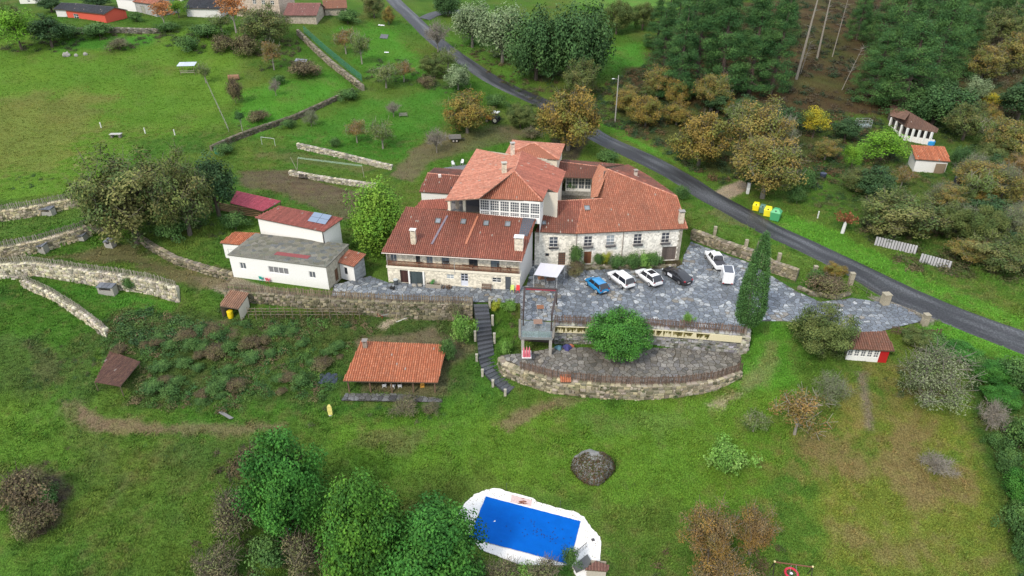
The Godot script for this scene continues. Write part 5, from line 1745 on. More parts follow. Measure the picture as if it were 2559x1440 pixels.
func village_house(called: String, label: String, c: Array, base_h: float, eave: float, depth_m: float, rise: float, tones: Array, lichen: float, wall: Color, mat: Material, holes: Array) -> Node3D:
	# c: picture points of the foot of the front wall, left and right
	var a := at(c[0], c[1], base_h)
	var b := at(c[2], c[3], base_h)
	var d := (b - a).normalized()
	var out := d.cross(Vector3.UP)
	var L := (b - a).length()
	var o := thing(called, label, "house", (a + b) / 2)
	var hs := []
	for h in holes: hs.append([L * h[0], base_h + h[1], L * h[2], base_h + h[3]])
	var m := mb(wall)
	facade(m, a, b, base_h - 1.0, base_h + eave, hs)
	put(m, "front_wall", mat, o)
	for i in hs.size():
		if holes[i].size() > 4: plank_door(o, a, b, hs[i], 0.12, 3, holes[i][4])
		else: fill_hole(o, "window", a, b, hs[i], 0.1, 2, 2, WHITE, DARKGLASS, 0.0, 0.1)
	var bk := -out * depth_m
	var top := base_h + eave
	var s := mb(wall * 0.95)
	var mid := bk / 2 + Vector3(0, rise, 0)
	var dn := Vector3(0, -1.0, 0)
	s.fan(PackedVector3Array([b + dn, b + bk + dn, xz(b + bk, top), xz(b, top) + mid, xz(b, top)]))
	put(s, "side_wall", mat, o)
	var s2 := mb(wall * 0.95)
	s2.fan(PackedVector3Array([a + bk + dn, a + dn, xz(a, top), xz(a, top) + mid, xz(a + bk, top)]))
	s2.quad(b + bk + dn, a + bk + dn, xz(a + bk, top), xz(b + bk, top))
	put(s2, "wall", mat, o)
	var e := 0.4
	var r0 := xz(a, top) - d * e + out * e - Vector3(0, 0.1, 0)
	var r1 := xz(b, top) + d * e + out * e - Vector3(0, 0.1, 0)
	var t0 := xz(a, top) - d * e + mid + Vector3(0, 0.1, 0)
	var t1 := xz(b, top) + d * e + mid + Vector3(0, 0.1, 0)
	tile_slope(o, [r0, r1, t1, t0], r0, r1, tones, lichen, 0.34)
	var r2 := xz(b, top) + bk + d * e - out * e - Vector3(0, 0.1, 0)
	var r3 := xz(a, top) + bk - d * e - out * e - Vector3(0, 0.1, 0)
	tile_slope(o, [r2, r3, t0, t1], r2, r3, tones, lichen, 0.34)
	ridge(o, t0, t1, tones)
	return o

func build_village() -> void:
	var SL := [Color(0.055, 0.06, 0.07), Color(0.075, 0.08, 0.09), Color(0.045, 0.05, 0.055)]
	var r := village_house("red_house", "low red house with white end and dark slate roof at the meadow's top", [172, 52, 268, 63], 17.2, 3.2, 7.0, 1.1, SL, 0.1, Color(0.62, 0.10, 0.06), M.plaster, [[0.17, 0.9, 0.3, 2.2]])
	village_house("white_end_house", "whitewashed end of the low red house under the same dark roof", [146, 50, 171, 51], 17.2, 3.2, 6.6, 1.0, SL, 0.1, Color(0.70, 0.69, 0.67), M.plaster, [])
	village_house("white_house", "white house with tall blank front at the top of the village", [298, 28, 342, 31], 18.5, 4.0, 8.0, 1.4, MID, 0.3, WHITE, M.plaster, [])
	village_house("grey_stone_house", "grey stone cottage attached to the white village house", [343, 31, 392, 38], 18.5, 3.2, 8.0, 1.4, MID, 0.2, Color(0.42, 0.42, 0.40), M.rubble, [[0.25, 0.0, 0.45, 2.0, Color(0.5, 0.5, 0.4)]])
	village_house("slate_roof_house", "pale house with big dark slate roof behind orange tree", [468, 40, 552, 42], 18.0, 2.4, 11.0, 2.4, SL, 0.1, Color(0.7, 0.69, 0.66), M.plaster, [])
	village_house("granite_house", "tall pinkish granite house with white-framed windows in the village", [592, 40, 702, 45], 18.0, 6.5, 9.0, 1.8, MID, 0.4, Color(0.55, 0.45, 0.36), M.rubble, [[0.42, 3.6, 0.5, 4.8], [0.62, 3.6, 0.7, 4.8], [0.82, 3.6, 0.9, 4.8]])
	village_house("stone_barn", "stone barn with wide brownish pink roof at the garden corner", [716, 70, 793, 70], 16.2, 3.6, 12.0, 2.2, [Color(0.36, 0.16, 0.13), Color(0.38, 0.17, 0.14)], 0.12, Color(0.44, 0.38, 0.30), M.rubble, [])
	village_house("round_barn", "stone outhouse with terracotta hip roof and dark red door", [815, 52, 868, 50], 16.6, 3.6, 6.0, 1.6, [Color(0.42, 0.19, 0.11), Color(0.38, 0.16, 0.10)], 0.25, Color(0.42, 0.37, 0.29), M.rubble, [[0.1, 0.0, 0.28, 1.6, Color(0.5, 0.45, 0.38)], [0.72, 0.0, 0.9, 3.0, Color(0.16, 0.015, 0.02)]])
	village_house("cream_house", "cream house half hidden by trees at the head of the village", [52, 14, 118, 14], 18.5, 4.5, 8.0, 1.5, MID, 0.3, Color(0.74, 0.72, 0.66), M.plaster, [[0.3, 1.0, 0.4, 2.2], [0.6, 1.0, 0.7, 2.2]])
	village_house("brick_end_house", "terracotta roofed cottage on the far village lane", [395, 10, 455, 10], 18.6, 3.5, 8.0, 1.6, NEW, 0.3, Color(0.7, 0.66, 0.6), M.plaster, [])

# ---------------------------------------------------------------- small furniture and things
func chair(p: Vector3, yaw: float, tone: Color, label: String, tall := 0.9, group := "") -> void:
	var o := thing("chair", label, "chair", p, yaw, group)
	var s := mb(tone)
	s.box(Vector3(0, 0.44, 0), Vector3(0.5, 0.05, 0.48))
	put(s, "seat", M.plastic, o, false)
	var b := mb(tone)
	b.hexa(Vector3(0, 0.44 + (tall - 0.44) / 2, -0.27), Vector3(0.25, 0, 0), Vector3(0, (tall - 0.44) / 2, -0.06), Vector3(0, 0, 0.025))
	put(b, "backrest", M.plastic, o, false)
	for x in [-1, 1]:
		for z in [-1, 1]:
			var l := mb(tone * 0.85)
			l.bar(Vector3(x * 0.21, 0.43, z * 0.2), Vector3(x * 0.25, 0.0, z * 0.24), 0.045, 0.045)
			put(l, "leg", M.plastic, o, false)
		var a := mb(tone)
		a.box(Vector3(x * 0.26, 0.65, 0.0), Vector3(0.05, 0.04, 0.45))
		put(a, "armrest", M.plastic, o, false)

func bench(p: Vector3, yaw: float, l: float, tone: Color, label: String) -> void:
	var o := thing("bench", label, "bench", p, yaw)
	for i in 3:
		var s := mb(tone * rng.randf_range(0.85, 1.2))
		s.box(Vector3(0, 0.44, -0.16 + i * 0.16), Vector3(l, 0.04, 0.13))
		put(s, "seat_slat", M.wood, o, false)
		var b := mb(tone * rng.randf_range(0.85, 1.2))
		b.box(Vector3(0, 0.58 + i * 0.15, -0.28 - i * 0.02), Vector3(l, 0.11, 0.04))
		put(b, "back_slat", M.wood, o, false)
	for x in [-1, 1]:
		var g := mb(tone * 0.7)
		g.box(Vector3(x * (l / 2 - 0.1), 0.22, 0.16), Vector3(0.07, 0.44, 0.07))
		g.hexa(Vector3(x * (l / 2 - 0.1), 0.48, -0.27), Vector3(0.035, 0, 0), Vector3(0, 0.48, -0.03), Vector3(0, 0, 0.035))
		put(g, "leg", M.wood, o, false)

func side_table(p: Vector3, yaw: float, tone: Color, label: String, w := 0.9, dp := 0.6, h := 0.72, called := "table") -> void:
	var o := thing(called, label, "table", p, yaw)
	var t := mb(tone)
	t.box(Vector3(0, h, 0), Vector3(w, 0.05, dp))
	put(t, "tabletop", M.wood, o, false)
	for x in [-1, 1]:
		for z in [-1, 1]:
			var l := mb(Color(0.5, 0.5, 0.5))
			l.bar(Vector3(x * (w / 2 - 0.06), h - 0.02, z * (dp / 2 - 0.06)), Vector3(x * (w / 2 - 0.06), 0, z * (dp / 2 - 0.06)), 0.05, 0.05)
			put(l, "leg", M.metal, o, false)

func barrel(p: Vector3, r: float, h: float, tone: Color, label: String, cat: String, called: String, lid: Color) -> void:
	var o := thing(called, label, cat, p)
	var b := mb(tone)
	b.lathe(Vector3.ZERO, [Vector2(0, 0), Vector2(r * 0.88, 0), Vector2(r * 0.98, h * 0.3), Vector2(r * 1.02, h * 0.32), Vector2(r * 1.02, h * 0.36), Vector2(r, h * 0.4), Vector2(r, h * 0.66), Vector2(r * 1.03, h * 0.68), Vector2(r * 0.98, h * 0.9)], 14)
	put(b, "body", M.plastic, o, false)
	var l := mb(lid)
	l.lathe(Vector3(0, h * 0.9, 0), [Vector2(r * 1.04, 0), Vector2(r * 1.04, h * 0.05), Vector2(r * 0.6, h * 0.1), Vector2(0, h * 0.1)], 14)
	put(l, "lid", M.plastic, o, false)

func dog(p: Vector3, yaw: float) -> void:
	# a black dog lying in front of the house, head up
	var o := thing("dog", "black dog resting on the slate paving before the house", "dog", p, yaw)
	var m := mb(Color(0.018, 0.017, 0.018))
	blob(m, [[Vector3(-0.3, 0.2, 0), 0.17], [Vector3(-0.05, 0.22, 0), 0.15], [Vector3(0.22, 0.26, 0), 0.18], [Vector3(0.42, 0.48, 0), 0.10], [Vector3(0.48, 0.58, 0), 0.105], [Vector3(0.64, 0.54, 0), 0.055]], 12)
	for z in [-0.13, 0.13]:
		blob(m, [[Vector3(0.2, 0.14, z), 0.08], [Vector3(0.38, 0.06, z), 0.05], [Vector3(0.52, 0.04, z), 0.045]], 8)
		blob(m, [[Vector3(-0.28, 0.16, z * 1.2), 0.13], [Vector3(-0.12, 0.1, z * 1.5), 0.08], [Vector3(-0.3, 0.05, z * 1.6), 0.05], [Vector3(-0.14, 0.035, z * 1.6), 0.04]], 8)
		m.hexa(Vector3(0.44, 0.66, z * 0.6), Vector3(0.03, 0, 0), Vector3(0, 0.06, z * 0.3), Vector3(0, 0, 0.02))
	blob(m, [[Vector3(-0.42, 0.16, 0), 0.05], [Vector3(-0.62, 0.07, 0.1), 0.035], [Vector3(-0.78, 0.04, 0.26), 0.02]], 6)
	put(m, "body", M.cloth, o, false)

func blob(m: MB, chain: Array, k: int) -> void:
	# a smooth tapering limb through balls
	for i in chain.size() - 1:
		m.tube(chain[i][0], chain[i + 1][0], chain[i][1], chain[i + 1][1], k, false)
	for c in chain:
		var r: float = c[1]
		var pr := []
		for j in 7: pr.append(Vector2(r * sin(PI * j / 6), -r * cos(PI * j / 6)))
		m.lathe(c[0], pr, k)

func wood_pile(p: Vector3, yaw: float, label: String) -> void:
	var o := thing("wood_pile", label, "wood pile", p, yaw)
	for i in 22:
		var m := mb(Color(0.17, 0.11, 0.075) * rng.randf_range(0.6, 1.6))
		var x := rng.randf_range(-0.7, 0.7)
		var y := 0.07 + 0.13 * (i / 6)
		m.tube(Vector3(x, y, -0.25), Vector3(x + rng.randf_range(-0.15, 0.15), y, 0.3), 0.075, 0.07, 7)
		put(m, "log", M.bark, o, false)

func sack_rock(p: Vector3, r: float, tone: Color, label: String, called := "boulder", squash := 0.8) -> void:
	var o := thing(called, label, "rock", p)
	var m := mb(tone)
	var rings := 7
	var seg := 11
	var s := rng.randf() * 100.0
	var f := func(i: int, j: int) -> Vector3:
		var th := PI * 0.62 * j / rings
		var ph := TAU * (i % seg) / seg
		var d := Vector3(sin(th) * cos(ph), cos(th), sin(th) * sin(ph))
		var k := 1.0 + 0.35 * nz2.get_noise_3d(d.x * 22.0 + s, d.y * 22.0, d.z * 22.0) + (0.12 if (i % seg) % 3 == 0 else 0.0)
		return Vector3(d.x * r * k, (d.y + 0.35) * r * k * squash - 0.04, d.z * r * k)
	for j in rings:
		for i in seg:
			m.col = tone * rng.randf_range(0.75, 1.2)
			m.quad(f.call(i, j + 1), f.call(i + 1, j + 1), f.call(i + 1, j), f.call(i, j)) if j > 0 else m.tri(f.call(i, 1), f.call(i + 1, 1), f.call(i, 0))
	put(m, "rock", M.stone, o, false)

func log_fence(called: String, label: String, line: Array, tall: float) -> void:
	var o := thing(called, label, "fence", line[0])
	for i in line.size() - 1:
		var a: Vector3 = line[i]
		var b: Vector3 = line[i + 1]
		for j in 5:
			var m := mb(Color(0.56, 0.34, 0.17) * rng.randf_range(0.7, 1.15))
			var y := 0.18 + j * tall / 5.0
			m.tube(a + Vector3(0, y + rng.randf_range(-0.05, 0.05), 0), b + Vector3(0, y + rng.randf_range(-0.05, 0.05), 0), 0.12, 0.09, 6)
			put(m, "log", M.wood, o)
	for p in line:
		var m := mb(Color(0.22, 0.14, 0.09))
		m.tube(p - Vector3(0, 0.3, 0) - Vector3(0, 0, -0.18), p + Vector3(0, tall + 0.1, 0) - Vector3(0, 0, -0.18), 0.09, 0.08, 6)
		put(m, "post", M.wood, o)

# ---------------------------------------------------------------- vehicles (local x runs to the front)
func wheels(o: Node3D, xs: Array, w: float, r: float, rim: Color) -> void:
	for x in xs:
		for s in [-1, 1]:
			var t := mb(Color(0.02, 0.02, 0.022))
			var c := Vector3(x, r, s * (w / 2 - 0.1))
			t.tube(c - Vector3(0, 0, 0.11), c + Vector3(0, 0, 0.11), r, r, 16)
			var wo := put(t, "wheel", M.rubber, o, false)
			var k := mb(rim)
			k.tube(c + Vector3(0, 0, s * 0.112 - 0.01), c + Vector3(0, 0, s * 0.112 + 0.01), r * 0.66, r * 0.62, 12)
			for i in 5: k.hexa(c + Vector3(cos(TAU * i / 5) * r * 0.3, sin(TAU * i / 5) * r * 0.3, s * 0.125), Vector3(cos(TAU * i / 5), sin(TAU * i / 5), 0) * r * 0.3, Vector3(-sin(TAU * i / 5), cos(TAU * i / 5), 0) * 0.03, Vector3(0, 0, 0.008))
			put(k, "rim", M.metal, wo, false)

# stations: [x, half width, belt height]; cab: [x windscreen foot, x roof front, x roof rear, x rear foot]
func car(called: String, label: String, front: Vector3, rear: Vector3, L: float, W: float, Ht: float, tone: Color, stations: Array, cab: Array, belt: float, rim: Color, extras: Array = []) -> Node3D:
	var d := front - rear
	d.y = 0
	d = d.normalized()
	var c := (front + rear) / 2
	var o := thing(called, label, "car", Vector3(c.x, 0.045, c.z), atan2(-d.z, d.x), "cars in the slate car park")
	o.scale = Vector3.ONE * 1.08
	var b := mb(tone)
	var secs := []
	for s in stations:
		var x: float = s[0] * L
		var w: float = s[1] * W / 2
		var y: float = s[2]
		var lo: float = s[3] if s.size() > 3 else 0.24
		secs.append([Vector3(x, lo, w * 0.86), Vector3(x, lo + 0.14, w * 0.985), Vector3(x, y * 0.62, w), Vector3(x, y * 0.88, w * 0.965), Vector3(x, y, w * 0.86), Vector3(x, y + 0.03, w * 0.4), Vector3(x, y + 0.03, -w * 0.4), Vector3(x, y, -w * 0.86), Vector3(x, y * 0.88, -w * 0.965), Vector3(x, y * 0.62, -w), Vector3(x, lo + 0.14, -w * 0.985), Vector3(x, lo, -w * 0.86)])
	b.loft(secs)
	b.fan(PackedVector3Array(secs[0])); var rv: Array = secs[secs.size() - 1].duplicate(); rv.reverse(); b.fan(PackedVector3Array(rv))
	# glazed cabin, roof skin and pillars
	var wb := W * 0.44
	var wr := W * 0.35
	put(b, "body", M.paint, o, false)
	var dark := Color(0.02, 0.022, 0.026)
	var top := func(t: float) -> Array:
		# t from windscreen foot (0) to rear foot (1): x, height, half width at the top
		var x: float = lerpf(cab[0], cab[3], t) * L
		var up := clampf(minf((cab[0] * L - x) / ((cab[0] - cab[1]) * L + 0.1), (x - cab[3] * L) / ((cab[2] - cab[3]) * L + 0.05)), 0.0, 1.0)
		up = 1.0 - pow(1.0 - up, 1.5)
		return [x, belt + (Ht - 0.04 - belt) * up, lerpf(wb, wr, up)]
	var rings := []
	var N := 24
	for i in N + 1:
		var q: Array = top.call(float(i) / N)
		var x: float = q[0]
		var y: float = q[1]
		var w: float = q[2]
		rings.append([Vector3(x, belt - 0.08, wb), Vector3(x, belt + 0.01, wb), Vector3(x, lerpf(belt, y, 0.6), lerpf(wb, w, 0.5)), Vector3(x, y - 0.04, w), Vector3(x, y, w * 0.85), Vector3(x, y + 0.03, 0), Vector3(x, y, -w * 0.85), Vector3(x, y - 0.04, -w), Vector3(x, lerpf(belt, y, 0.6), -lerpf(wb, w, 0.5)), Vector3(x, belt + 0.01, -wb), Vector3(x, belt - 0.08, -wb)])
	rings.reverse()
	var cg := mb(dark)
	cg.loft(rings)
	put(cg, "windows", M.glass, o, false)
	var rf := mb(tone)
	var skin := []
	for i in 9:
		var x := lerpf(cab[2], cab[1], i / 8.0) * L
		var q: Array = top.call((x / L - cab[0]) / (cab[3] - cab[0]))
		var w: float = q[2] + 0.012
		var y: float = q[1] + 0.014
		skin.append([Vector3(x, y - 0.12, w + 0.015), Vector3(x, y - 0.04, w), Vector3(x, y, w * 0.85), Vector3(x, y + 0.03, 0), Vector3(x, y, -w * 0.85), Vector3(x, y - 0.04, -w), Vector3(x, y - 0.12, -w - 0.015), Vector3(x, y - 0.05, 0)])
	rf.loft(skin)
	for s in [1, -1]:
		for t in [0.1, 0.5, 0.93]:
			var q: Array = top.call(t + (0.08 if t < 0.4 else (-0.05 if t > 0.6 else 0.0)))
			var q0: Array = top.call(t - (0.04 if t < 0.4 else 0.0) + (0.05 if t > 0.6 else 0.0))
			rf.bar(Vector3(q0[0], belt, s * (wb + 0.01)), Vector3(q[0], q[1] - 0.05, s * (q[2] + 0.012)), 0.05, 0.05 if t == 0.5 else 0.09)
	put(rf, "roof", M.paint, o, false)
	for s in [1, -1]:
		var mr := mb(tone)
		mr.box(Vector3(cab[0] * L - 0.35, belt + 0.08, s * (W / 2 + 0.06)), Vector3(0.14, 0.13, 0.2))
		put(mr, "mirror", M.paint, o, false)
		var hl := mb(Color(0.6, 0.62, 0.64))
		hl.box(Vector3(L * 0.475, stations[0][2] * 0.86, s * W * 0.35), Vector3(0.16, 0.12, 0.3), -s * 0.35)
		put(hl, "headlight", M.glass, o, false)
		var tl := mb(Color(0.32, 0.015, 0.02))
		tl.box(Vector3(-L * 0.478, belt * 0.86, s * W * 0.37), Vector3(0.14, 0.2, 0.26), s * 0.35)
		put(tl, "taillight", M.glass, o, false)
		var dr := mb(Color(tone.r * 0.3, tone.g * 0.3, tone.b * 0.3))
		dr.box(Vector3(0, 0.30, s * (W / 2 * 0.985)), Vector3(L * 0.52, 0.09, 0.03))
		put(dr, "sill_trim", M.rubber, o, false)
	for s in [1, -1]:
		var bp := mb(Color(0.035, 0.035, 0.038))
		bp.box(Vector3(s * (L / 2 - 0.03), 0.34, 0), Vector3(0.1, 0.16, W * 0.72))
		put(bp, "bumper", M.rubber, o, false)
		var pl := mb(Color(0.7, 0.7, 0.7))
		pl.box(Vector3(s * (L / 2 + 0.025), 0.5, 0), Vector3(0.015, 0.11, 0.5))
		put(pl, "number_plate", M.plastic, o, false)
	if "sunroof" in extras:
		var sr := mb(dark)
		sr.box(Vector3((cab[1] * 0.55 + cab[2] * 0.45) * L, Ht + 0.005, 0), Vector3(L * 0.22, 0.03, W * 0.48))
		put(sr, "sunroof", M.glass, o, false)
	if "board" in extras:
		var bd := mb(Color(0.75, 0.76, 0.8))
		bd.box(Vector3(0.5, 0.62, -(W / 2 + 0.012)), Vector3(0.95, 0.42, 0.02))
		put(bd, "door_sticker", M.plastic, o, false)
	wheels(o, [L * 0.31, -L * 0.3], W, 0.33, rim)
	return o

func build_vehicles() -> void:
	var hatch := [[-0.5, 0.80, 0.72, 0.36], [-0.47, 0.93, 0.90, 0.28], [-0.3, 1.0, 0.93], [0.1, 1.0, 0.92], [0.26, 0.98, 0.90], [0.4, 0.92, 0.80, 0.26], [0.47, 0.8, 0.68, 0.28], [0.5, 0.62, 0.56, 0.34]]
	var suv := [[-0.5, 0.84, 0.80, 0.42], [-0.47, 0.95, 1.0, 0.34], [-0.3, 1.0, 1.02, 0.3], [0.1, 1.0, 1.01, 0.3], [0.26, 0.985, 0.99, 0.3], [0.4, 0.94, 0.90, 0.32], [0.47, 0.84, 0.80, 0.34], [0.5, 0.66, 0.64, 0.4]]
	var sedan := [[-0.5, 0.78, 0.70, 0.34], [-0.46, 0.92, 0.92, 0.26], [-0.3, 1.0, 0.97], [0.1, 1.0, 0.92], [0.24, 0.98, 0.88], [0.4, 0.93, 0.78, 0.24], [0.47, 0.82, 0.68, 0.26], [0.5, 0.64, 0.55, 0.32]]
	# the seams that look darker on the flank are part of each body
	car("parked_car", "metallic blue hatchback parked at the end of the row", at(1474, 707, 0), at(1508, 735, 0), 4.1, 1.78, 1.5, Color(0.015, 0.22, 0.48), hatch, [0.30, 0.10, -0.36, -0.495], 0.90, Color(0.45, 0.46, 0.47))
	car("parked_car", "white off-road car with plain white roof between the blue and the glass-roofed car", at(1531, 692, 0), at(1571, 722, 0), 4.6, 1.86, 1.68, Color(0.82, 0.82, 0.82), suv, [0.28, 0.11, -0.42, -0.497], 1.0, Color(0.4, 0.4, 0.42))
	car("parked_car", "white off-road car with dark glass sunroof", at(1600, 688, 0), at(1640, 717, 0), 4.5, 1.86, 1.66, Color(0.82, 0.82, 0.82), suv, [0.27, 0.09, -0.36, -0.495], 1.0, Color(0.45, 0.45, 0.46), ["sunroof"])
	car("parked_car", "black fastback car with pale sticker on its door", at(1667, 681, 0), at(1716, 713, 0), 4.9, 1.86, 1.44, Color(0.012, 0.012, 0.018), sedan, [0.24, 0.03, -0.14, -0.46], 0.93, Color(0.2, 0.2, 0.21), ["board"])
	# pickup
	var p := car("pickup_truck", "white pickup with double cab hitched to the box trailer", at(1772, 640, 0), at(1801, 680, 0), 5.2, 1.86, 1.78, Color(0.8, 0.8, 0.8), [[-0.5, 0.92, 0.98, 0.45], [-0.49, 0.98, 1.03, 0.42], [-0.2, 1.0, 1.04, 0.38], [0.1, 1.0, 1.04, 0.38], [0.24, 0.98, 1.04, 0.38], [0.42, 0.95, 0.96, 0.38], [0.48, 0.88, 0.86, 0.4], [0.5, 0.75, 0.7, 0.46]], [0.22, 0.11, -0.16, -0.21], 1.04, Color(0.3, 0.3, 0.3))
	var bed := mb(Color(0.05, 0.05, 0.055))
	bed.box(Vector3(-1.78, 1.06, 0), Vector3(1.45, 0.03, 1.5))
	put(bed, "cargo_bed", M.rubber, p, false)
	# box trailer
	var f := at(1812, 690, 0)
	var r := at(1818, 722, 0)
	var d := (f - r).normalized()
	var c := (f + r) / 2
	var t := thing("box_trailer", "tall white box trailer with dark panel on its roof", "trailer", Vector3(c.x, 0.045, c.z), atan2(-d.z, d.x))
	var b := mb(Color(0.82, 0.82, 0.82))
	b.box(Vector3(0, 1.35, 0), Vector3(2.6, 1.75, 1.6))
	put(b, "box", M.paint, t, false)
	for s in [-1, 1]:
		for q in [-1, 1]:
			var e := mb(Color(0.66, 0.66, 0.68))
			e.box(Vector3(s * 1.3, 1.35, q * 0.8), Vector3(0.06, 1.8, 0.06))
			put(e, "edge_trim", M.metal, t, false)
	var sp := mb(Color(0.05, 0.055, 0.075))
	sp.box(Vector3(0, 2.26, 0), Vector3(2.2, 0.04, 1.3))
	put(sp, "roof_panel", M.glass, t, false)
	var dr := mb(Color(0.7, 0.7, 0.71))
	dr.box(Vector3(-1.305, 1.35, 0), Vector3(0.02, 1.6, 0.02))
	put(dr, "door_seam", M.rubber, t, false)
	var ch := mb(Color(0.08, 0.08, 0.08))
	ch.box(Vector3(0, 0.42, 0), Vector3(2.5, 0.1, 1.4))
	ch.bar(Vector3(1.2, 0.42, 0.4), Vector3(2.0, 0.42, 0), 0.08, 0.08)
	ch.bar(Vector3(1.2, 0.42, -0.4), Vector3(2.0, 0.42, 0), 0.08, 0.08)
	put(ch, "chassis", M.metal, t, false)
	for s in [-1, 1]:
		var l := mb(Color(0.4, 0.02, 0.02))
		l.box(Vector3(-1.31, 0.5, s * 0.62), Vector3(0.05, 0.12, 0.26))
		put(l, "taillight", M.glass, t, false)
	wheels(t, [-0.1], 1.75, 0.3, Color(0.6, 0.6, 0.6))
	# tractor
	var tp := G(1233, 306)
	var k := thing("tractor", "small orange tractor with white cab roof under the autumn trees", "tractor", tp, PI - 0.35)
	var hd := mb(Color(0.75, 0.22, 0.02))
	hd.box(Vector3(0.95, 1.05, 0), Vector3(1.5, 0.65, 0.72))
	put(hd, "bonnet", M.paint, k, false)
	var bd := mb(Color(0.05, 0.05, 0.06))
	bd.box(Vector3(0.3, 0.65, 0), Vector3(2.8, 0.4, 0.6))
	put(bd, "chassis", M.metal, k, false)
	var cb := mb(Color(0.05, 0.06, 0.07))
	cb.box(Vector3(-0.5, 1.7, 0), Vector3(1.3, 1.2, 1.25))
	put(cb, "cab", M.glass, k, false)
	var cr := mb(Color(0.85, 0.85, 0.85))
	cr.box(Vector3(-0.5, 2.4, 0), Vector3(1.7, 0.16, 1.55))
	put(cr, "cab_roof", M.paint, k, false)
	for s in [-1, 1]:
		var w := mb(Color(0.02, 0.02, 0.02))
		w.tube(Vector3(-0.7, 0.75, s * 0.8 - 0.18), Vector3(-0.7, 0.75, s * 0.8 + 0.18), 0.75, 0.75, 18)
		var wo := put(w, "rear_wheel", M.rubber, k, false)
		var rm := mb(Color(0.75, 0.72, 0.6))
		rm.tube(Vector3(-0.7, 0.75, s * 0.99), Vector3(-0.7, 0.75, s * 1.0), 0.42, 0.42, 14)
		put(rm, "rim", M.metal, wo, false)
		var w2 := mb(Color(0.02, 0.02, 0.02))
		w2.tube(Vector3(1.3, 0.45, s * 0.7 - 0.12), Vector3(1.3, 0.45, s * 0.7 + 0.12), 0.45, 0.45, 14)
		var wp := put(w2, "front_wheel", M.rubber, k, false)
		var rn := mb(Color(0.75, 0.72, 0.6))
		rn.tube(Vector3(1.3, 0.45, s * 0.83), Vector3(1.3, 0.45, s * 0.84), 0.25, 0.25, 12)
		put(rn, "rim", M.metal, wp, false)
	# farm cart
	var cp := G(1137, 353)
	var g := thing("farm_trailer", "low grey two-axle farm cart on the bare earth", "cart", cp, 0.12)
	var tb := mb(Color(0.30, 0.28, 0.27))
	tb.box(Vector3(0, 0.75, 0), Vector3(2.6, 0.08, 1.5))
	put(tb, "bed", M.wood, g, false)
	for s in [-1, 1]:
		for q in 2:
			var m := mb(Color(0.33, 0.31, 0.30) * rng.randf_range(0.8, 1.2))
			m.box(Vector3(0, 0.92 + q * 0.24, s * 0.74), Vector3(2.6, 0.2, 0.05))
			put(m, "side_board", M.wood, g, false)
		var m2 := mb(Color(0.30, 0.28, 0.27))
		m2.box(Vector3(s * 1.28, 1.0, 0), Vector3(0.05, 0.42, 1.46))
		put(m2, "end_board", M.wood, g, false)
	var db := mb(Color(0.1, 0.1, 0.1))
	db.bar(Vector3(1.3, 0.6, 0), Vector3(2.3, 0.5, 0), 0.09, 0.09)
	put(db, "drawbar", M.metal, g, false)
	wheels(g, [-0.35, 0.35], 1.6, 0.3, Color(0.55, 0.5, 0.45))

# ---------------------------------------------------------------- terrace, stairs, pool and the rest
func post(called: String, label: String, p: Vector3, w: float, h: float, tone: Color, mat: Material, cat := "post", group := "", top := Color(0, 0, 0, 0)) -> Node3D:
	var o := thing(called, label, cat, p, rng.randf_range(-0.1, 0.1), group)
	var m := mb(tone)
	m.v = PackedVector3Array()
	var y := -0.3
	while y < h:
		var st := minf(h - y, maxf(w * 0.55, 0.3))
		m.col = tone * rng.randf_range(0.82, 1.15)
		m.block(Vector3(0, y, 0), Vector3(w * rng.randf_range(0.95, 1.05), st, w * rng.randf_range(0.95, 1.05)))
		y += st
	put(m, "shaft", mat, o, false)
	var c := mb(tone if top.a == 0.0 else top)
	c.block(Vector3(0, h, 0), Vector3(w * 1.14, 0.06, w * 1.14))
	put(c, "cap", mat, o, false)
	return o

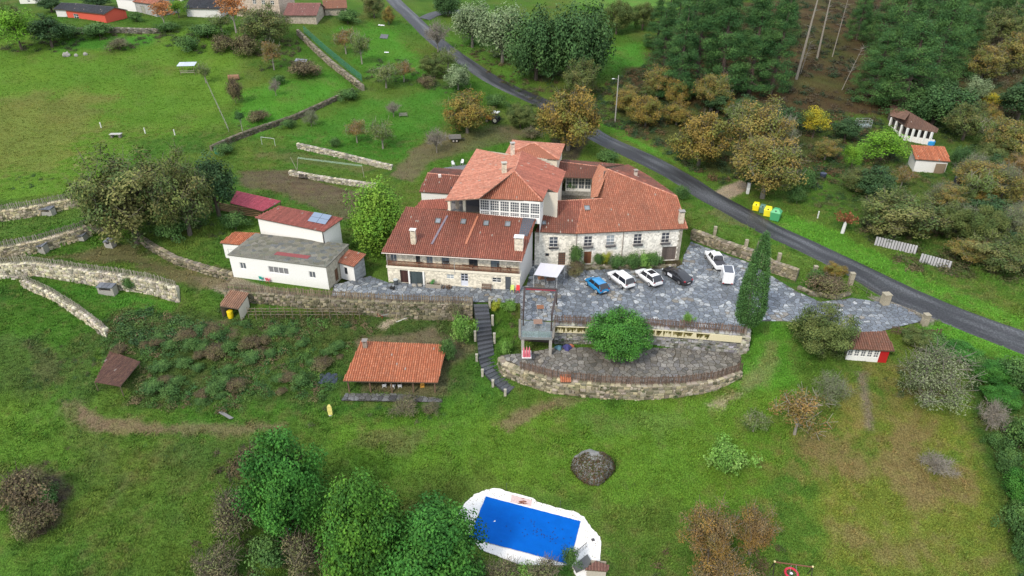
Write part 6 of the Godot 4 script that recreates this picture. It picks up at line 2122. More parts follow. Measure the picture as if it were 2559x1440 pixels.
func build_terraces() -> void:
	var GR := Color(0.40, 0.345, 0.245)
	# walls on the left terraces
	var labels := [["topmost pale terrace wall with lichen below the meadow", 0.15], ["pale yellowish terrace wall above the earth track", 0.12], ["long high cream terrace wall holding up the earth track", 0.2], ["cream stone wall curving down into the brambles", 0.2], ["low broken stone kerb wall behind the earth track", 0.3], ["narrow pale garden wall in the upper orchard", 0.1], ["narrow pale garden wall beside the bare vegetable plot", 0.1], ["mossy rubble wall between car park and road verge", 0.35]]
	var fl := ["fence of grey stakes along the topmost terrace wall", "fence of grey stakes along the yellowish terrace wall", "long fence of pale stakes along the high cream wall", "fence of pale stakes on the curving cream wall"]
	for i in STEPS.size():
		var s: Array = STEPS[i]
		var foot := []
		var tall := []
		var n: int = s[0].size()
		for j in n:
			var p := at(s[0][j][0], s[0][j][1], s[1])
			var nx: Vector3 = at(s[0][mini(j + 1, n - 1)][0], s[0][mini(j + 1, n - 1)][1], s[1]) - at(s[0][maxi(j - 1, 0)][0], s[0][maxi(j - 1, 0)][1], s[1])
			nx.y = 0
			nx = nx.normalized()
			var out := Vector3(-nx.z, 0, nx.x)
			var lo := H(p.x + out.x * 0.9, p.z + out.z * 0.9)
			var hi := H(p.x - out.x * 0.9, p.z - out.z * 0.9)
			foot.append(Vector3(p.x + out.x * 0.3, lo, p.z + out.z * 0.3))
			tall.append(maxf(hi - lo + 0.2, s[4] * 0.5))
		var tn := Color(0.64, 0.56, 0.38) if i in [0, 1] else (Color(0.72, 0.66, 0.51) if i in [2, 3] else (Color(0.62, 0.57, 0.46) if i in [5, 6] else GR))
		stone_wall("terrace_wall", labels[i][0], foot, tall, 0.7 if i not in [5, 6] else 0.55, tn, labels[i][1])
		if i < 4:
			var fn := []
			for j in n: fn.append(foot[j] + Vector3(0, tall[j] + 0.02, -0.35))
			picket_fence("stake_fence", fl[i], fn, 1.15, 0.29, [Color(0.34, 0.31, 0.24), Color(0.46, 0.42, 0.33), Color(0.26, 0.23, 0.18)], 0.12, 0.09)
	# path wall in front of the houses
	var pf := []
	var pt := []
	var fe := []
	for q in [[560, 724], [700, 735], [822, 744], [1000, 754], [1181, 759]]:
		var p := at(q[0], q[1], 0.0)
		pf.append(Vector3(p.x, -3.0, p.z + 0.45)); pt.append(3.05)
		fe.append(Vector3(p.x, 0.05, p.z + 0.15))
	stone_wall("path_wall", "mossy rubble wall below the slate path and its stake fence", pf, pt, 0.8, Color(0.36, 0.315, 0.22), 0.45)
	picket_fence("stake_fence", "brown stake fence above the vine trellis at the path edge", fe, 1.25, 0.24, [Color(0.27, 0.20, 0.13), Color(0.36, 0.28, 0.19), Color(0.20, 0.15, 0.11)], 0.12, 0.06)
	# car park wall with fence, cream band and open lower storey
	var uf := []
	var ut := []
	var ufe := []
	for q in [[1386, 808], [1480, 811], [1600, 814], [1730, 823], [1860, 834]]:
		var p := at(q[0], q[1], 0.0)
		uf.append(Vector3(p.x, -3.0, p.z + 0.45)); ut.append(3.02)
		ufe.append(Vector3(p.x, 0.06, p.z + 0.1))
	stone_wall("terrace_back_wall", "grey stone wall between car park and lower slate terrace", uf, ut, 0.8, Color(0.42, 0.42, 0.40), 0.3)
	var band := thing("wall_band", "stained cream plaster band along the top of the terrace wall", "band", uf[2] + Vector3(0, 1.9, 0))
	for i in 4:
		var m := mb(Color(0.64, 0.58, 0.38))
		var a: Vector3 = uf[i] + Vector3(0, 2.45, 0.22)
		var b: Vector3 = uf[i + 1] + Vector3(0, 2.45, 0.22)
		m.bar(a, b, 0.24, 0.95)
		put(m, "beam", M.plaster, band)
		# streaks of dark algae run down the band
		var st := mb(Color(0.20, 0.17, 0.05))
		for k in 60:
			var t := rng.randf()
			var w := rng.randf_range(0.06, 0.5)
			var hh := rng.randf_range(0.3, 0.93)
			var c := a.lerp(b, t) + Vector3(0, 0.465, 0.125)
			var dd := (b - a).normalized()
			st.col = Color(0.20, 0.17, 0.05).lerp(Color(0.36, 0.31, 0.13), rng.randf())
			if i < 3 or t < 0.3: st.quad(c - dd * w * 0.2 - Vector3(0, hh, 0), c + dd * w * 0.2 - Vector3(0, hh * 0.8, 0), c + dd * w * 0.5, c - dd * w * 0.5)
		put(st, "algae_stain", M.ground, band)
	picket_fence("dark_fence", "dark brown picket fence along the car park edge", ufe, 1.3, 0.21, [Color(0.20, 0.125, 0.09), Color(0.27, 0.18, 0.135), Color(0.15, 0.10, 0.075)], 0.12, 0.03)
	for q in [[1630, 862], [1649, 862]]:
		post("band_post", "slim pale post propping the cream band of the terrace wall", at(q[0], q[1], -3.0), 0.2, 2.0, Color(0.6, 0.57, 0.48), M.plaster, "post", "props under the cream band")
	# lower retaining wall and fence
	var lf := []
	var lt := []
	var lfe := []
	for q in [[1244, 890], [1256, 908], [1300, 923], [1380, 945], [1500, 958], [1600, 963], [1700, 960], [1790, 948], [1854, 926]]:
		var p := at(q[0], q[1], -3.0)
		var lo := H(p.x, p.z + 2.2)
		lf.append(Vector3(p.x, lo, p.z + 0.5)); lt.append(-2.9 - lo)
		lfe.append(Vector3(p.x, -2.9, p.z + 0.12))
	stone_wall("terrace_front_wall", "curved yellowish rubble wall below the lower slate terrace", lf, lt, 0.85, Color(0.50, 0.44, 0.32), 0.35, 1.15)
	picket_fence("dark_fence", "dark brown picket fence curving round the lower slate terrace", lfe.slice(2), 1.35, 0.21, [Color(0.20, 0.125, 0.09), Color(0.27, 0.18, 0.135), Color(0.15, 0.10, 0.075)], 0.12, 0.03)
	# end wall below the cypress
	stone_wall("corner_wall", "pale stacked stone corner below the cypress", [at(1856, 836, 0) + Vector3(-0.2, -3, 0.6), at(1872, 838, 0) + Vector3(0, -3, 0.5), at(1874, 806, 0) + Vector3(0.1, -3, 0.3)], [2.9, 2.9, 2.2], 0.8, Color(0.55, 0.52, 0.44), 0.2)
	# flower bed wall before the stone house
	var bf := []
	for q in [[1425, 690], [1455, 676], [1500, 673], [1600, 673], [1690, 671]]: bf.append(at(q[0], q[1], 0.0))
	stone_wall("bed_wall", "low rubble edge of the flower bed below the stone house", bf, [0.55, 0.6, 0.6, 0.55, 0.5], 0.4, Color(0.36, 0.32, 0.23), 0.4)
	# stairs
	var LP := [[1183, 758, 0.0], [1190, 800, -1.25], [1193, 850, -2.7], [1197, 905, -4.25], [1210, 935, -4.7], [1238, 963, -5.1], [1268, 986, -5.4]]
	var RP := [[1219, 758, 0.0], [1226, 800, -1.25], [1231, 850, -2.7], [1236, 893, -4.1], [1252, 920, -4.6], [1272, 945, -5.0], [1292, 966, -5.4]]
	var cl := Curve3D.new()
	var cr := Curve3D.new()
	for i in LP.size():
		cl.add_point(at(LP[i][0], LP[i][1], LP[i][2])); cr.add_point(at(RP[i][0], RP[i][1], RP[i][2]))
	var so := thing("slate_stairs", "curving flight of dark slate steps down to the lawn", "stairs", at(1210, 860, -3.0))
	var ns := 23
	for i in ns:
		var t0 := float(i) / ns
		var t1 := (i + 1.0) / ns
		var a := cl.sample_baked(t0 * cl.get_baked_length())
		var b := cr.sample_baked(t0 * cr.get_baked_length())
		var a2 := cl.sample_baked(t1 * cl.get_baked_length())
		var b2 := cr.sample_baked(t1 * cr.get_baked_length())
		var mid := (a + b + a2 + b2) / 4
		var y := maxf(mid.y, H(mid.x, mid.z) + 0.1)
		var m := mb(Color(0.085, 0.09, 0.10) * rng.randf_range(0.75, 1.35))
		m.prism(PackedVector2Array([Vector2(a.x, a.z), Vector2(b.x, b.z), Vector2(b2.x, b2.z + 0.07), Vector2(a2.x, a2.z + 0.07)]), y - 1.4, y, 0.0)
		put(m, "step", M.slate, so)
	var pn := 0
	for q in [[0, 0.0, "beside the head of the slate stairs"], [0, 0.33, "on the garden side of the slate stairs"], [0, 0.55, "half way down the slate stairs"], [0, 0.72, "where the slate stairs begin to turn"], [0, 0.86, "at the bend of the slate stairs"], [0, 1.0, "at the foot of the slate stairs"], [1, 0.0, "at the top of the slate stairs beside the yellow bush"], [1, 0.2, "by the rock garden edge of the slate stairs"], [1, 0.4, "by the rock garden below the stair head"]]:
		var cv: Curve3D = cl if q[0] == 0 else cr
		var p := cv.sample_baked(q[1] * cv.get_baked_length()) + Vector3(-0.28 if q[0] == 0 else 0.28, 0, 0.1)
		post("stair_post", "short pale granite post " + q[2], onland(p, -0.2) if p.y < H(p.x, p.z) else p - Vector3(0, 0.5, 0), 0.32, 1.35, Color(0.58, 0.54, 0.44), M.stone, "post", "granite posts of the stairs")
	# pergola platform
	var pf2 := thing("terrace_platform", "slate platform on pillars jutting over the lower terrace", "platform", at(1342, 880, -3.0))
	var c0 := at(1299, 800, 0.0)
	var c1 := at(1386, 806, 0.0)
	var c2 := at(1382, 845, 0.0)
	var c3 := at(1299, 843, 0.0)
	var sl := mb(Color(0.30, 0.31, 0.30))
	sl.prism(PackedVector2Array([Vector2(c0.x, c0.z), Vector2(c1.x, c1.z), Vector2(c2.x, c2.z), Vector2(c3.x, c3.z)]), -0.35, 0.0)
	put(sl, "slab", M.stone, pf2)
	var pol := PackedVector2Array([Vector2(c0.x, c0.z), Vector2(c1.x, c1.z), Vector2(c2.x, c2.z), Vector2(c3.x, c3.z)])
	for p in voronoi(pol, 0.85, 0.03):
		var m := mb(Color(0.24, 0.27, 0.28) * rng.randf_range(0.75, 1.3))
		m.prism(p, -0.01, 0.025, 0.015)
		put(m, "paver", M.slate, pf2)
	for c in [c2 + Vector3(-0.3, 0, -0.3), c3 + Vector3(0.4, 0, -0.3)]:
		var m := mb(Color(0.55, 0.52, 0.46))
		m.block(Vector3(c.x, -3.05, c.z), Vector3(0.38, 2.75, 0.38))
		put(m, "pillar", M.stone, pf2)
	for e in [[c2, c1], [c3, c0]]:
		var m := mb(Color(0.30, 0.27, 0.22))
		m.bar(e[0] + Vector3(0, 0.05, 0), e[1] + Vector3(0, 0.05, 0), 0.3, 0.28)
		put(m, "kerb", M.stone, pf2)
	var dk := mb(Color(0.10, 0.075, 0.065))
	dk.quad(Vector3(c0.x, -3, c0.z + 0.7), Vector3(c1.x, -3, c1.z + 0.7), Vector3(c1.x, -0.4, c1.z + 0.7), Vector3(c0.x, -0.4, c0.z + 0.7))
	put(dk, "cellar_front", M.wood, pf2)
	var gate := thing("glass_railing", "low clear glass panel at the end of the platform", "railing", (c2 + c3) / 2 + Vector3(0, 0.03, -0.1))
	var gm := mb(Color(0.42, 0.56, 0.50))
	var gd := (c2 - c3).normalized()
	gm.hexa((c2 + c3) / 2 + Vector3(0, 0.48, -0.12), gd * ((c2 - c3).length() / 2 - 0.3), Vector3(0, 0.45, 0), Vector3(0, 0, 0.012))
	var gmat: StandardMaterial3D = M.glass.duplicate()
	gmat.transparency = BaseMaterial3D.TRANSPARENCY_ALPHA
	gmat.albedo_color = Color(0.75, 0.9, 0.86, 0.10)
	put(gm, "glass_pane", gmat, gate)
	# pergola frame
	var pg := thing("pergola_frame", "dark timber pergola frame with rolled red awning", "pergola", at(1345, 760, 0))
	var K := [at(1311, 720, 2.5), at(1392, 724, 2.5), at(1379, 788, 2.5), at(1308, 775, 2.5)]
	for k in 4:
		var m := mb(Color(0.075, 0.055, 0.05))
		m.block(Vector3(K[k].x, 0.0, K[k].z), Vector3(0.2, 2.45, 0.2))
		put(m, "post", M.wood, pg)
		if k != 2:
			var bm := mb(Color(0.085, 0.06, 0.055))
			bm.bar(K[k], K[(k + 1) % 4], 0.28, 0.26)
			put(bm, "beam", M.wood, pg)
	var aw := mb(Color(0.20, 0.03, 0.04))
	aw.tube(K[0] + Vector3(0.15, 0.02, 0.35), K[1] + Vector3(-0.15, 0.02, 0.35), 0.11, 0.11, 10)
	put(aw, "awning_roll", M.cloth, pg)
	# cloth gazebo
	var gz := thing("garden_canopy", "pale grey cloth canopy on thin white poles over tables", "canopy", at(1370, 705, 0))
	var C := [at(1334, 687, 2.35), at(1392, 694, 2.35), at(1411, 664, 2.35), at(1351, 657, 2.35)]
	var cm := mb(Color(0.58, 0.56, 0.60))
	for i in 8:
		for j in 6:
			var f := func(u: float, v: float) -> Vector3:
				var p: Vector3 = C[0].lerp(C[1], u).lerp(C[3].lerp(C[2], u), v)
				return p - Vector3(0, 0.16 * sin(PI * u) * sin(PI * v) + 0.04 * sin(u * 19.0), 0)
			cm.quad(f.call(i / 8.0, j / 6.0), f.call((i + 1) / 8.0, j / 6.0), f.call((i + 1) / 8.0, (j + 1) / 6.0), f.call(i / 8.0, (j + 1) / 6.0))
	put(cm, "cloth", M.cloth, gz)
	for k in 4:
		var m := mb(Color(0.6, 0.6, 0.6))
		m.tube(xz(C[k], 0.03), C[k] + Vector3(0, 0.05, 0), 0.035, 0.035, 6)
		m.bar(C[k], C[(k + 1) % 4], 0.04, 0.04)
		put(m, "pole", M.metal, gz)
	side_table(at(1352, 705, 0.03), 0.1, Color(0.40, 0.18, 0.09), "orange-brown table under the cloth canopy", 1.0, 0.9)
	side_table(at(1376, 708, 0.03), 0.1, Color(0.24, 0.13, 0.09), "dark brown table under the cloth canopy", 1.3, 0.9)
	side_table(at(1350, 778, 0.03), 0.05, Color(0.36, 0.16, 0.08), "orange-brown square table inside the pergola", 1.0, 1.0)
	side_table(at(1344, 815, 0.04), 0.02, Color(0.36, 0.22, 0.16), "brown table with white legs on the platform", 1.2, 1.15)
	# folded parasols on a white chest
	var ch := thing("white_chest", "white storage chest under the platform", "chest", at(1316, 892, -2.96))
	var cmm := mb(Color(0.8, 0.8, 0.8))
	cmm.block(at(1316, 892, -2.96), Vector3(1.2, 0.8, 0.7))
	put(cmm, "chest_body", M.plastic, ch)
	var lidm := mb(Color(0.74, 0.74, 0.74))
	lidm.block(at(1316, 892, -2.16), Vector3(1.26, 0.07, 0.76))
	put(lidm, "chest_lid", M.plastic, ch)
	for i in 3:
		var pp := at(1316, 892, -2.09) + Vector3((i - 1) * 0.36, 0, 0)
		var pa := thing("folded_parasol", "folded pink parasol standing on the white chest", "parasol", pp, 0.0, "folded pink parasols")
		var m := mb(Color(0.62, 0.16, 0.20))
		m.lathe(Vector3.ZERO, [Vector2(0.02, 0.0), Vector2(0.19, 0.05), Vector2(0.16, 0.9), Vector2(0.05, 1.55), Vector2(0.0, 1.6)], 8)
		put(m, "canopy", M.cloth, pa, false)
		var mp := mb(Color(0.5, 0.45, 0.4))
		mp.tube(Vector3(0, 0, 0), Vector3(0, 1.75, 0), 0.025, 0.025, 6)
		put(mp, "pole", M.metal, pa, false)
	# tarpaulin heap, table and barrow on the lower terrace
	var tv := thing("tarpaulin_heap", "heap of blue and purple tarpaulins on the lower terrace", "tarpaulin", at(1412, 868, -2.95))
	for q in [[-0.9, 0.5, Color(0.10, 0.22, 0.27)], [0.3, 0.65, Color(0.05, 0.05, 0.16)], [0.8, 0.45, Color(0.4, 0.14, 0.07)]]:
		var m := mb(q[2])
		var bp := at(1412, 868, -2.95) + Vector3(q[0], 0, rng.randf_range(-0.2, 0.5))
		for i in 9:
			for j in 4:
				var f := func(a: int, b: int) -> Vector3:
					var an := TAU * (a % 9) / 9
					var rr: float = q[1] * (1.0 - pow(b / 4.0, 2.0) * 0.95) * (1.0 + 0.25 * sin(an * 3.0 + q[0]))
					return bp + Vector3(cos(an) * rr, b * q[1] * 0.25, -sin(an) * rr)
				m.quad(f.call(i, j), f.call(i + 1, j), f.call(i + 1, j + 1), f.call(i, j + 1))
		put(m, "folds", M.cloth, tv)
	side_table(at(1576, 885, -2.95), 0.0, Color(0.30, 0.17, 0.10), "long brown wooden table under the round tree", 2.9, 0.8, 0.74, "long_table")
	sack_rock(at(1352, 905, -2.95), 0.4, Color(0.4, 0.36, 0.3), "light boulder at the edge of the lower terrace")
	var sh := thing("mailbox_shrine", "tiny brick shrine with orange tile roof on the terrace wall", "shrine", at(1412, 945, -4.2))
	var sp := Vector3(at(1412, 938, -3.0).x, -4.3, at(1412, 938, -3.0).z + 1.0)
	var sm := mb(Color(0.45, 0.38, 0.28))
	sm.block(sp, Vector3(0.9, 1.5, 0.7))
	put(sm, "shrine_body", M.rubble, sh)
	tile_slope(sh, [sp + Vector3(-0.7, 1.45, 0.6), sp + Vector3(0.7, 1.45, 0.6), sp + Vector3(0.7, 1.9, -0.4), sp + Vector3(-0.7, 1.9, -0.4)], sp + Vector3(-0.7, 1.45, 0.6), sp + Vector3(0.7, 1.45, 0.6), NEW, 0.05, 0.28)
	# stone huts on the left terraces
	for q in [[120, 536, 2.6, 1.4, "stone bench hut with blue-grey slab top under the topmost fence"], [110, 630, 1.3, 1.5, "small pointed grey stone hut against the yellowish wall"], [272, 734, 2.7, 1.6, "pale stone hut with slate lid below the high cream wall"], [277, 616, 1.4, 1.3, "small white and grey rock cairn under the oak"], [203, 596, 1.8, 0.9, "pale block of stone at the end of the yellowish wall"]]:
		var gp := G(q[0], q[1])
		var o := thing("stone_hut", q[4], "hut", gp, -0.15)
		var w: float = q[2]
		for s in [-1, 1]:
			var m := mb(Color(0.55, 0.52, 0.45))
			m.block(Vector3(s * (w / 2 - 0.2), -0.2, 0), Vector3(0.35, q[3], 1.1))
			put(m, "side_stone", M.stone, o, false)
		var bm := mb(Color(0.45, 0.43, 0.38))
		bm.block(Vector3(0, -0.2, -0.4), Vector3(w - 0.4, q[3], 0.3))
		put(bm, "back_stone", M.stone, o, false)
		var f := mb(Color(0.52, 0.5, 0.45))
		f.block(Vector3(0, -0.2, 0.42), Vector3(w - 0.4, q[3] * 0.6, 0.28))
		put(f, "front_stone", M.stone, o, false)
		for s in 3:
			var m := mb(Color(0.20, 0.215, 0.25) * rng.randf_range(0.8, 1.3))
			m.hexa(Vector3((s - 1) * w / 3, q[3] - 0.14 + 0.03 * s, 0.03), Vector3(w / 5.6, 0.04, 0), Vector3(0, 0.06, 0.02), Vector3(0, -0.1, 0.62))
			put(m, "roof_slab", M.slate, o, false)

func build_pool() -> void:
	var y := -8.72
	var deck := [[1140, 1296], [1160, 1258], [1185, 1236], [1215, 1224], [1240, 1220], [1280, 1231], [1330, 1244], [1345, 1256], [1400, 1271], [1440, 1280], [1460, 1293], [1478, 1318], [1500, 1343], [1502, 1368], [1496, 1420], [1480, 1440], [1440, 1440], [1428, 1412], [1300, 1412], [1200, 1372], [1150, 1310]]
	var poly := flat2(deck, y)
	var rag := PackedVector2Array()
	for i in poly.size():
		var a := poly[i]
		var b := poly[(i + 1) % poly.size()]
		for k in 5:
			var p := a.lerp(b, k / 5.0)
			rag.append(p + Vector2(rng.randf_range(-0.07, 0.07), rng.randf_range(-0.07, 0.07)))
	var o := thing("pool_deck", "ragged white concrete deck round the covered pool", "pool deck", at(1320, 1300, y))
	var m := mb(Color(0.78, 0.75, 0.71))
	m.prism(rag, y - 0.4, y)
	put(m, "concrete", M.plaster, o)
	var pk := mb(Color(0.60, 0.45, 0.42))
	pk.prism(flat2([[1279, 1237], [1330, 1250], [1328, 1266], [1275, 1255]], y + 0.004), y - 0.1, y + 0.008)
	put(pk, "pink_pad", M.plaster, o)
	var st := mb(Color(0.34, 0.15, 0.11))
	for q in [[1306, 1254, 0.35], [1301, 1258, 0.2], [1312, 1259, 0.2], [1307, 1247, 0.12]]:
		var c := at(q[0], q[1], y)
		var rr := PackedVector2Array()
		for i in 9: rr.append(Vector2(c.x, c.z) + Vector2(cos(TAU * i / 9.0) * 1.7, sin(TAU * i / 9.0) * 0.5) * q[2] * rng.randf_range(0.7, 1.2))
		st.prism(rr, y, y + 0.013)
	put(st, "rust_stain", M.ground, o)
	var lt := mb(Color(0.2, 0.15, 0.09))
	for i in 240:
		var q := rag[rng.randi() % rag.size()].lerp(Vector2(at(1320, 1320, y).x, at(1320, 1320, y).z), rng.randf() * 0.22)
		leaf(lt, Vector3(q.x, y + 0.012, q.y), Vector3.UP, rng.randf_range(0.06, 0.2), [Color(0.25, 0.2, 0.12), Color(0.4, 0.36, 0.28), Color(0.16, 0.17, 0.08)][rng.randi() % 3])
	tag(put(lt, "leaf_litter", M.leaf, o), "", "", "", "stuff")
	# blue cover with soft billows
	var c := thing("pool_cover", "bright blue rectangular pool cover", "cover", at(1320, 1310, y))
	var P := [at(1183, 1306, y), at(1214, 1242, y), at(1451, 1304, y), at(1423, 1412, y)]
	var P0 := at(1176, 1352, y)
	var mm := mb(Color(0.003, 0.095, 0.42))
	var f := func(u: float, v: float) -> Vector3:
		var a: Vector3 = P[1].lerp(P[2], u)
		var b: Vector3 = at(1172, 1345, y).lerp(P[3], u)
		var p := a.lerp(b, v)
		var e := minf(minf(u, 1 - u), minf(v, 1 - v))
		p.y = y + 0.08 + 0.12 * nz2.get_noise_2d(p.x * 5.0, p.z * 8.0) * minf(1.0, e * 8.0)
		var w := 0.06 * nz2.get_noise_2d(p.x * 20.0, p.z * 20.0 + 40.0)
		if e < 0.01: p += Vector3(w, 0, w)
		return p
	for i in 44:
		for j in 24:
			mm.col = Color(0.003, 0.095, 0.42) * (1.0 + 0.10 * nz.get_noise_2d(i * 9.0, j * 9.0))
			mm.quad(f.call(i / 44.0, (j + 1) / 24.0), f.call((i + 1) / 44.0, (j + 1) / 24.0), f.call((i + 1) / 44.0, j / 24.0), f.call(i / 44.0, j / 24.0))
	var cmat := material(0.7, null, 1.0, 0.0, 0.2)
	put(mm, "sheet", cmat, c)
	var lv := mb(Color(0.02, 0.03, 0.08))
	for i in 46:
		var p: Vector3 = f.call(clampf(rng.randfn(0.68, 0.14), 0.1, 0.95), clampf(rng.randfn(0.5, 0.14), 0.1, 0.9)) + Vector3(0, 0.02, 0)
		var a := rng.randf() * TAU
		lv.quad(p + Vector3(cos(a), 0, sin(a)) * 0.09, p + Vector3(-sin(a), 0, cos(a)) * 0.06, p - Vector3(cos(a), 0, sin(a)) * 0.09, p - Vector3(-sin(a), 0, cos(a)) * 0.06)
	var lo := put(lv, "wet_leaves", M.leaf, c)
	tag(lo, "", "", "", "stuff")
	# edge of the pool surround, railing, pump hatch and hut
	var rl := thing("pool_railing", "short black iron railing beside the pump pit", "railing", at(1450, 1380, y))
	var r0 := at(1436, 1394, y)
	var r1 := at(1466, 1368, y)
	for i in 9:
		var b := mb(Color(0.03, 0.03, 0.03))
		var p := r0.lerp(r1, i / 8.0)
		b.tube(p, p + Vector3(0, 0.75, 0), 0.02, 0.02, 5)
		put(b, "baluster", M.metal, rl)
	var tr := mb(Color(0.03, 0.03, 0.03))
	tr.bar(r0 + Vector3(0, 0.77, 0), r1 + Vector3(0, 0.77, 0), 0.05, 0.04)
	put(tr, "handrail", M.metal, rl)
	var pit := thing("pump_cover", "dark grey sloping cover over the pool pump pit", "cover", at(1458, 1408, y))
	var pm := mb(Color(0.10, 0.10, 0.095))
	var q0 := at(1431, 1415, y + 0.06)
	var q1 := at(1468, 1385, y + 0.3)
	var q2 := at(1482, 1410, y + 0.3)
	var q3 := at(1440, 1432, y + 0.06)
	pm.quad(q0, q3, q2, q1)
	for e in [[q0, q1], [q1, q2], [q2, q3], [q3, q0]]: pm.quad(xz(e[0], y - 0.1), xz(e[1], y - 0.1), e[1], e[0])
	put(pm, "cover_plate", M.metal, pit)
	var hut := thing("pump_hut", "tiny pump hut with brown pantile roof behind the pool", "hut", G(1492, 1446))
	var ha := at(1462, 1424, y + 1.1)
	var hb := at(1518, 1428, y + 1.1)
	tile_slope(hut, [ha, hb, onroof(1524, 1418, ha, hb, 0.35) + Vector3(0, 0, -0.2), onroof(1488, 1403, ha, hb, 0.35)], ha, hb, [Color(0.24, 0.11, 0.08), Color(0.30, 0.16, 0.11)], 0.3, 0.31)
	closed_walls(hut, [xz(ha, 0) + Vector3(0.2, 0, -0.1), xz(hb, 0) + Vector3(-0.1, 0, -0.1), xz(hb, 0) + Vector3(0.0, 0, -1.0), xz(ha, 0) + Vector3(0.7, 0, -1.0)], y - 0.5, [y + 1.05, y + 1.05, y + 1.3, y + 1.3], M.plaster, Color(0.5, 0.45, 0.38))
	var hatch := thing("deck_hatch", "small dark square hatch in the white pool deck", "hatch", at(1482, 1350, y))
	var hm := mb(Color(0.07, 0.06, 0.06))
	hm.block(at(1482, 1350, y - 0.02), Vector3(0.34, 0.07, 0.34), 0.3)
	put(hm, "hatch_lid", M.metal, hatch)
	for q in [[1266, 1218, "thin dark post on the grass behind the pool"], [1400, 1262, "thin dark post on the grass by the far corner of the pool"]]:
		var p := G(q[0], q[1] + 8)
		var po := thing("pool_post", q[2], "post", p)
		var b := mb(Color(0.05, 0.08, 0.05))
		b.tube(Vector3(0, -0.2, 0), Vector3(0, 1.1, 0), 0.03, 0.025, 6)
		put(b, "shaft", M.metal, po, false)
		var b2 := mb(Color(0.1, 0.12, 0.1))
		b2.lathe(Vector3(0, 1.1, 0), [Vector2(0.04, 0), Vector2(0.045, 0.05), Vector2(0, 0.08)], 6)
		put(b2, "knob", M.metal, po, false)

# ---------------------------------------------------------------- plants
var protos := {}
var ivy_walls := []

func leaf(m: MB, p: Vector3, nrm: Vector3, s: float, c: Color, thin := 1.0) -> void:
	var t := nrm.cross(Vector3(rng.randf_range(-1, 1), rng.randf_range(-1, 1), rng.randf_range(-1, 1))).normalized()
	var b := nrm.cross(t)
	m.col = c
	var q0 := p - t * s * 0.55
	var q1 := p + b * s * 0.34 * thin
	var q2 := p + t * s * 0.6 - nrm * s * 0.12
	var q3 := p - b * s * 0.34 * thin
	m.tri(q0, q1, q2); m.tri(q0, q2, q3)

func rdir() -> Vector3:
	var z := rng.randf_range(-1, 1)
	var a := rng.randf() * TAU
	var r := sqrt(1 - z * z)
	return Vector3(cos(a) * r, z, sin(a) * r)

func pick(cols: Array) -> Color: return cols[rng.randi() % cols.size()]

